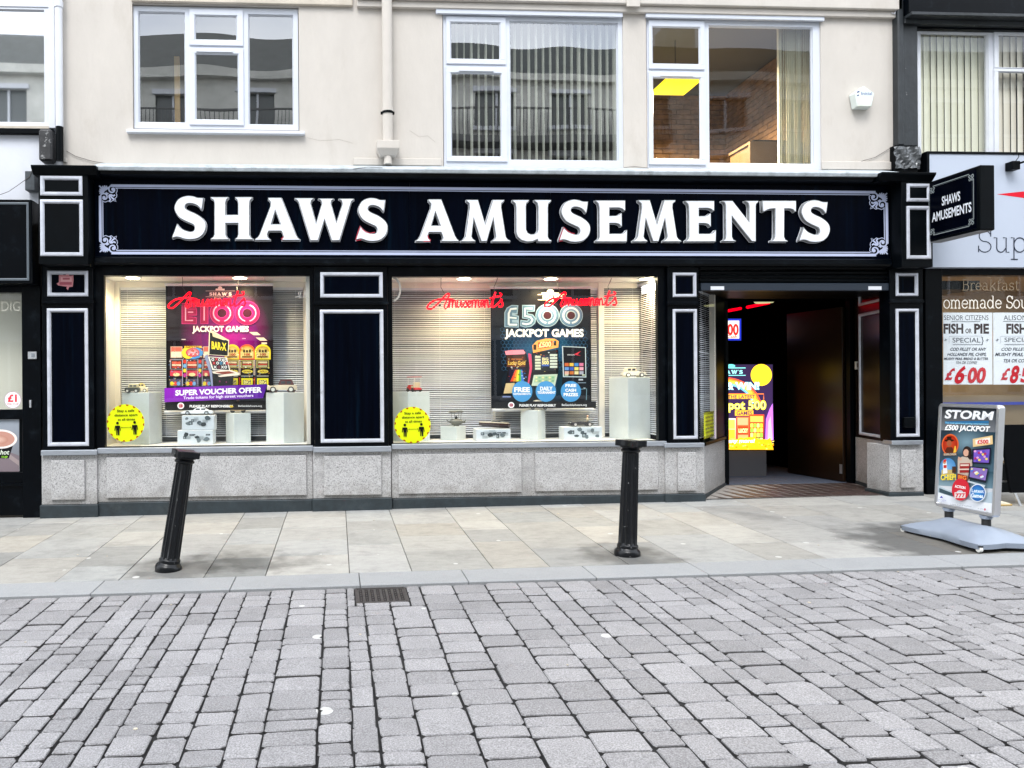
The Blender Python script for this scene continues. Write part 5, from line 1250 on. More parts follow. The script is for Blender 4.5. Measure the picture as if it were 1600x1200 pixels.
# right machines
for i, (cx, c) in enumerate(((965, '#e8c820'), (1170, '#e0603a'), (1388, '#f0dc30'))):
    r_ = 92 if i == 0 else 98
    a.ell(cx, 262, r_ + 12, 100, c, n=30).rect(cx - r_ - 12, 262, cx + r_ + 12, 372, c).ell(cx, 265, r_ - 8, 78, '#e8d890', '#b89838', n=24).rect(cx - r_ + 8, 262, cx + r_ - 8, 356, '#d8c880')
    for j in range(3): a.rect(cx - 55 + j * 40, 235 + j % 2 * 6, cx - 25 + j * 40, 275, '#4a3a20')
    a.text('100', cx - 45, cx + 45, 318, 288, '#a82818', 2).rect(cx - 70, 325, cx + 70, 345, '#7a5a28')
    a.rect(cx - 88, 380, cx + 88, 490, '#a8a060').rect(cx - 72, 392, cx + 72, 480, '#2a2418').rect(cx - 62, 400, cx + 62, 425, '#d8c8a0').rect(cx - 62, 430, cx + 62, 450, '#b84838').rect(cx - 62, 455, cx + 62, 472, '#c8c090')
    a.rect(cx - 82, 500, cx + 82, 575, '#15100e').ell(cx + 4, 538, 76, 26, '#d8c448', n=20).text('GOLD', cx - 50, cx + 55, 548, 528, '#6a4810', 1)
    a.rect(cx - 82, 590, cx + 82, 612, '#808078').rect(cx - 78, 632, cx + 78, 722, '#e8e030').rect(cx - 55, 655, cx + 55, 712, '#3a3418').text('BIG', cx - 48, cx + 50, 706, 662, '#f0e890', 2)
for x_ in (1070, 1275): a.rect(x_ - 14, 380, x_ + 10, 590, '#c8b8a8').rect(x_ - 6, 390, x_, 585, '#5a3018').rect(x_ - 10, 620, x_ + 8, 722, '#a83828')
# small lit details of the machines
_ra = random.Random(12)
for i in range(190):
    xx_, yy_ = (_ra.uniform(100, 600) if i % 2 else _ra.uniform(880, 1480)), _ra.uniform(195, 735)
    a.rect(xx_, yy_, xx_ + _ra.uniform(5, 20), yy_ + _ra.uniform(4, 12), _ra.choice(['#f8e070', '#e84030', '#ffffff', '#30241a', '#7a3018', '#4a90d8', '#f0a020', '#1a1418']))
# tall machine in the middle
a.poly([(595, 330), (640, 300), (700, 540), (715, 740), (690, 740), (668, 560)], '#9098b8').poly([(640, 330), (700, 330), (1000, 560), (985, 735), (735, 735), (705, 545)], '#0a0a0e')
a.poly([(660, -5), (690, -30), (935, 110), (925, 330), (650, 310)], '#f0e8c8').poly([(672, 5), (700, 10), (925, 125), (915, 322), (664, 305)], '#0c0a08').poly([(700, 0), (930, 105), (860, 110), (712, 60)], '#e8d8b0')
a.text('BAR-X', 692, 892, 225, 130, '#f4e02c', 2, slope=.13)
a.poly([(645, 335), (905, 350), (955, 540), (705, 520)], '#f2ece0').poly([(668, 345), (895, 360), (935, 520), (720, 505)], '#18181c')
for i, (cx, cy, tch, c) in enumerate(((712, 375, 'O', '#f8f8f8'), (762, 372, 'X', '#e04850'), (805, 378, 'O', '#f8f8f8'), (850, 385, 'X', '#f0f0f0'), (890, 385, 'O', '#f8f8f8'),
                                   (728, 425, 'X', '#e04850'), (778, 425, 'O', '#f8f8f8'), (825, 425, 'O', '#58a8d8'), (870, 425, 'X', '#f0f0f0'), (910, 425, 'X', '#e04850'),
                                   (745, 480, 'X', '#f0f0f0'), (795, 480, 'O', '#8a3048'), (845, 480, 'X', '#e8e8e8'), (890, 480, 'O', '#f8f8f8'))):
    a.text(tch, cx - 19, cx + 19, cy + 17, cy - 18, c, 2)
a.poly([(700, 540), (950, 520), (1080, 560), (1075, 590), (810, 615), (780, 600), (860, 585), (720, 565)], '#f2e4d4').poly([(740, 550), (940, 535), (1020, 562), (850, 580)], '#8a4034')
a.ell(808, 675, 12, 14, '#7a2058', n=10).ell(898, 685, 10, 12, '#7a2058', n=10)
for (x_, y_) in ((1210, 0), (1300, 75)): a.poly([(x_, y_), (x_ + 110, y_), (x_ + 160, y_ + 42), (x_ + 60, y_ + 42)], '#f0dcc0')
a.rect(1380, 142, 1455, 165, '#f0dcc0').rect(285, 95, 340, 106, '#e8d8d0').rect(1115, 82, 1165, 95, '#c8a0c0')
# banner
a.poly([(50, 768), (1460, 712), (1400, 905), (50, 960)], None, ['#9a22c8', '#4a1a90', '#5a1898', '#8a20b8'])
a.text('SUPER VOUCHER OFFER', 200, 1378, 868, 800, '#ffffff', 2, slope=-.037).text('Trade tokens for high street vouchers', 310, 1270, 920, 884, '#f2e8ff', 1, slope=-.037)
a.rect(60, 962, 1400, 1065, '#0a070a').ell(275, 1010, 46, 44, '#ffffff', n=20).ell(275, 1010, 34, 32, '#e8a0a8', n=20).text('18', 252, 298, 1026, 996, '#a01828', 2)
a.text('PLEASE PLAY RESPONSIBLY', 395, 985, 1030, 1000, '#f0f0f0', 2).text('BeGambleAware.org', 1060, 1385, 1022, 1000, '#d8d8d8', 1)
poster('purple and black hanging poster advertising pound 100 jackpot games in the left window', 259.5, 446.5, 426.5, 640.5, (257.5, 442.5, 427, 447), (257, 641, 427, 646), YP, a)

YP2 = .43
A2 = lambda x, y: P(765 + x / 6.667, 470 + y / 6.667, YP2)
a = Art(A2, .0003)
a.rect(18, -120, 1050, 300, '#0e090c', '#080d18').rect(18, 300, 1050, 1115, '#081220', '#060a12')
a.ell(560, 480, 400, 330, '#1e6aa0', '#101c30', 36); a.ell(560, 850, 440, 240, '#185878', '#0c1622', 36)
for j in range(14):
    for i in range(22):
        cx, cy = 130 + i * 40 + (20 if j % 2 else 0), 300 + j * 34
        if cx > 1000 or cy > 730: continue
        a.line([(cx + 21 * math.cos(rad(30 + 60 * k_)), cy + 21 * math.sin(rad(30 + 60 * k_))) for k_ in range(6)], 2.4, '#3a6a94', True)
Ya = -115
a.ell(610, -88 + 0, 34, 22, '#f0e8d0', n=14).rect(520, -75, 700, -66, '#e8dcc0').rect(480, -60, 780, -54, '#d8ccb0').ser("SHAW'S", 530, 740, -15, -48, '#f4ecd8').rect(480, -5, 640, 1, '#d8ccb0').text('Fun', 560, 640, 22, 0, '#e8dcc0', 0, shear=.3)
OUT, MID, IN = '#86a2b8', '#4a6a86', '#c4d2dc'
def neonpoly(pts, closed=True):
    a.line(pts, 88, OUT).line(pts, 78, '#2c4660').line(pts, 66, '#9cc4dc').line(pts, 22, IN)
def outline(p):
    a.poly(p, OUT); cx = sum(q[0] for q in p) / len(p); cy = sum(q[1] for q in p) / len(p)
    a.poly([(cx + (x - cx) * .93, cy + (y - cy) * .95) for x, y in p], '#35526c'); a.poly([(cx + (x - cx) * .86, cy + (y - cy) * .91) for x, y in p], '#a9cce0')
a.poly([(135, 280), (135, 130), (160, 80), (210, 52), (280, 55), (270, 150), (240, 150), (285, 165), (285, 235), (285, 285)], OUT)
a.poly([(145, 272), (145, 133), (168, 88), (212, 62), (270, 64), (262, 140), (215, 130), (215, 160), (276, 172), (276, 205), (215, 205), (215, 232), (276, 236), (276, 275)], '#4c6f8c')
a.line([(180, 255), (180, 140), (200, 95), (262, 88)], 20, IN).line([(180, 180), (262, 188)], 16, IN).line([(180, 255), (268, 255)], 20, IN)
a.poly([(318, 52), (452, 52), (448, 120), (378, 122), (376, 140), (430, 150), (460, 190), (455, 240), (415, 275), (350, 285), (298, 270), (300, 205), (370, 215), (385, 200), (318, 190)], OUT)
a.poly([(327, 62), (443, 62), (440, 112), (370, 114), (367, 148), (425, 158), (450, 192), (445, 235), (410, 266), (350, 275), (308, 263), (309, 218), (372, 226), (397, 200), (327, 182)], '#4c6f8c')
a.line([(425, 88), (348, 88), (346, 165), (405, 176), (425, 205), (405, 240), (360, 252), (318, 242)], 18, IN)
for cx in (578, 822):
    a.ell(cx, 160, 122, 118, OUT, n=40).ell(cx, 160, 114, 110, '#35526c', n=40).ell(cx, 160, 108, 104, '#54789a', n=40).ell(cx, 160, 50, 48, '#9ab2c4', n=28).ell(cx, 160, 42, 40, '#3a1820', n=28)
    a.arc(cx, 160, 80, 77, -95, 85, 18, IN).arc(cx, 160, 80, 77, 98, 262, 18, IN)
a.text('JACKPOT GAMES', 150, 950, 378, 305, '#ffffff', 2)
# pale reflections printed at left, machines
a.poly([(140, 530), (345, 515), (365, 560), (400, 700), (360, 870), (330, 900), (190, 900), (95, 1030), (120, 960), (170, 720)], '#141018')
a.poly([(138, 528), (200, 518), (330, 514), (352, 545), (340, 560), (150, 568)], '#e890a0').poly([(380, 550), (410, 560), (422, 700), (385, 880), (372, 870), (395, 700)], '#e04a70')
a.rect(160, 570, 350, 690, '#3a2418', '#6a3a20').text('Lucky Gold', 170, 350, 668, 630, '#f0c860', 1).rect(205, 605, 320, 618, '#b06838')
a.poly([(185, 710), (345, 700), (350, 840), (180, 842)], '#1c1430')
for i, c in enumerate(('#e8502c', '#f09a28', '#f0e040', '#58b838', '#3878d0')):
    a.poly([(195 + i * 28, 840), (225 + i * 28, 840), (262 + i * 14, 720), (246 + i * 14, 720)], c)
a.poly([(150, 860), (240, 855), (220, 960), (125, 965)], '#d8c090').poly([(100, 985), (400, 985), (420, 1040), (80, 1040)], '#20242c').rect(115, 990, 200, 1005, '#8090c0')
a.poly([(418, 540), (690, 512), (690, 740), (650, 900), (390, 890), (420, 740)], '#101218')
a.poly([(420, 470), (470, 420), (560, 398), (650, 400), (692, 425), (688, 490), (430, 548)], '#e8a858').poly([(480, 440), (630, 420), (625, 485), (480, 505)], '#e04828').text('£500', 488, 615, 490, 440, '#fce8a0', 2, slope=-.08)
a.rect(432, 460, 462, 515, '#3a2410').rect(640, 420, 668, 470, '#3a2410')
a.rect(430, 565, 665, 730, '#283038')
_ra = random.Random(5)
for i in range(150):
    xx_, yy_ = _ra.choice([(_ra.uniform(170, 345), _ra.uniform(575, 835)), (_ra.uniform(430, 660), _ra.uniform(430, 880)), (_ra.uniform(725, 945), _ra.uniform(600, 790))])
    a.rect(xx_, yy_, xx_ + _ra.uniform(4, 16), yy_ + _ra.uniform(3, 9), _ra.choice(['#f0d070', '#c83828', '#e8f0f0', '#182030', '#7a3818', '#4a90d8', '#e89020', '#30384a']))
for j in range(5): a.rect(438, 578 + j * 30, 495, 600 + j * 30, '#d8dcc0'); a.rect(590, 560 + j * 30, 665, 582 + j * 30, '#d0d8c8')
a.rect(500, 588, 582, 690, '#2a3868').text('BIG', 508, 575, 625, 598, '#f4e8a0', 2).text('500', 506, 578, 665, 632, '#fff0a0', 2).rect(505, 668, 580, 682, '#5878c8')
a.poly([(425, 775), (668, 765), (640, 890), (400, 885)], '#c8d8c0').poly([(440, 790), (650, 780), (630, 850), (425, 850)], '#a8c8a0')
for i in range(12): a.ell(450 + (i % 6) * 34, 800 + (i // 6) * 34, 12, 10, ('#e8e0a0', '#80b890')[i % 2], n=8)
a.poly([(712, 478), (955, 490), (960, 800), (722, 795)], '#c8d8dc').poly([(722, 486), (947, 497), (952, 790), (732, 786)], '#16161c')
a.text('MEGA', 765, 840, 575, 562, '#c8c8c8', 1).poly([(830, 565), (905, 530), (870, 565), (905, 580)], '#d83848')
for j in range(3):
    for i in range(4): a.rect(738 + i * 50, 652 + j * 42, 780 + i * 50, 684 + j * 42, (('#d06838', '#e8b848', '#4888c8', '#d87898'), ('#6898d8', '#3858b8', '#f0d870', '#e8a8b8'), ('#e0b0a0', '#c87030', '#e8d8a0', '#b0b0c0'))[j][i])
a.rect(738, 768, 775, 782, '#c8d0b0').rect(915, 768, 945, 782, '#c8d0b0').poly([(715, 800), (965, 800), (965, 1040), (700, 1040)], '#0c1118').rect(880, 815, 925, 830, '#c0c8d0').rect(870, 850, 955, 858, '#8090a0').rect(930, 905, 950, 912, '#c0d0d8')
a.line([(900, 920), (962, 915), (958, 1030)], 5, '#7fa8b8')
a.rect(20, 1045, 1058, 1112, '#0a0b10')
for cx, ls in ((303, ('FREE',)), (545, ('DAILY',)), (800, ('FREE', 'CASH', 'PRIZES'))):
    a.ell(cx, 943, 104, 106, '#4a9ad4', n=36)
a.text('FREE', 218, 380, 948, 902, '#ffffff', 2).text('REFRESHMENTS', 212, 388, 978, 960, '#ffffff', 1).text('DAILY', 484, 610, 932, 895, '#ffffff', 2).text('TOURNAMENT', 458, 642, 966, 942, '#ffffff', 2)
a.text('FREE', 742, 855, 896, 868, '#ffffff', 2).text('CASH', 742, 855, 944, 916, '#ffffff', 2).text('PRIZES', 724, 872, 990, 960, '#ffffff', 2)
a.ell(190, 1082, 32, 31, '#ffffff', n=18).ell(190, 1082, 22, 21, '#d8a8b0', n=16).text('18', 174, 206, 1092, 1072, '#a01828', 2).text('PLEASE PLAY RESPONSIBLY', 272, 645, 1096, 1074, '#f0f0f0', 2).text('BeGambleAware.org', 705, 962, 1090, 1070, '#e0e0e0', 1)
poster('black and blue hanging poster advertising pound 500 jackpot games in the right window', 767, 451, 923.5, 637.5, (766, 447.5, 924, 451.5), (769, 638, 927, 642.5), YP2, a)

# =================================================================== NEON SCRIPTS
def script_path():
    """strokes of the word in picture pixels; origin at left end, x-height 10"""
    S = []
    S.append([(34.5, 2.5), (32, 2), (28, 5), (22, 12), (15, 19), (9, 24), (4, 25), (1, 23.5), (2, 20), (6, 16), (12, 12.5), (20, 10.5), (30, 10), (41, 11.5)])
    S.append([(34.5, 2.5), (33.5, 6), (30, 13), (27.5, 19), (27, 23), (29, 24.5), (31.5, 22.5), (34, 17)])
    x = 34; y = 0
    def m(x, n, w=4.9):
        st = [(x, 12)]; 
        for i in range(n): st += [(x + i * w + .4, 18), (x + i * w + .2, 22.5), (x + i * w + .9, 16), (x + i * w + 2.9, 11.6), (x + i * w + 4.6, 13.4)]
        st += [(x + n * w, 19), (x + n * w + .8, 22), (x + n * w + 2.6, 21)]; return st
    S.append(m(34, 2)); S.append([(47, 13), (46.4, 19), (47.5, 22), (50, 21), (52, 17), (52.6, 13), (52.2, 19), (53.2, 22), (55, 21)])
    S.append([(55, 21), (59.5, 12.5), (60.5, 16), (61.5, 19.5), (60, 22), (57, 21.8)])
    S.append([(62.5, 19.5), (66, 17), (67, 14), (65.2, 12.4), (63.2, 15), (62.8, 19), (64.5, 22), (68, 20)]); S.append(m(69, 2))
    S.append([(82, 19), (85.5, 16.5), (86.3, 13.5), (84.5, 12), (82.6, 15), (82.2, 18.5), (84, 21.5), (87, 19)]); S.append(m(88, 1))
    S.append([(93.5, 21), (97, 20.5), (100.5, 12), (104.5, -.5)]); S.append([(104.5, -.5), (101.2, 10), (99.6, 18), (100.6, 22.3), (104.5, 20.5)]); S.append([(96.5, 8.8), (103, 7.2), (110.5, 5.6)]); S.append([(111.5, .8), (113.5, 3), (111.8, 6.4)])
    S.append([(104.5, 20.5), (111, 14), (113.5, 10), (114.2, 13.5), (115.6, 17.5), (113.8, 21.5), (109.5, 21.2)])
    return S
def neon(px, py, sc, Y, label, z_top):
    o0 = P(px + 60 * sc, py + 12 * sc, Y); t = thing('neon_sign', label, 'neon sign', (o0[0], Y, o0[1]), group='red neon Amusements scripts hanging in the windows')
    mb = MB(); k = 0
    for st in script_path():
        pts = []
        n = len(st)
        for i in range(n - 1):
            p0, p1, p2, p3 = st[max(i - 1, 0)], st[i], st[i + 1], st[min(i + 2, n - 1)]
            for j in range(4):
                u = j / 4; f = lambda a, b_, c, d: .5 * (2 * b_ + (c - a) * u + (2 * a - 5 * b_ + 4 * c - d) * u * u + (3 * b_ - a - 3 * c + d) * u ** 3)
                pts.append((f(p0[0], p1[0], p2[0], p3[0]), f(p0[1], p1[1], p2[1], p3[1])))
        pts.append(st[-1]); k += 1
        w3 = []
        for i, (x, y) in enumerate(pts):
            q = P(px + x * sc, py + y * sc, Y); w3.append((q[0], Y + .006 * math.sin(i * .9 + k), q[1]))
        mb.tube(w3, .0084, 6)
    mb.build('tube', M_neon, t, smooth=60)
    mb = MB()
    for fx, dx in ((30, -8), (105, 3)):
        a, b_ = P(px + fx * sc, py + 8 * sc, Y + .02), P(px + (fx + dx) * sc, 432, Y + .02)
        mb.tube([(a[0], Y + .02, a[1]), ((a[0] + b_[0]) / 2 - .03, Y + .03, (a[1] + b_[1]) / 2), (b_[0], Y + .02, z_top)], .003, 5)
    mb.build('hanging_wire', M_wire, t)
    mb = MB()
    for fx, fy in ((20, 20), (55, 18), (86, 18)):
        q = P(px + fx * sc, py + fy * sc, Y + .02); mb.box(q[0] - .012, q[0] + .012, Y + .012, Y + .03, q[1] - .01, q[1] + .01)
    mb.build('clip', M_wire, t)
neon(262, 455, 1.05, .16, 'red neon Amusements script hanging in front of the purple poster', ZB1)
neon(666.5, 457, 1.03, .16, 'red neon Amusements script left of the blue poster, over the pale blind', ZB2)
neon(850, 455, .98, .16, 'red neon Amusements script crossing the top right of the blue poster', ZB2)

# =================================================================== ROUND DISTANCE STICKERS
def sticker(cx, cy, r, label):
    Y = .0085; t = thing('distance_sticker', label, 'sticker', (P(cx, cy, Y)[0], Y, P(cx, cy, Y)[1]), group='round yellow distance stickers on the shop windows')
    a = Art(onY(Y), .0003); s = r / 440
    f = lambda x, y: (cx + (x - 545) * s, cy + (y - 600) * s)
    a.ell(cx, cy, r, r, '#dcea12', n=48)
    for i in range(16):
        an = 360 / 16 * i + 5; ex, ey = cx + r * .985 * math.cos(rad(an)), cy + r * .985 * math.sin(rad(an))
        a.ell(ex - .0 , ey, r * .075, r * .075, '#a83a10', n=10, a0=an + 90, a1=an + 270)
    for s_, x0, x1, yb, yt in (('Stay a safe', 345, 750, 345, 290), ('distance apart', 285, 825, 445, 392), ('at all times', 365, 770, 545, 492)):
        p, q = f(x0, yb), f(x1, yt); a.text(s_, p[0], q[0], p[1], q[1], '#35400c', 1, slope=-.03)
    for px in (358, 758):
        dy = 0 if px < 500 else -16
        a.ell(*f(px, 600 + dy), 32 * s, 32 * s, '#0c0c08', n=14)
        for pl in ([(300, 660), (418, 660), (418, 690), (404, 690), (404, 768), (404, 882), (370, 882), (366, 775), (358, 775), (354, 882), (332, 882), (330, 768), (316, 690)], [(302, 662), (322, 672), (306, 780), (286, 776)], [(400, 672), (418, 662), (436, 772), (420, 778)]):
            a.poly([f(x - 358 + px, y + dy) for x, y in pl], '#0c0c08')
    a.line([f(455, 702), f(672, 696)], 10 * s, '#0c0c08').poly([f(440, 702), f(468, 688), f(468, 716)], '#0c0c08').poly([f(685, 696), f(660, 682), f(660, 710)], '#0c0c08')
    a.build('disc', M_ink, t, Y)
sticker(196.3, 661, 29.5, 'round yellow distance sticker at the bottom left of the left shop window')
sticker(644.5, 664, 28.5, 'round yellow distance sticker at the bottom left of the right shop window')
# graffiti scratch marks on glass
t = thing('chalk_scrawl', 'small white scrawl on the glass at the top right of the left window', 'scrawl', (P(470, 460, 0)[0], .008, P(470, 460, 0)[1]))
a = Art(onY(.008)); zz = lambda x, y: (150 + x / 3.871, 410 + y / 3.871)
a.line([zz(*p) for p in ((1205, 210), (1235, 205), (1240, 175), (1225, 180), (1230, 215), (1260, 205), (1275, 175), (1262, 172), (1262, 205), (1290, 220))], .9, '#c8c4c0').build('mark', M_ink, t, .008)
t = thing('curved_sticker_edge', 'pale curved sticker edge at the top left of the right shop window', 'sticker', (P(617, 450, 0)[0], .008, P(617, 450, 0)[1]))
a = Art(onY(.008)); a.arc(613.5, 452, 12, 18, -88, 80, 3, '#a9a49c', 20).build('mark', M_ink, t, .008)

# =================================================================== DISPLAY PLINTHS AND MODELS
ZF1, ZF2 = B1[2] + .0045, B2[2] + .0045
def plinth(x0, xs, x1, yt, label, Y, zf):
    a, s_, c = P(x0, 650, Y)[0], P(xs, 650, Y)[0], P(x1, 650, Y)[0]; A, B = s_ - a, c - s_
    ph = math.atan2(B, A); w_ = math.hypot(A, B); zt = P((x0 + x1) / 2, yt, Y)[1]
    # front corner at (s_, Y); left face runs up-left, right face up-right
    p = [(s_, Y), (s_ + w_ * math.sin(ph), Y + w_ * math.cos(ph)), (s_ + w_ * math.sin(ph) - w_ * math.cos(ph), Y + w_ * math.cos(ph) + w_ * math.sin(ph)), (s_ - w_ * math.cos(ph), Y + w_ * math.sin(ph))]
    mxy = max(q[1] for q in p)
    if mxy > YB - .04:   # shallower box so that it stands clear of the blind
        k = (YB - .04 - Y) / (mxy - Y); p = [(x, Y + (y - Y) * k) for x, y in p]
    o = MB().prism(p, zf, zt, 'z').build('display_plinth', M_plinth, bevel=.003)
    o.location = (0, 0, 0); tag(o, label, 'plinth', 'white display plinths in the shop windows')
    cxx = sum(q[0] for q in p) / 4; cyy = sum(q[1] for q in p) / 4
    return cxx, cyy, zt, (a + c) / 2
PL1 = plinth(188, 233, 244.5, 613.5, 'tall pale plinth behind the left yellow sticker', .20, ZF1)
PL2 = plinth(349, 365.5, 390, 646, 'short pale plinth right of the newspaper covered boxes', .22, ZF1)
PL3 = plinth(413, 443.5, 474, 613.5, 'tall pale plinth at the right end of the left window', .16, ZF1)
PL4 = plinth(614, 638, 674, 612.5, 'tall pale plinth behind the right yellow sticker', .20, ZF2)
PL5 = plinth(690.5, 713, 731.5, 667, 'low pale plinth under the grey airship model', .24, ZF2)
PL6 = plinth(818, 840, 858.5, 641, 'mid height pale plinth below the blue poster', .20, ZF2)
PL7 = plinth(965, 981.5, 1022.5, 589.5, 'tallest pale plinth at the right end of the right window', .16, ZF2)

def smoothprof(pts, n=3):
    out = []; N = len(pts)
    for i in range(N - 1):
        p0, p1, p2, p3 = pts[max(i - 1, 0)], pts[i], pts[i + 1], pts[min(i + 2, N - 1)]
        for j in range(n):
            u = j / n; f = lambda a, b_, c, d: .5 * (2 * b_ + (c - a) * u + (2 * a - 5 * b_ + 4 * c - d) * u * u + (3 * b_ - a - 3 * c + d) * u ** 3)
            out.append((f(p0[0], p1[0], p2[0], p3[0]), f(p0[1], p1[1], p2[1], p3[1])))
    out.append(pts[-1]); return out
M_tyre = mat('model_tyre', (.03, .03, .03), .6); M_hub = mat('model_hub', (.75, .75, .72), .4); M_mglass = mat('model_glass', (.05, .06, .07), .2)
def model_car(label, px0, px1, py_top, z_base, Yc, body, roof, style, flip=False, wheelc=None, rz=0):
    a, b_ = P(px0, 620, Yc)[0], P(px1, 620, Yc)[0]; L = b_ - a; zt = P((px0 + px1) / 2, py_top, Yc)[1]; H = zt - z_base; W = min(L * .42, .10)
    t = thing('model_car', label, 'model car', ((a + b_) / 2, Yc, z_base), (0, 0, rad(rz) + (math.pi if flip else 0)), 'collectable models displayed in the windows')
    X = lambda u: (u - .5) * L
    r = {'vintage': .23, 'beetle': .19, 'sports': .2, 'mini': .2, 'racer': .27}[style] * H if style != 'sports' else .28 * H
    mB = mat('model_' + body.lstrip('#'), body, .25, var=.05, coat=.5); mR = mat('model_' + roof.lstrip('#'), roof, .3, coat=.4)
    bodyp = {'vintage': [(0, .2), (.0, .42), (.04, .5), (.30, .56), (.36, .58), (.92, .56), (.99, .45), (1, .2)],
             'beetle': [(0, .16), (.0, .35), (.08, .52), (.25, .62), (.5, .64), (.75, .62), (.94, .48), (1, .3), (1, .16)],
             'sports': [(0, .2), (.0, .42), (.12, .58), (.35, .62), (.8, .62), (.97, .55), (1, .2)],
             'mini': [(0, .15), (.0, .45), (.06, .58), (.3, .6), (.95, .58), (1, .4), (1, .15)],
             'racer': [(0, .22), (.02, .5), (.1, .55), (.5, .62), (.72, .6), (.98, .42), (1, .3), (.9, .22)]}[style]
    cab = {'vintage': [(.36, .56), (.43, .92), (.5, 1), (.74, 1), (.84, .9), (.9, .56)], 'beetle': [(.2, .6), (.32, .9), (.48, 1), (.64, .95), (.86, .58)],
           'sports': [(.35, .6), (.45, .92), (.55, 1), (.7, .95), (.86, .6)], 'mini': [(.22, .58), (.28, .95), (.36, 1), (.78, 1), (.88, .95), (.92, .58)], 'racer': None}[style]
    pr = smoothprof(bodyp); MB().prism([(X(u), v * H) for u, v in pr], -W / 2, W / 2).build('body', mB, t, bevel=H * .06, smooth=50, rel=False, segs=2)
    if cab:
        cp_ = smoothprof(cab); MB().prism([(X(u), v * H) for u, v in cp_], -W * .42, W * .42).build('cabin', mR, t, bevel=H * .05, smooth=50, rel=False, segs=2)
        u0, u1 = cab[0][0], cab[-1][0]; mid = (u0 + u1) / 2
        for a0, a1 in ((u0 + .10, mid - .02), (mid + .02, u1 - .1)):
            MB().box(X(a0), X(a1), -W * .43, W * .43, H * .66, H * .88).build('side_window', M_mglass, t, rel=False, bevel=H * .02)
    wx = (.2, .8)
    for u in wx:
        if style in ('vintage', 'beetle', 'mini'):
            MB().ball((X(u), 0, r * .9), r * 1.55, W * .56, r * 1.25, 14, 8).build('mudguard', mR if style == 'vintage' else mB, t, smooth=60, rel=False)
        for sd in (-1, 1):
            yy = sd * W * .54
            w_ = MB().cyl((X(u), yy - .006, r), (X(u), yy + .006, r), r, n=18).build('wheel', M_tyre, t, smooth=40, rel=False)
            MB().cyl((X(u), yy - .0085, r), (X(u), yy + .0085, r), r * .62, n=14).build('hub_cap', mat('model_' + (wheelc or '#d8d8d0').lstrip('#'), wheelc or '#d8d8d0', .4), w_, smooth=40, rel=False)
    if style in ('vintage', 'racer', 'beetle'):
        MB().ball((X(.03), -W * .3, H * .5), H * .07, H * .07, H * .07, 8, 6).ball((X(.03), W * .3, H * .5), H * .07, H * .07, H * .07, 8, 6).build('headlamp', M_hub, t, smooth=60, rel=False)
    return t
zc1 = PL1[2] + .001
model_car('small dark grey model car with a cream interior on the left tall plinth', 196, 218.5, 600, zc1, .27, '#33372f', '#cfc49a', 'mini')
model_car('cream model car with black trim parked behind the dark grey one', 212, 231, 598.5, zc1, .42, '#e0d6b8', '#d8c878', 'beetle', True)
model_car('cream and maroon vintage model saloon at the right of the left window', 418, 464.5, 593, PL3[2] + .001, PL3[1] - .02, '#d9cdb4', '#4a1218', 'vintage')
# newspaper covered boxes
def paperbox(label, x0, x1, yt, zb0, Y, dep, seed, n=11, px_lid=0):
    a, b_ = P(x0, 680, Y)[0], P(x1, 680, Y)[0]; zt = P((x0 + x1) / 2, yt, Y)[1]; t = thing('newspaper_box', label, 'box', ((a + b_) / 2, Y + dep / 2, zb0), group='boxes wrapped in newspaper')
    w_ = (b_ - a) / 2; h = zt - zb0; MB().box(-w_, w_, -dep / 2, dep / 2, 0, h).build('case', M_paper, t, bevel=.008, rel=False, segs=2)
    r = random.Random(seed); A = Art(lambda x, y: (x, y), .0003); A.rect(-w_ + .01, .008, w_ - .01, h * .97, '#cfd7dc')
    for i in range(n):
        cx, cz = -w_ + .05 + (2 * w_ - .1) * ((i + r.uniform(-.3, .3)) % n) / n, r.uniform(.035, h * .82); ww, hh = r.uniform(.02, .045), r.uniform(.018, .05)
        k = r.randrange(3)
        if k == 0: A.poly([(cx + ww * math.cos(j) * r.uniform(.6, 1), cz + min(hh, h * .2) * math.sin(j) * r.uniform(.6, 1)) for j in [q * .7 for q in range(9)]], r.choice(['#4a565c', '#69757a', '#30383c']))
        elif k == 1: A.rect(cx - ww * .6, max(cz - hh * .6, .01), cx + ww * .6, min(cz + hh * .6, h * .74), '#39434a'); A.rect(cx - ww * .4, max(cz - hh * .4, .012), cx + ww * .2, min(cz + hh * .2, h * .7), '#97a2a6')
        else:
            for j in range(5): A.rect(cx - ww, cz + j * .007 - .015, cx + ww * r.uniform(.5, 1), cz + j * .007 - .012, '#8e989c')
    A.build('newsprint', M_inkM, t, rel=False, frame=(Vector((0, -dep / 2 - .0005, 0)), Vector((1, 0, 0)), Vector((0, 0, 1)), Vector((0, -1, 0))))
    return zt
zt1 = paperbox('lower newspaper covered box of the stack in the left window', 277, 333, 672.5, ZF1, .14, .2, 1)
zt2 = paperbox('upper newspaper covered box under the white model car', 284, 335, 649, zt1 + .001, .15, .18, 2)
model_car('low white model sports car on top of the newspaper covered boxes', 284.5, 333.5, 636.5, zt2 + .001, .23, '#e9eef2', '#e3e8ec', 'sports', wheelc='#aab0b4')
zt3 = paperbox('newspaper covered box under the model speedboat', 744, 798, 670.5, ZF2, .14, .2, 3)
zt4 = paperbox('newspaper covered box under the dark model racing car', 881, 941, 667, ZF2, .14, .2, 4)
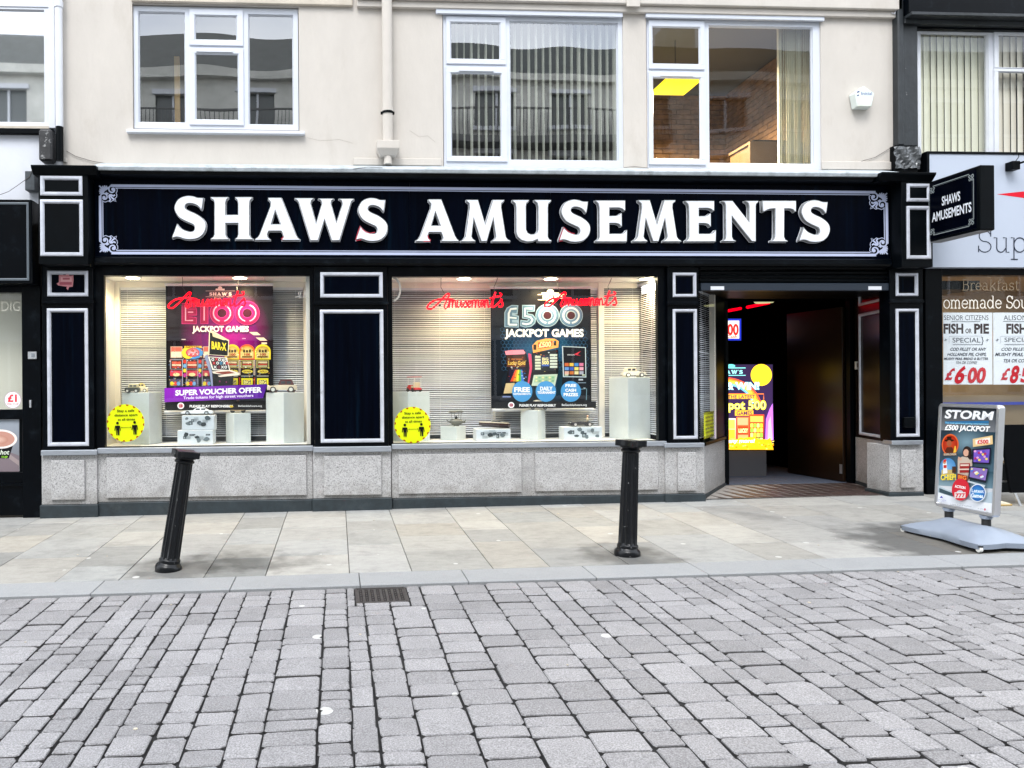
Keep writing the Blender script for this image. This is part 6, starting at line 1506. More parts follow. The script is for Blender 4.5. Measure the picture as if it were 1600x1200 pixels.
# toy motor tricycle on short plinth
t = thing('toy_motorbike', 'little toy motorbike with yellow wing and pink rider on the short plinth', 'model', (PL2[0], PL2[1] - .02, PL2[2] + .001), group='collectable models displayed in the windows')
mY = mat('toy_yellow', '#d9b81c', .4); mP = mat('toy_pink', '#b06050', .5); mBr = mat('toy_brown', '#3a2018', .5)
for x_ in (-.06, .06):
    MB().cyl((x_, -.012, .026), (x_, .012, .026), .026, n=16).build('wheel', M_tyre, t, smooth=40, rel=False)
MB().prism([(-.09, .03), (-.07, .06), (0, .075), (.09, .05), (.08, .03), (0, .022)], -.02, .02).build('frame', mat('toy_cream', '#d8b890', .5), t, bevel=.004, rel=False)
MB().ball((-.07, -.01, .075), .045, .03, .030).build('wing', mY, t, smooth=60, rel=False)
MB().ball((.055, -.01, .09), .030, .025, .024).build('rider_body', mP, t, smooth=60, rel=False)
MB().ball((.0, 0, .085), .02, .02, .04).ball((.0, 0, .135), .016, .016, .018).build('rider_head', mBr, t, smooth=60, rel=False)
# golf cart
z0 = PL4[2] + .001; xg = P(646.5, 600, PL4[1])[0]
t = thing('model_golf_cart', 'red and white model golf buggy on the plinth in the right window', 'model', (xg, PL4[1] - .03, z0), (0, 0, rad(-65)), 'collectable models displayed in the windows')
mRd = mat('cart_red', '#b8161c', .35)
MB().prism([(-.085, .02), (-.09, .05), (-.06, .075), (-.02, .078), (.0, .045), (.085, .045), (.09, .02)], -.05, .05).build('body', mRd, t, bevel=.006, rel=False)
MB().box(-.075, .085, -.055, .055, .165, .174).build('roof', mRd, t, bevel=.003, rel=False)
mb = MB()
for x_, y_ in ((-.06, -.045), (-.06, .045), (.075, -.045), (.075, .045)): mb.tube([(x_, y_, .05), (x_ + .003, y_, .166)], .003, 5)
mb.build('roof_post', M_hub, t, rel=False); MB().box(.0, .06, -.045, .045, .046, .07).box(.05, .062, -.045, .045, .07, .11).build('seat', mat('cart_seat', '#d8c8a0', .6), t, bevel=.004, rel=False)
for x_ in (-.055, .055):
    for y_ in (-.05, .05): MB().cyl((x_, y_ - .008, .022), (x_, y_ + .008, .022), .022, n=14).build('wheel', M_tyre, t, smooth=40, rel=False)
MB().ball((-.087, -.03, .055), .008, .008, .008, 8, 6).ball((-.087, .03, .055), .008, .008, .008, 8, 6).build('headlamp', M_hub, t, rel=False)
# airship / flying machine
z0 = PL5[2] + .001; xg = P(712.5, 650, PL5[1])[0]
t = thing('model_airship', 'grey model flying boat with a canopy on thin struts on the low plinth', 'model', (xg, PL5[1] - .02, z0), group='collectable models displayed in the windows')
mG = mat('pewter', '#6c6c64', .4, metal=.4, var=.2, vscale=20)
MB().ball((0, 0, .05), .085, .035, .035, 16, 10).build('hull', mG, t, smooth=60, rel=False)
MB().prism([(-.095, .165), (-.08, .178), (.07, .180), (.085, .168), (.07, .158), (-.08, .156)], -.03, .03).build('canopy', mG, t, bevel=.004, rel=False)
mb = MB()
for x_ in (-.06, -.02, .03, .06): mb.tube([(x_ * .8, 0, .07), (x_, 0, .16)], .0025, 5)
mb.build('strut', mG, t, rel=False); MB().ball((0, 0, .095), .016, .016, .022).build('pilot', M_blk2, t, smooth=60, rel=False)
MB().prism([(-.115, .075), (-.1, .045), (-.07, .06)], -.004, .004).prism([(.075, .04), (.11, .075), (.1, .03)], -.004, .004).build('fin', mG, t, rel=False)
MB().box(-.03, .03, -.02, .02, 0, .018).build('stand', mG, t, rel=False)
# speedboat
xg = P(772, 650, .22)[0]
t = thing('model_speedboat', 'brown and cream model speedboat on a newspaper covered box', 'model', (xg, .22, zt3 + .001), group='collectable models displayed in the windows')
secs = []; 
for u in [i / 10 for i in range(11)]:
    x_ = -.175 + .35 * u; wv = .048 * min(1, (u + .02) * 3.0) ** .6; zb_ = .035 * (1 - u) ** 2 + .004; ztp = .055 + .018 * (1 - u)
    secs.append([(x_, 0, zb_), (x_, -wv, (zb_ + ztp) / 2 + .006), (x_, -wv * 1.05, ztp), (x_, wv * 1.05, ztp), (x_, wv, (zb_ + ztp) / 2 + .006)])
mb = MB(); vs = [p for s_ in secs for p in s_]; fs = [(i * 5 + j, i * 5 + (j + 1) % 5, (i + 1) * 5 + (j + 1) % 5, (i + 1) * 5 + j) for i in range(10) for j in range(5)] + [(0, 1, 2, 3, 4), (54, 53, 52, 51, 50)]
mb.add(vs, fs).build('hull', mat('boat_brown', '#3a2018', .25, coat=.5), t, smooth=40, rel=False)
MB().prism([(-.17, .074), (-.16, .08), (.0, .076), (.16, .062), (.17, .056), (0, .064)], -.038, .038).build('deck', mat('boat_cream', '#d8cdb8', .4), t, bevel=.003, rel=False)
MB().prism([(-.03, .076), (.0, .094), (.05, .09), (.09, .07)], -.026, .026).build('windscreen', M_mglass, t, rel=False, bevel=.002)
model_car('white model beetle car in front of the blue poster on its own plinth', 824, 856, 625, PL6[2] + .001, PL6[1] - .02, '#e8e6dc', '#e2e0d6', 'beetle', wheelc='#5a5a58')
model_car('dark open wheeled vintage racing car model on a newspaper covered box', 889, 926, 654, zt4 + .001, .22, '#2e2a2c', '#2e2a2c', 'racer', wheelc='#d0c8c0')
xr = P(918, 650, .22)[0]
t = thing('racing_driver_figure', 'tiny pale driver figure seated in the dark model racing car', 'figure', (xr, .22, zt4 + .07))
MB().ball((0, 0, .012), .016, .014, .022).build('torso', mat('driver_cream', '#cfc0a0', .6), t, smooth=60, rel=False); MB().ball((0, 0, .045), .012, .012, .014).build('head', mat('driver_skin', '#c89a78', .6), t, smooth=60, rel=False)
model_car('white vintage model tourer on the tallest plinth at the right', 972, 1007, 574, PL7[2] + .001, PL7[1] - .02, '#e4dfd2', '#d8cfb8', 'vintage', True, wheelc='#f0ede6')

# =================================================================== BOLLARDS
def bollard(base_px, top_px, label):
    bx, by = G(*base_px); z0 = gz(bx, by)
    tp = P(top_px[0], top_px[1], by); v = Vector((tp[0] - bx, 0, tp[1] - z0)); H = v.length
    t = thing('bollard', label, 'bollard', (bx, by, z0), (0, math.atan2(v.x, v.z), 0), 'black fluted bollards along the kerb')
    n = 80
    mb = MB(); vs = []; zsx = [0.085, .09, .10] + [.10 + (H - .20) * i / 8 for i in range(1, 9)] + [H - .095]
    for k, z in enumerate(zsx):
        u = (z - .1) / (H - .2); R0 = .075 - .010 * max(0, min(1, u)); dep = .011 if 2 <= k <= 10 else 0
        for i in range(n):
            a = 2 * math.pi * i / n; f = max(0, math.sin(a * 12 - math.pi / 2) * .5 + .5) ** .6; r_ = R0 - dep * f; vs.append((r_ * math.cos(a), r_ * math.sin(a), z))
    m = len(zsx); mb.add(vs, [(k * n + i, k * n + (i + 1) % n, k * n + n + (i + 1) % n, k * n + n + i) for k in range(m - 1) for i in range(n)])
    mb.build('shaft', M_iron, t, smooth=35, rel=False)
    MB().lathe([(.098, -.04), (.103, .018), (.100, .036), (.092, .046), (.084, .052), (.080, .060), (.083, .070), (.081, .082), (.072, .092)], 40).build('base_ring', M_iron, t, smooth=30, rel=False)
    MB().lathe([(.062, H - .10), (.074, H - .092), (.078, H - .082), (.070, H - .075), (.066, H - .066), (.085, H - .058), (.088, H - .05)], 40).build('neck_ring', M_iron, t, smooth=30, rel=False)
    # square abacus with hollow sides
    pts = []
    for k in range(4):
        a = math.pi / 4 + k * math.pi / 2; a2 = a + math.pi / 2; c = .124
        p, q_ = Vector((math.cos(a), math.sin(a))) * c, Vector((math.cos(a2), math.sin(a2))) * c; d = (q_ - p); nn = Vector((d.y, -d.x)).normalized()
        pts.append(tuple(p + d * .0)); pts.append(tuple(p + d * .12))
        for u in (.3, .5, .7): pts.append(tuple(p + d * u - nn * (.016 * math.sin(math.pi * (u - .1) / .8))))
        pts.append(tuple(q_ - d * .12))
    mb = MB(); mb.prism(pts, H - .05, H, 'z'); c = mb.build('cap', M_iron, t, bevel=.004, rel=False); c.rotation_euler = (0, 0, rad(28))
    return t
bollard((263, 890), (291, 704), 'black fluted iron bollard leaning sharply to the right')
bollard((980, 867), (986, 687.5), 'black fluted iron bollard standing almost upright in front of the right window')

# =================================================================== POSTER STAND (right)
sx = 5.31; yN, yF = -2.42, -1.82
gzs = gz(5.2, -2.1)
st = thing('pavement_poster_stand', 'silver framed poster stand with a grey water base reading STORM', 'sign stand', (sx, (yN + yF) / 2, gzs))
def gridsurf(fx, n=22, m=26):
    vs = []; 
    for j in range(m + 1):
        for i in range(n + 1): vs.append(fx(i / n * 2 - 1, j / m * 2 - 1))
    fs = [(j * (n + 1) + i, j * (n + 1) + i + 1, (j + 1) * (n + 1) + i + 1, (j + 1) * (n + 1) + i) for j in range(m) for i in range(n)]
    return vs, fs, n, m
def basef(a, c):
    # square mapped to a rounded, waisted plan; a across (X), c along (Y)
    r = max(abs(a), abs(c)); ang = math.atan2(c, a); 
    sq = 1 / max(abs(math.cos(ang)), abs(math.sin(ang))) ; rr = r * (1 + (sq - 1) * .62) * (1 + .05 * math.cos(4 * ang + math.pi))
    x, y = rr * math.cos(ang) * .275, rr * math.sin(ang) * .435
    y *= 1 - .10 * (1 - min(1, abs(x) / .25)) * (abs(c) ** 3); x *= 1 - .16 * (1 - min(1, abs(y) / .35)) * (abs(a) ** 3)
    h = .062 + .095 * (1 - r ** 2.2) + .02 * math.exp(-((y - .0) / .1) ** 2) * 0
    for py in (.20, -.20): h += .030 * math.exp(-(((x) / .07) ** 2 + ((y - py) / .09) ** 2))
    return (x - .02, y - .03, h)
vs, fs, n, m = gridsurf(basef)
N0 = len(vs); vs2 = [(x, y, max(.026, z - .05)) if max(abs((k % (n + 1)) / n * 2 - 1), abs((k // (n + 1)) / m * 2 - 1)) < .999 else (x * .985, y * .985, .022) for k, (x, y, z) in enumerate(vs)]
edge = [i for i in range(n + 1)] + [j * (n + 1) + n for j in range(1, m + 1)] + [m * (n + 1) + i for i in range(n - 1, -1, -1)] + [j * (n + 1) for j in range(m - 1, 0, -1)]
mb = MB(); mb.add(vs + vs2, fs + [tuple(i + N0 for i in reversed(f)) for f in fs] + [(edge[k], edge[(k + 1) % len(edge)], edge[(k + 1) % len(edge)] + N0, edge[k] + N0) for k in range(len(edge))])
mb.build('base', M_plast, st, smooth=50, rel=False)
for x_, y_ in ((-.26, -.42), (.20, -.43), (-.26, .36), (.22, .36)):
    w_ = MB().cyl((x_ - .012, y_, .022), (x_ + .012, y_, .022), .022, n=16).build('castor', M_hub, st, smooth=40, rel=False)
    MB().box(x_ - .016, x_ + .016, y_ - .018, y_ + .018, .040, .052).build('castor_fork', M_rub, w_, rel=False)
zb = .21
for y_ in (-.20, .17):
    MB().cyl((0, y_, .155), (0, y_, .22), .032, n=16).build('spring_post', M_rub, st, smooth=40, rel=False)
    MB().cyl((0, y_, .13), (0, y_, .156), .042, n=16).cyl((0, y_, .220), (0, y_, .232), .04, n=16).box(-.03, .03, y_ - .035, y_ + .035, .232, .245).build('post_collar', M_plast, st, smooth=40, rel=False)
MB().cyl((-.14, .0, .118), (-.14, .0, .126), .02, n=14).build('filler_cap', M_rub, st, rel=False)
bd = D.objects.new('poster_board', None); link(bd, st, (0, 0, zb)); bd.rotation_euler = (0, rad(3.2), 0)
hh, hwid = .945, .305
def rrect(w_, z0, z1, r_, n_=5):
    pts = []
    for cx, cz, a0 in ((w_ - r_, z0 + r_, -90), (w_ - r_, z1 - r_, 0), (-w_ + r_, z1 - r_, 90), (-w_ + r_, z0 + r_, 180)):
        for i in range(n_ + 1): a = rad(a0 + 90 * i / n_); pts.append((cx + r_ * math.cos(a), cz + r_ * math.sin(a)))
    return pts
o_, i_ = rrect(hwid, .035, hh, .035), rrect(hwid - .032, .067, hh - .032, .008)
mb = MB(); k = len(o_)
for xs_ in ((-.018, -.018),):
    v = [(-.020, y, z) for y, z in o_] + [(-.027, y * .985, .5 + (z - .5) * .99) for y, z in o_] + [(-.027, y * 1.012, .5 + (z - .5) * 1.01) for y, z in i_] + [(-.019, y, z) for y, z in i_] + [(.020, y, z) for y, z in o_] + [(.020, y, z) for y, z in i_]
    f = []
    for a_i, b_i in ((4, 0), (0, 1), (1, 2), (2, 3)):
        f += [(a_i * k + i, a_i * k + (i + 1) % k, b_i * k + (i + 1) % k, b_i * k + i) for i in range(k)]
    f += [(4 * k + i, 4 * k + (i + 1) % k, 5 * k + (i + 1) % k, 5 * k + i) for i in range(k)]
    mb.add(v, f)
mb.build('frame', M_alu, bd, smooth=50, rel=False)
MB().box(-.0175, .0175, -hwid + .02, hwid - .02, .055, hh - .02).build('backing', M_wht, bd, rel=False)
# print, drawn from crop coordinates: bilinear into the board
def SM(x, y):
    def lerp(p, q_, t): return p + (q_ - p) * t
    TL, TR, BR, BL = (62, 68), (437, 88), (405, 862), (38, 775)
    u = v = .5
    for _ in range(8):
        xl, xr = lerp(TL[0], BL[0], v), lerp(TR[0], BR[0], v); u = (x - xl) / (xr - xl)
        yt_, yb_ = lerp(TL[1], TR[1], u), lerp(BL[1], BR[1], u); v = (y - yt_) / (yb_ - yt_)
    # foreshortening along the board: the right side is nearer
    up = u * 1.10 / (1 + .10 * u) if 0 else u * (1) 
    return ((up - .5) * 2 * (hwid - .032), (hh - .032) - v * (hh - .099))
a = Art(SM, .0003)
a.poly([(62, 68), (437, 88), (405, 862), (38, 775)], None, ['#10161c', '#16202a', '#e4e8ee', '#e8ecf2'])
a.poly([(50, 240), (430, 262), (418, 560), (45, 540)], None, ['#22303c', '#28404c', '#4a6878', '#3c5060'])
a.ell(240, 330, 150, 110, '#7896a4', '#2e4452', 30)
a.poly([(48, 530), (420, 555), (415, 680), (44, 650)], None, ['#42606e', '#30505e', '#6a8896', '#8aa4b0'])
a.poly([(44, 650), (100, 680), (160, 700), (300, 730), (412, 700), (408, 800), (40, 770)], '#b8c8d2')
a.poly([(50, 668), (100, 690), (160, 715), (150, 735), (90, 715), (50, 700)], '#3c505a').poly([(42, 700), (160, 745), (410, 790), (406, 862), (38, 775)], '#eaeef4')
a.text('STORM', 82, 412, 150, 92, '#f2f4f8', 2, slope=.055, shear=.18).rect(86, 176, 386, 194, '#2a6e9e').text('The most generous gaming entertainment', 88, 385, 192, 180, '#8fd0f0', 1, slope=.05)
a.text('£500 JACKPOT', 85, 388, 238, 202, '#ffffff', 2, slope=.06, shear=.18)
a.ell(126, 350, 60, 80, '#c83018', '#e86a30', 30).ell(126, 350, 52, 70, '#d04a20', '#a82010', 30)
a.ell(120, 318, 34, 10, '#301408', n=16).rect(104, 290, 136, 318, '#301408').ell(120, 340, 18, 24, '#a85838', n=14).poly([(88, 400), (105, 368), (140, 368), (160, 402), (126, 428)], '#5a2818').poly([(150, 410), (160, 360), (168, 360), (172, 405)], '#f0c040')
a.rect(78, 412, 176, 430, '#7a6058').text('EXPLORER', 84, 172, 428, 415, '#d8c8b0', 1)
a.ell(112, 520, 58, 72, '#7ab0dc', '#4a88c0', 28).rect(68, 535, 158, 575, '#c8b070').poly([(78, 480), (104, 470), (112, 560), (80, 565)], '#f0f0f0').ell(90, 478, 12, 14, '#d09070', n=10).poly([(82, 462), (104, 455), (100, 478), (84, 478)], '#d83828').rect(84, 500, 106, 522, '#c82820').rect(145, 512, 172, 560, '#4a3020')
a.text('CHIEF!', 64, 174, 610, 572, '#f8d820', 2).text('CHIEF!', 66, 172, 608, 574, '#fff06a', 0)
a.poly([(185, 460), (215, 440), (262, 445), (285, 470), (280, 560), (262, 640), (220, 600), (185, 590)], '#c8b8a8').ell(248, 405, 30, 42, '#2a1c1a', n=18).ell(242, 412, 19, 27, '#d8a890', n=16).poly([(262, 380), (280, 430), (272, 470), (255, 450)], '#2a1c1a')
a.poly([(190, 440), (215, 452), (210, 470), (185, 462)], '#d8a890').rect(200, 490, 270, 560, '#a02828').rect(205, 498, 262, 510, '#e8d8c8').rect(195, 530, 268, 540, '#e0d0c0')
a.poly([(288, 310), (415, 285), (418, 350), (290, 370)], '#e8c890').poly([(305, 318), (400, 300), (402, 340), (308, 352)], '#f4ece0').text('£500', 318, 390, 345, 318, '#d82828', 2).poly([(286, 385), (408, 375), (400, 500), (284, 492)], '#1c1830').poly([(296, 395), (398, 388), (392, 488), (294, 482)], '#7858c0')
for i in range(14): a.ell(305 + (i * 37) % 85, 402 + (i * 29) % 75, 9, 9, ('#e8a8d8', '#5848c0', '#f0d860', '#b82868')[i % 4], n=8)
a.poly([(270, 512), (392, 525), (378, 640), (262, 605)], '#18202c').poly([(280, 520), (388, 535), (375, 620), (272, 592)], '#8a70b8')
for i in range(14): a.ell(288 + (i * 31) % 85, 535 + (i * 23) % 60, 8, 8, ('#f0e080', '#e0e8f0', '#b04890', '#5878d0')[i % 4], n=8)
a.poly([(268, 620), (378, 655), (372, 672), (262, 630)], '#c0ccd4')
a.poly([(195, 565), (262, 585), (258, 660), (188, 640)], '#8a2418').text('BIG', 198, 256, 605, 578, '#f08838', 2, slope=.15).text('KING', 190, 258, 650, 620, '#f07828', 2, slope=.2)
a.ell(216, 685, 60, 82, '#d02838', n=34).text('ACTION', 178, 250, 668, 650, '#ffffff', 2, slope=.2).ell(212, 710, 24, 20, '#c8ccd4', n=14).rect(176, 705, 250, 748, '#e8e0dc').text('777', 182, 246, 742, 715, '#d82848', 2)
a.ell(330, 712, 52, 66, '#e8eef4', n=32).ell(330, 712, 47, 60, '#4a9ad8', '#1c5ea8', n=32).text('Latest', 290, 370, 705, 680, '#e8f4ff', 1, slope=.1).text('Games', 288, 366, 742, 715, '#e8f4ff', 2, slope=.1)
a.poly([(72, 742), (86, 728), (98, 748)], '#5858b8').text('STORM', 60, 120, 772, 752, '#b8bcd8', 0, slope=.1).text('Jackpots from all machines', 146, 292, 798, 786, '#9aa0a8', 0, slope=.13).text('18 only', 330, 368, 832, 822, '#9aa0a8', 0, slope=.1).ell(378, 835, 7, 9, '#c86878', n=10)
a.build('poster_print', M_ink, bd, rel=False, frame=(Vector((-.0185, 0, 0)), Vector((0, -1, 0)), Vector((0, 0, 1)), Vector((-1, 0, 0))))
# the print map runs from far (left in the picture) to near: board's -Y is near

# =================================================================== LEFT NEIGHBOUR
lb = thing('left_neighbour_building', 'white painted building with a black shopfront at the left edge', 'building', (-4, 0, 0))
xw = P(97.5, 100, .0)[0]; XL0 = -9.0
q = RC(-40, 14, 69, 191, -.03); LW = RC(-260, 6, 77, 196, .0)
x80 = P(80, 100, -.02)[0]
mb = MB(); wall_holes(XL0, XL - .002, P(30, 305, 0)[1] - .3, ZTOP, [(LW[0], LW[1], LW[2], LW[3])], .02, .14, mb); mb.build('wall', mat('blue_white_paint', (.66, .68, .74), .75, var=.05, vscale=2, bump=.15, bscale=20), lb)
MB().box(XL0, XL - .01, 3, 3.1, 0, ZTOP).box(XL0, XL0 + .1, .2, 3, 0, ZTOP).build('back_wall', M_stone, lb)
e = window(lb, (-260, 5, 77, 197), [(-250, 12, 69.5, 190)], [], .03, 'large plain first floor window', M_wht, glass('hazy_glass', .60, .05, (.5, .56, .6), .9, .02))
MB().box(LW[0] - .1, LW[1] + .0, -.02, .03, LW[2] - .03, LW[2]).build('window_sill', M_stone, lb)
MB().box(LW[0] - .1, LW[1] + .05, -.04, .019, LW[2] - .09, LW[2] - .031).build('sill_band', M_blk2, lb, bevel=.006)
MB().box(LW[0], LW[1], .5, .52, LW[2], LW[3]).build('room_wall', mat('pale_room', (.36, .36, .33), .9), lb)
# window jamb board and downpipe
a0, a1 = P(76, 100, -.03)[0], P(86, 100, -.03)[0]; zj = P(80, 200, -.03)[1]
MB().box(a0, a1 - .002, -.03, .019, zj, ZTOP - .1).build('jamb_board', M_wht, lb, bevel=.004)
a0, a1 = P(86, 100, -.08)[0], P(97.5, 100, -.08)[0]; cx = (a0 + a1) / 2; r_ = (a1 - a0) / 2
MB().cyl((cx, -.07, zj), (cx, -.07, ZTOP - .2), r_, n=18).cyl((cx, -.07, P(90, 12, -.07)[1]), (cx, -.07, P(90, 3, -.07)[1]), r_ * 1.2, n=18).build('downpipe', M_wht, lb, smooth=40)
MB().cyl((cx, -.07, P(90, 251, -.07)[1]), (cx, -.07, zj - .002), r_, n=18).build('downpipe', M_blk2, lb, smooth=40)
q = RC(61, 202, 82, 252, -.10); MB().box(q[0], q[1], -.12, .018, q[2], q[3]).build('broken_bracket', mat('peeling_black', (.02, .02, .022), .6, var=.3, dark=(.3, .3, .3), dscale=14, dlo=.6, dhi=.66, bump=.6, bscale=20), lb, bevel=.02)
# black box sign
q = RC(-200, 311, 50, 443, -.22)
sgn = thing('blank_box_sign', 'blank black box sign over the shopfront at the left edge', 'sign', (q[1] - .5, -.2, q[2]))
MB().box(q[0], q[1], -.22, .0, q[2], q[3]).build('box', M_blk, sgn, bevel=.006)
MB().ringbox(q[0], q[1] - .03, q[2] + .03, q[3] - .03, .025, -.226, -.2205).build('trim', mat('grey_trim', (.09, .11, .13), .4), sgn)
# electrical box + cable
q = RC(40, 268, 55.5, 298, -.06)
jb = thing('junction_box', 'small grey junction box on the white wall beside the left console block', 'box', (q[0], -.06, q[2]))
MB().box(q[0], q[1], -.08, .018, q[2], q[3]).build('case', mat('dark_grey_box', (.05, .06, .07), .5, var=.3, vscale=20), jb, bevel=.005)
MB().tube([(P(a_, b_, -.085)[0], -.085, P(a_, b_, -.085)[1]) for a_, b_ in ((50, 266), (46, 276), (30, 288), (14, 299), (-10, 308))], .003, 5).build('cable', M_crack, jb)
# shopfront
zb0 = -.3
XP0, XP1 = P(35, 600, -.02)[0], P(64.5, 600, -.02)[0]
MB().box(XP0, XP1, -.03, .1, zb0, P(30, 443, 0)[1] + .3).build('door_post', M_blk, lb, bevel=.004)
LS = RC(-260, 457, 34, 641, -.0)
MB().box(XL0, XP0 - .001, -.005, .1, LS[3], P(30, 443, 0)[1] + .3).box(XL0, XP0 - .001, -.01, .1, P(20, 655, 0)[1], LS[2]).box(XL0, XP0 - .001, -.01, .1, P(20, 808, 0)[1] + .02, P(20, 738, 0)[1]).build('shopfront_frame', M_blk, lb, bevel=.004)
MB().box(XL0, XP0 - .002, .02, .1, P(20, 738, 0)[1], P(20, 655, 0)[1]).build('poster_recess', M_blk2, lb)
q = RC(-200, 757, 34, 761, -.03); MB().box(XL0, XP0 - .002, -.03, -.011, q[2], q[3]).build('rail', M_blk, lb)
MB().box(LS[0], LS[1], .02, .026, LS[2], LS[3]).build('shop_pane', M_glassN, lb)
MB().box(LS[0] - .2, LS[1] + .3, .30, .32, LS[2] - .2, LS[3] + .2).build('window_backing', mat('cream_blind', (.85, .82, .72), .8), lb)
a = Art(onY(.017)); a.text('DISHES', -32, 78, 487, 471, '#e8e4d4', 0)
t = thing('window_lettering', 'faint pale lettering across the top of the left neighbour window', 'lettering', (-3.6, .017, 2.2)); 
a = Art(onY(.016)); a.text('DIG', 1, 33, 486, 471, '#e6e2d2', 0); a.build('letters', M_ink, t, .016)
t = thing('price_sticker', 'round white window sticker reading £1 in red', 'sticker', (-3.5, .016, 1.2)); a = Art(onY(.016))
a.ell(20, 625, 13.2, 13.2, '#b58aa8', n=30).ell(20, 625, 12.6, 12.6, '#f4f0ee', n=30).text('£1', 12, 29, 627.5, 617, '#e0384a', 2).text('PER CUP', 11, 29, 633, 630, '#c06a78', 0).build('disc', M_ink, t, .016)
t = thing('coffee_poster', 'poster of a takeaway cup of coffee on timber at the left edge', 'poster', (-3.6, .018, .9)); 
q = RC(-120, 656, 30, 737, .018); MB().box(q[0], q[1], .0185, .0195, q[2], q[3]).build('sheet', M_wht, t)
a = Art(onY(.018)); a.rect(-120, 656, 30, 737, '#9ba3ae', '#6e6c70').poly([(-120, 690), (-2, 700), (30, 712), (30, 737), (-120, 737)], '#7c7076').poly([(2, 700), (30, 720), (30, 728), (0, 706)], '#9a8c8c')
a.poly([(-18, 688), (22, 690), (14, 716), (-10, 716)], '#15151a').ell(1, 686, 26, 15, '#efe6e0', n=30).ell(1, 686, 22, 12, '#c08f80', n=30).ell(-1, 687, 14, 7, '#d8b4a4', '#b98474', n=20).text('hot', 0, 14, 710, 703, '#d8e0d0', 1, shear=.2).text('cup', 2, 12, 715, 711, '#8cc83c', 1, shear=.2)
a.build('print', M_ink, t, .018)
t = thing('intercom', 'square steel intercom plate on the black door post at the left', 'intercom', (P(51, 555, -.03)[0], -.03, P(51, 555, -.03)[1]))
q = RC(44.5, 549.5, 58, 561, -.03); MB().box(q[0], q[1], -.05, -.031, q[2], q[3]).build('plate', M_alu, t, bevel=.003)
q2 = RC(49, 552, 54, 558, -.05); MB().box(q2[0], q2[1], -.054, -.0505, q2[2], q2[3]).build('button', mat('grey_button', (.2, .22, .25), .4), t, bevel=.002)
MB().box(P(47, 600, -.03)[0], P(50, 600, -.03)[0], -.06, -.031, P(48, 637, -.03)[1], P(48, 625, -.03)[1]).build('door_handle', M_alu, lb, bevel=.004)

# =================================================================== RIGHT NEIGHBOUR (cafe)
rbd = thing('right_neighbour_building', 'cafe building with black timber framing and a white shop sign at the right edge', 'building', (8, 0, 0))
XR1 = 12.0
xp0, xp1 = P(1401, 130, -.06)[0], P(1434.5, 130, -.06)[0]
zb_ = P(1415, 228, -.06)[1]
M_peel = mat('flaking_black_paint', (.018, .022, .026), .45, var=.35, vscale=5, bump=.3, bscale=18, dark=(.42, .42, .42), dscale=11, dlo=.665, dhi=.69)
MB().box(xp0, xp0 + .07, -.09, .1, zb_, ZTOP).build('outer_post', M_peel, rbd, bevel=.012)
MB().box(xp0 + .072, xp1, -.055, .1, zb_, ZTOP).build('outer_post', M_peel, rbd, bevel=.006)
# crumpled flashing at the foot of the post
mb = MB(); rr = random.Random(8); q = RC(1398, 229, 1438, 263, -.10); nx, nz = 12, 8; vs = []
for j in range(nz + 1):
    for i in range(nx + 1): vs.append((q[0] + (q[1] - q[0]) * i / nx + rr.uniform(-.006, .006), -.095 - .014 * rr.random() - .012 * math.sin(i * .9 + j * .7), q[2] + (q[3] - q[2]) * j / nz + rr.uniform(-.006, .006)))
mb.add(vs, [(j * (nx + 1) + i, j * (nx + 1) + i + 1, (j + 1) * (nx + 1) + i + 1, (j + 1) * (nx + 1) + i) for j in range(nz) for i in range(nx)])
mb.build('crumpled_flashing', mat('torn_foil', (.10, .105, .11), .35, metal=.5, var=.8, vscale=18, dark=(.6, .6, .6), dscale=16, dlo=.6, dhi=.66), rbd)
MB().box(q[0] + .02, q[1] - .02, -.085, .1, q[2] - .03, zb_).build('post_foot', M_blk2, rbd)
z1, z0 = P(1500, 2, -.1)[1], P(1500, 24, -.1)[1]
MB().box(xp0 + .072, XR1, -.16, .1, P(1500, 22, -.16)[1], P(1500, 1, -.16)[1] + .3).build('beam', M_blk, rbd, bevel=.004)
MB().box(xp0 + .072, XR1, -.20, .1, P(1500, 27, -.16)[1], P(1500, 22, -.16)[1] - .001).build('beam_moulding', M_peel, rbd, bevel=.004)
MB().box(xp0 + .072, XR1, -.10, .1, P(1500, 38, -.1)[1], P(1500, 27, -.16)[1] - .001).build('beam', M_peel, rbd, bevel=.004)
MB().box(xp1 + .001, XR1, -.03, .1, P(1500, 46, -.03)[1], P(1500, 38, -.1)[1] - .001).build('beam', M_blk, rbd)
window(rbd, (1434, 44, 1760, 243), [(1439, 51, 1545, 243)], [((1552, 49, 1700, 108), (1560, 57, 1690, 106)), ((1552, 109, 1700, 243), (1560, 115, 1690, 242))], .03, 'painted timber window with cream vertical blinds', M_wht, glass('right_glass', .06, .05, (.98, .98, .97), .9))
qv = RC(1435, 46, 1760, 243, .09)
vert_blind('closed cream vertical blind behind the window at the right edge, wide left light', qv[0] + .02, P(1547, 100, .09)[0], qv[2], qv[3] - .03, .14, .083, 14, .095, m=mat('cream_vane', (.80, .80, .67), .8))
vert_blind('closed cream vertical blind behind the small panes at the right edge', P(1552, 100, .09)[0], qv[1], qv[2], qv[3] - .03, .14, .083, 14, .095, m=mat('cream_vane2', (.78, .74, .65), .8))
MB().box(6.90, XR1, 3, 3.1, 0, ZTOP).box(XR1 - .1, XR1, .2, 3, 0, ZTOP).box(xp0 + .1, XR1, .16, 3, ZTOP - .1, ZTOP).box(xp0 + .02, XR1, .3, 2.95, 3.62, 3.66).build('shell', M_stone, rbd)
MB().box(xp1, XR1, .6, .62, 3.7, ZTOP - .2).build('room_backing', M_room, rbd)
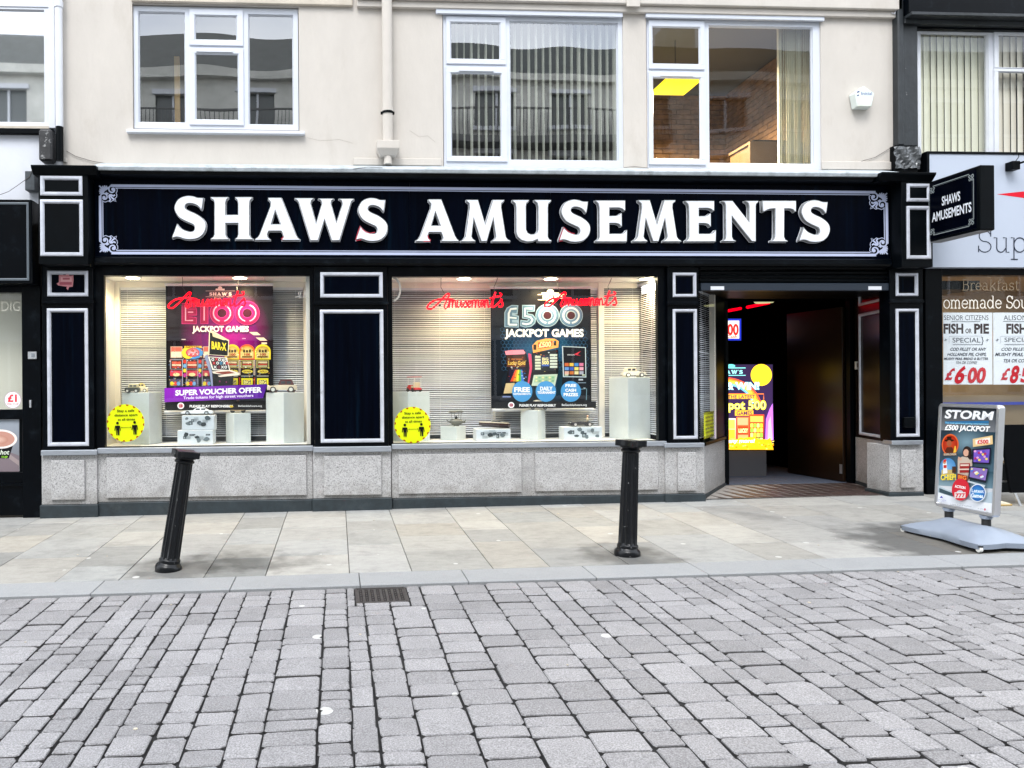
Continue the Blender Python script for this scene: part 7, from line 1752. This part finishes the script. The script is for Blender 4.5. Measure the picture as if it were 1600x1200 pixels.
# white cafe sign
q = RC(1452, 242, 1800, 418, -.12)
cs_ = thing('cafe_sign', 'white cafe sign board with a red wedge and thin dark lettering', 'sign', (q[0], -.12, q[2]))
MB().box(q[0], q[1], -.12, .05, q[2], q[3]).build('board', mat('sign_white', (.47, .52, .62), .35, var=.03, vscale=1), cs_, bevel=.003)
MB().box(q[0] - .03, q[1], -.13, .05, q[3] + .001, q[3] + .025).box(q[0] - .032, q[0] - .002, -.13, .05, q[2], q[3]).build('edge_trim', M_blk2, cs_)
a = Art(onY(-.1208)); a.poly([(1557.5, 303.5), (1600, 299), (1660, 296), (1660, 312), (1600, 309.5)], '#d8102a')
# thin slab serif letters as strokes
def sarc(cx, cy, rx, ry, a0, a1, n=14): return [(cx + rx * math.cos(rad(a0 + (a1 - a0) * i / n)), cy - ry * math.sin(rad(a0 + (a1 - a0) * i / n))) for i in range(n + 1)]
SLAB = {  # y: 0 baseline, -1 x-height, -1.5 cap; (width, strokes)
 'S': (1.0, [sarc(.48, -1.12, .36, .38, 20, 270) , sarc(.48, -.37, .40, .37, 90, -155), [(.86, -1.5), (.86, -1.08)], [(.08, -.45), (.08, 0)]]),
 'u': (1.1, [[(.05, -1), (.25, -1), (.25, -.3)] + sarc(.52, -.3, .27, .3, 180, 300), [(.65, -1), (.85, -1), (.85, 0), (1.05, 0)], [(.66, -.05), (.85, -.3)]]),
 'p': (1.15, [[(.05, -1), (.25, -1), (.25, .5)], [(.05, .5), (.5, .5)], sarc(.62, -.5, .38, .5, 0, 360, 22)]),
 'o': (1.0, [sarc(.48, -.5, .42, .5, 0, 360, 24)]),
 'm': (1.6, [[(.02, -1), (.2, -1), (.2, 0)], [(.02, 0), (.42, 0)], sarc(.47, -.66, .27, .34, 160, 0) + [(.74, 0)], [(.58, 0), (.92, 0)], sarc(1.0, -.66, .27, .34, 165, 0) + [(1.27, 0)], [(1.1, 0), (1.46, 0)]]),
 'e': (1.0, [[(.07, -.52), (.88, -.52)] + sarc(.48, -.5, .41, .5, 5, 325)]),
 'a': (1.05, [sarc(.42, -.68, .32, .32, 150, 0) + [(.74, -.12), (.82, 0), (.98, 0)], sarc(.40, -.28, .32, .28, 70, 400)]),
 'd': (1.15, [sarc(.45, -.5, .38, .5, 0, 360, 22), [(.65, -1.5), (.85, -1.5), (.85, 0), (1.05, 0)]]),
 'r': (.85, [[(.04, -1), (.24, -1), (.24, 0)], [(.04, 0), (.5, 0)], sarc(.55, -.6, .31, .4, 160, 40)]),
 'B': (1.15, [[(.05, -1.5), (.62, -1.5)] + sarc(.62, -1.14, .3, .36, 90, -90) + [(.25, -.78)], [(.62, -.78)] + sarc(.66, -.39, .36, .39, 90, -90) + [(.05, 0)], [(.25, -1.5), (.25, 0)]]),
 'k': (1.1, [[(.05, -1.5), (.25, -1.5), (.25, 0)], [(.05, 0), (.45, 0)], [(.9, -1), (.25, -.4)], [(.45, -.58), (.88, 0)], [(.7, 0), (1.05, 0)], [(.65, -1), (1.0, -1)]]),
 'f': (.75, [sarc(.55, -1.2, .27, .3, 50, 180) + [(.28, 0)], [(.05, 0), (.55, 0)], [(.05, -1), (.62, -1)]]),
 's': (.85, [sarc(.4, -.74, .28, .26, 30, 270), sarc(.4, -.24, .31, .24, 90, -150), [(.66, -1), (.66, -.72)], [(.1, -.3), (.1, 0)]]),
 't': (.75, [[(.28, -1.35), (.28, -.25)] + sarc(.52, -.25, .24, .25, 180, 310), [(.05, -1), (.62, -1)]]), ' ': (.6, [])}
def slab(art, t_, x0, yb, xh, wd, col, sx=1.0):
    x = x0
    for c in t_:
        w_, st_ = SLAB[c]
        for s_ in st_: art.line([(x + p[0] * xh * sx, yb + p[1] * xh) for p in s_], wd, col)
        x += w_ * xh * sx
    return x
slab(a, 'Supper', 1527, 394, 22.5, 1.5, '#1b2438', 1.08)
a.build('lettering', M_ink, cs_, -.1206)
# lamp bracket on the sign
t = thing('sign_lamp_bracket', 'small black lamp bracket fixed at the top of the white cafe sign', 'lamp', (P(1586, 258, -.2)[0], -.2, P(1586, 258, -.2)[1]))
q = RC(1580, 252, 1592, 265, -.2); MB().box(q[0], q[1], -.22, -.121, q[2], q[3]).build('mount', M_blk2, t, bevel=.004)
MB().tube([(P(a_, b_, -.2)[0], y_, P(a_, b_, -.2)[1]) for a_, b_, y_ in ((1590, 256, -.2), (1603, 252, -.35), (1625, 248, -.5))], .012, 8).build('arm', M_blk2, t, smooth=40)
MB().tube([(P(a_, b_, -.17)[0], -.17, P(a_, b_, -.17)[1]) for a_, b_ in ((1586, 253), (1592, 245), (1591, 239), (1586, 238), (1584, 242))], .004, 6).build('flex', M_blk2, t, smooth=40)
# cafe front
xq0, xq1 = P(1446, 600, -.02)[0], P(1472.5, 600, -.02)[0]
MB().box(xq0, xq1, -.03, .1, -.05, P(1500, 418, 0)[1] + .2).build('door_post', M_blk, rbd, bevel=.005)
MB().box(xq1 + .001, XR1, -.02, .1, P(1500, 430, -.02)[1], P(1500, 419, -.02)[1] + .1).build('shopfront_head', M_blk, rbd)
CW = RC(1473, 430, 1800, 724, -.0)
MB().box(xq1 + .001, XR1, -.02, .1, .02, CW[2]).build('stall_riser', M_blk2, rbd, bevel=.004)
MB().box(CW[0] + .001, CW[1], .02, .026, CW[2], CW[3]).build('shop_pane', M_glassN, rbd)
# cafe interior
ci = D.objects.new('cafe_interior', None); link(ci, rbd)
MB().add([(6.87, .12, .05), (XR1, .12, .05), (XR1, 2.9, .05), (6.87, 2.9, .05), (6.87, .12, 2.75), (XR1, .12, 2.75), (XR1, 2.9, 2.75), (6.87, 2.9, 2.75)], [(0, 1, 2, 3), (4, 5, 6, 7), (2, 3, 7, 6), (0, 3, 7, 4), (1, 2, 6, 5)]).build('lining', mat('cafe_wall', (.42, .30, .17), .8, var=.1), ci)
MB().box(6.9, XR1 - .1, 2.0, 2.5, .06, 1.15).build('counter', mat('cafe_counter', (.30, .26, .20), .5), ci)
MB().box(6.9, XR1 - .1, 1.7, 1.74, 1.9, 2.05).build('bulkhead', mat('cafe_bulkhead', (.24, .11, .04), .6), ci)
MB().box(xq0 + .4, XR1 - .1, 1.95, 1.99, 1.02, 1.06).build('blue_strip', mat('blue_strip', (.02, .05, .5), .4, emit=.15), ci)
l = D.lights.new('cafe_lamp', 'AREA'); l.energy = 30; l.size = 1.2; l.color = (1, .85, .62)
o = D.objects.new('cafe_lamp', l); link(o, ci); o.location = (9.3 - 8, 1.2, 2.7)
# window lettering and price posters
t = thing('cafe_window_lettering', 'white slab lettering Breakfast and homemade across the cafe window', 'lettering', (7.2, .018, 2.2)); a = Art(onY(.018), .0003)
slab(a, 'omemade Sou', 1474, 481.5, 12.6, 1.5, '#f2ece0', .86); slab(a, 'Breakfast', 1502, 453.5, 11, .8, '#a89880', .95)
a.build('letters', M_ink, t, .018)
Yq = .035; zq = lambda x, y: P(1440 + x / 5.714, 410 + y / 5.714, Yq)
def price(label, x0, x1, items, tx):
    q = RC(1440 + x0 / 5.714, 410 + 448 / 5.714, 1440 + x1 / 5.714, 410 + 1090 / 5.714, Yq)
    t = thing('price_poster', label, 'poster', (q[0], Yq, q[2]), group='hand lettered price posters in the cafe window'); MB().box(q[0], q[1], Yq + .0005, Yq + .0015, q[2], q[3]).build('sheet', mat('poster_paper', (.88, .89, .93), .7), t)
    a = Art(zq, .0003); a.rect(x0, 448, x1, 1090, '#f2f5ff')
    for (s_, a0, a1, yb, yt, c, b_, sh) in items: a.text(s_, a0 + tx, a1 + tx, yb, yt, c, b_, shear=sh)
    a.line([(265 + tx, 527), (330 + tx, 524), (400 + tx, 529), (520 + tx, 525)], 4, '#4a5266')
    a.line([(275 + tx + i * 12, 733 + (3 if i % 2 else -3)) for i in range(23)], 4, '#303850')
    a.line([(242 + tx, 660), (540 + tx, 656)], 2, '#8890a4').line([(242 + tx, 660), (242 + tx, 722)], 2, '#8890a4')
    for xx in (210, 582): a.line([(xx + tx - 12, 697), (xx + tx + 14, 688)], 4, '#303850').line([(xx + tx, 680), (xx + tx + 4, 704)], 3, '#303850')
    a.build('print', M_inkM, t, Yq)
NV = '#2c3448'
price('hand lettered senior citizens fish or pie special poster priced £6.00', 194, 632,
      [('SENIOR CITIZENS', 198, 598, 515, 472, NV, 0, 0), ('FISH', 192, 375, 632, 552, '#3a2c30', 2, 0), ('OR', 390, 445, 632, 592, '#3a2c30', 1, 0), ('PIE', 465, 600, 632, 552, '#3a2c30', 2, 0), ('SPECIAL', 272, 525, 715, 674, NV, 0, 0), ('}', 530, 556, 722, 668, NV, 0, 0),
       ('COD FILLET OR ANY', 250, 570, 788, 762, NV, 1, .3), ('HOLLANDS PIE, CHIPS,', 225, 575, 834, 808, NV, 1, .3), ('MUSHY PEAS, BREAD & BUTTER', 196, 590, 870, 850, NV, 1, .3), ('TEA OR COFFEE', 300, 490, 906, 884, NV, 0, .3), ('£', 205, 265, 1045, 950, '#c81e34', 2, .35), ('6', 280, 365, 1075, 935, '#d0182c', 2, .3), ('.', 378, 405, 1012, 985, '#d0182c', 2, 0), ('00', 402, 560, 1070, 945, '#d0182c', 2, .15)], 0)
price('hand lettered second fish special poster priced £8.50 at the edge of the window', 640, 1085,
      [('ALISONS', 270, 510, 515, 472, NV, 0, 0), ('FISH', 290, 480, 632, 552, '#3a2c30', 2, 0), ('SPECIAL', 275, 525, 710, 672, NV, 0, 0), ('COD FILLET, CHIPS', 245, 590, 788, 762, NV, 1, .3), ('MUSHY PEAS, BREAD', 190, 590, 836, 808, NV, 1, .3), ('TEA OR COFFEE', 262, 520, 892, 864, NV, 1, .3),
       ('£', 242, 300, 1045, 950, '#c81e34', 2, .3), ('8', 318, 390, 1070, 930, '#d0182c', 2, .2), ('.', 400, 425, 1005, 978, '#d0182c', 2, 0), ('50', 415, 580, 1065, 950, '#d0182c', 2, .15)], 462)
# chalk board, chair and foot weight in front of the cafe
q = RC(1561, 663, 1690, 769, -.75)
t = thing('pavement_chalkboard', 'blank black pavement board on silver legs in front of the cafe', 'board', ((q[0] + q[1]) / 2, -.75, gz(7, -.75)))
pl = [(q[0], q[3]), (q[1], q[3]), (q[1] - .09, q[2]), (q[0] + .11, q[2])]
MB().prism(pl, -.77, -.74).build('board', mat('chalk_black', (.0015, .002, .003), .7, spec=.06), t, bevel=.004)
mb = MB()
for x_ in (P(1584, 770, -.75)[0], q[1] - .25):
    mb.add([(x_ - .012, -.765, q[2]), (x_ + .012, -.765, q[2]), (x_ + .012, -.745, q[2]), (x_ - .012, -.745, q[2])] + [(x_ + .022, -.80, gz(7, -.8)), (x_ + .046, -.80, gz(7, -.8)), (x_ + .046, -.78, gz(7, -.8)), (x_ + .022, -.78, gz(7, -.8))], [(0, 1, 5, 4), (1, 2, 6, 5), (2, 3, 7, 6), (3, 0, 4, 7), (4, 5, 6, 7)])
mb.build('leg', M_alu, t)
cxx = P(1559, 700, -.45)[0]; t = thing('cafe_chair', 'aluminium cafe chair half hidden behind the poster stand', 'chair', (cxx, -.45, gz(7, -.45)))
g0 = gz(7, -.45)
for (x_, y_) in ((-.2, -.2), (.16, -.2), (-.2, .18), (.16, .18)):
    MB().tube([(x_, y_, 0), (x_ * .8, y_ * .8, .45)] + ([(x_ * .8, y_, .82)] if y_ > 0 else []), .012, 8).build('leg', M_alu, t, smooth=40, rel=False)
MB().box(-.2, .18, -.2, .18, .45, .47).build('seat', M_alu, t, bevel=.008, rel=False)
for z_ in (.55, .64, .73): MB().box(-.17, .14, .165, .18, z_, z_ + .05).build('back_slat', M_alu, t, bevel=.004, rel=False)
MB().box(-.19, .17, -.19, -.18, .22, .24).build('stretcher', M_alu, t, rel=False)
fx, fy = G(1562, 789)
t = thing('board_foot_weight', 'cream and tan foot weight on the paving behind the poster stand', 'weight', (fx, fy, gz(fx, fy)))
MB().prism([(-.16, 0), (.075, 0), (.08, .02), (.03, .035), (-.05, .055), (-.12, .10), (-.16, .10)], -.06, .06).build('body', mat('cream_weight', (.62, .56, .42), .6), t, bevel=.012, rel=False, smooth=50)
MB().box(-.165, .085, -.063, .063, -.001, .018).build('sole', mat('tan_sole', (.45, .30, .10), .6), t, bevel=.005, rel=False)

# =================================================================== OPPOSITE SIDE OF THE STREET (seen in the glass)
ob = thing('opposite_building', 'grey stone terrace with a dark slate roof across the street, seen reflected in the windows', 'building', (0, -14, 0))
M_os = mat('opposite_stone', (.62, .62, .58), .8, var=.2, vscale=1.5); M_sl = mat('slate_roof', (.05, .06, .06), .7, var=.3, vscale=3)
Yo = -14.0
hol = []
for k in range(-14, 19):
    for (z0, z1) in ((1.0, 2.7), (4.0, 5.6), (6.9, 8.4), (9.1, 10.1)): hol.append((k * 2.4 - .55, k * 2.4 + .55, z0, z1))
mb = MB(); wall_holes(-40, 50, -.4, 10.5, [(a_, b_, c, d) for a_, b_, c, d in hol], -Yo, .15, mb)
mb.v = [(x, -y, z) for x, y, z in mb.v]; mb.build('wall', M_os, ob)
mb = MB()
for h in hol: mb.box(h[0], h[1], Yo - .16, Yo - .12, h[2], h[3])
o = mb.build('window_panes', mat('opposite_glass', (.14, .15, .15), .25), ob); o['kind'] = 'stuff'
mb = MB()
for h in hol: mb.box(h[0] - .08, h[1] + .08, Yo, Yo + .08, h[3] + .001, h[3] + .14); mb.box(h[0] - .04, h[0], Yo - .11, Yo - .05, h[2], h[3]); mb.box((h[0] + h[1]) / 2 - .03, (h[0] + h[1]) / 2 + .03, Yo - .11, Yo - .05, h[2], h[3]); mb.box(h[0] - .08, h[1] + .08, Yo, Yo + .1, h[2] - .1, h[2] - .001)
o = mb.build('window_surrounds', M_wht, ob); o['kind'] = 'stuff'
MB().box(-40, 50, Yo, Yo + .25, 10.5, 10.75).box(-40, 50, Yo, Yo + .08, 3.1, 3.35).box(-40, 50, Yo, Yo + .08, 6.1, 6.25).build('cornice', M_os, ob)
MB().prism([(Yo + .2, 10.751), (Yo - 1.2, 12.25), (Yo - 9, 12.25), (Yo - 9, 10.751)], -40, 50, 'x').build('roof', M_sl, ob)
MB().box(-40, 50, Yo - 9, Yo - 8.9, -.4, 10.7).box(-40, -39.9, Yo - 8.9, Yo - .3, -.4, 10.7).box(49.9, 50, Yo - 8.9, Yo - .3, -.4, 10.7).build('side_wall', M_os, ob)
for k in (-9, 2, 11): MB().box(k, k + 1.2, Yo - 3, Yo - 2, 12.0, 13.5).build('chimney', M_os, ob)
slopes(None, -30, 30, Yo, -13, .0, 'far_pavement', M_kerb, pave)

mb = MB()
for zz_ in (6.35, 8.65):
    mb.box(-6, 10, Yo + .55, Yo + .60, zz_ + .75, zz_ + .80).box(-6, 10, Yo + .55, Yo + .60, zz_, zz_ + .05).box(-6, 10, Yo + .001, Yo + .62, zz_ - .12, zz_ - .001)
    for k in range(134): mb.box(-6 + k * .12, -6 + k * .12 + .02, Yo + .56, Yo + .59, zz_ + .05, zz_ + .75)
o = mb.build('balcony_railing', mat('grey_railing', (.12, .12, .12), .5), ob); o['kind'] = 'stuff'

mb = MB(); rl = random.Random(21)
for i in range(36):
    X_, Y_ = rl.uniform(-3.5, 6.8), (rl.uniform(-2.5, -.12) if rl.random() < .55 else rl.uniform(-5.2, -2.9))
    z_ = gz(X_, Y_) + (.0006 if Y_ > YK0 else -.0125); sz = rl.uniform(.006, .016); a0 = rl.uniform(0, 6.28); k_ = rl.randint(3, 6)
    p_ = [(X_ + sz * math.cos(a0 + 6.283 * j / k_) * rl.uniform(.5, 1), Y_ + sz * math.sin(a0 + 6.283 * j / k_) * rl.uniform(.5, 1)) for j in range(k_)]
    mb.prism(p_, z_, z_ + .003, 'z')
o = mb.build('litter', mat('litter_scraps', (.40, .35, .27), .8, var=.5, vscale=3)); tag(o, 'small scraps and dead leaf bits scattered over the paving and setts', 'litter', kind='stuff')

# fruit machine added out of sight to put a warm glow in the side panel
fm_ = thing('added_glow_machine', 'added unseen fruit machine behind the open door, glowing into the dark side panel', 'fruit machine', (6.42, 3.1, ez + .02))
MB().prism([(2.9, .12), (2.9, .75), (2.98, .95), (3.02, 1.55), (3.1, 1.75), (3.4, 1.75), (3.4, .12)], 6.16, 6.68, 'x').build('cabinet', M_blk2, fm_)
for z0_, z1_, c_ in ((.72, .80, (1, .42, .08)), (.98, 1.18, (1, .55, .15)), (1.24, 1.30, (1, .35, .05)), (1.36, 1.50, (.9, .5, .2))):
    MB().box(6.20, 6.64, 2.90 + (.06 if z0_ > .9 else -.006), 2.97 + (.03 if z0_ > .9 else 0), z0_, z1_).build('lit_panel', mat('machine_glow_%d' % int(z0_ * 100), c_, .5, emit=.8), fm_)
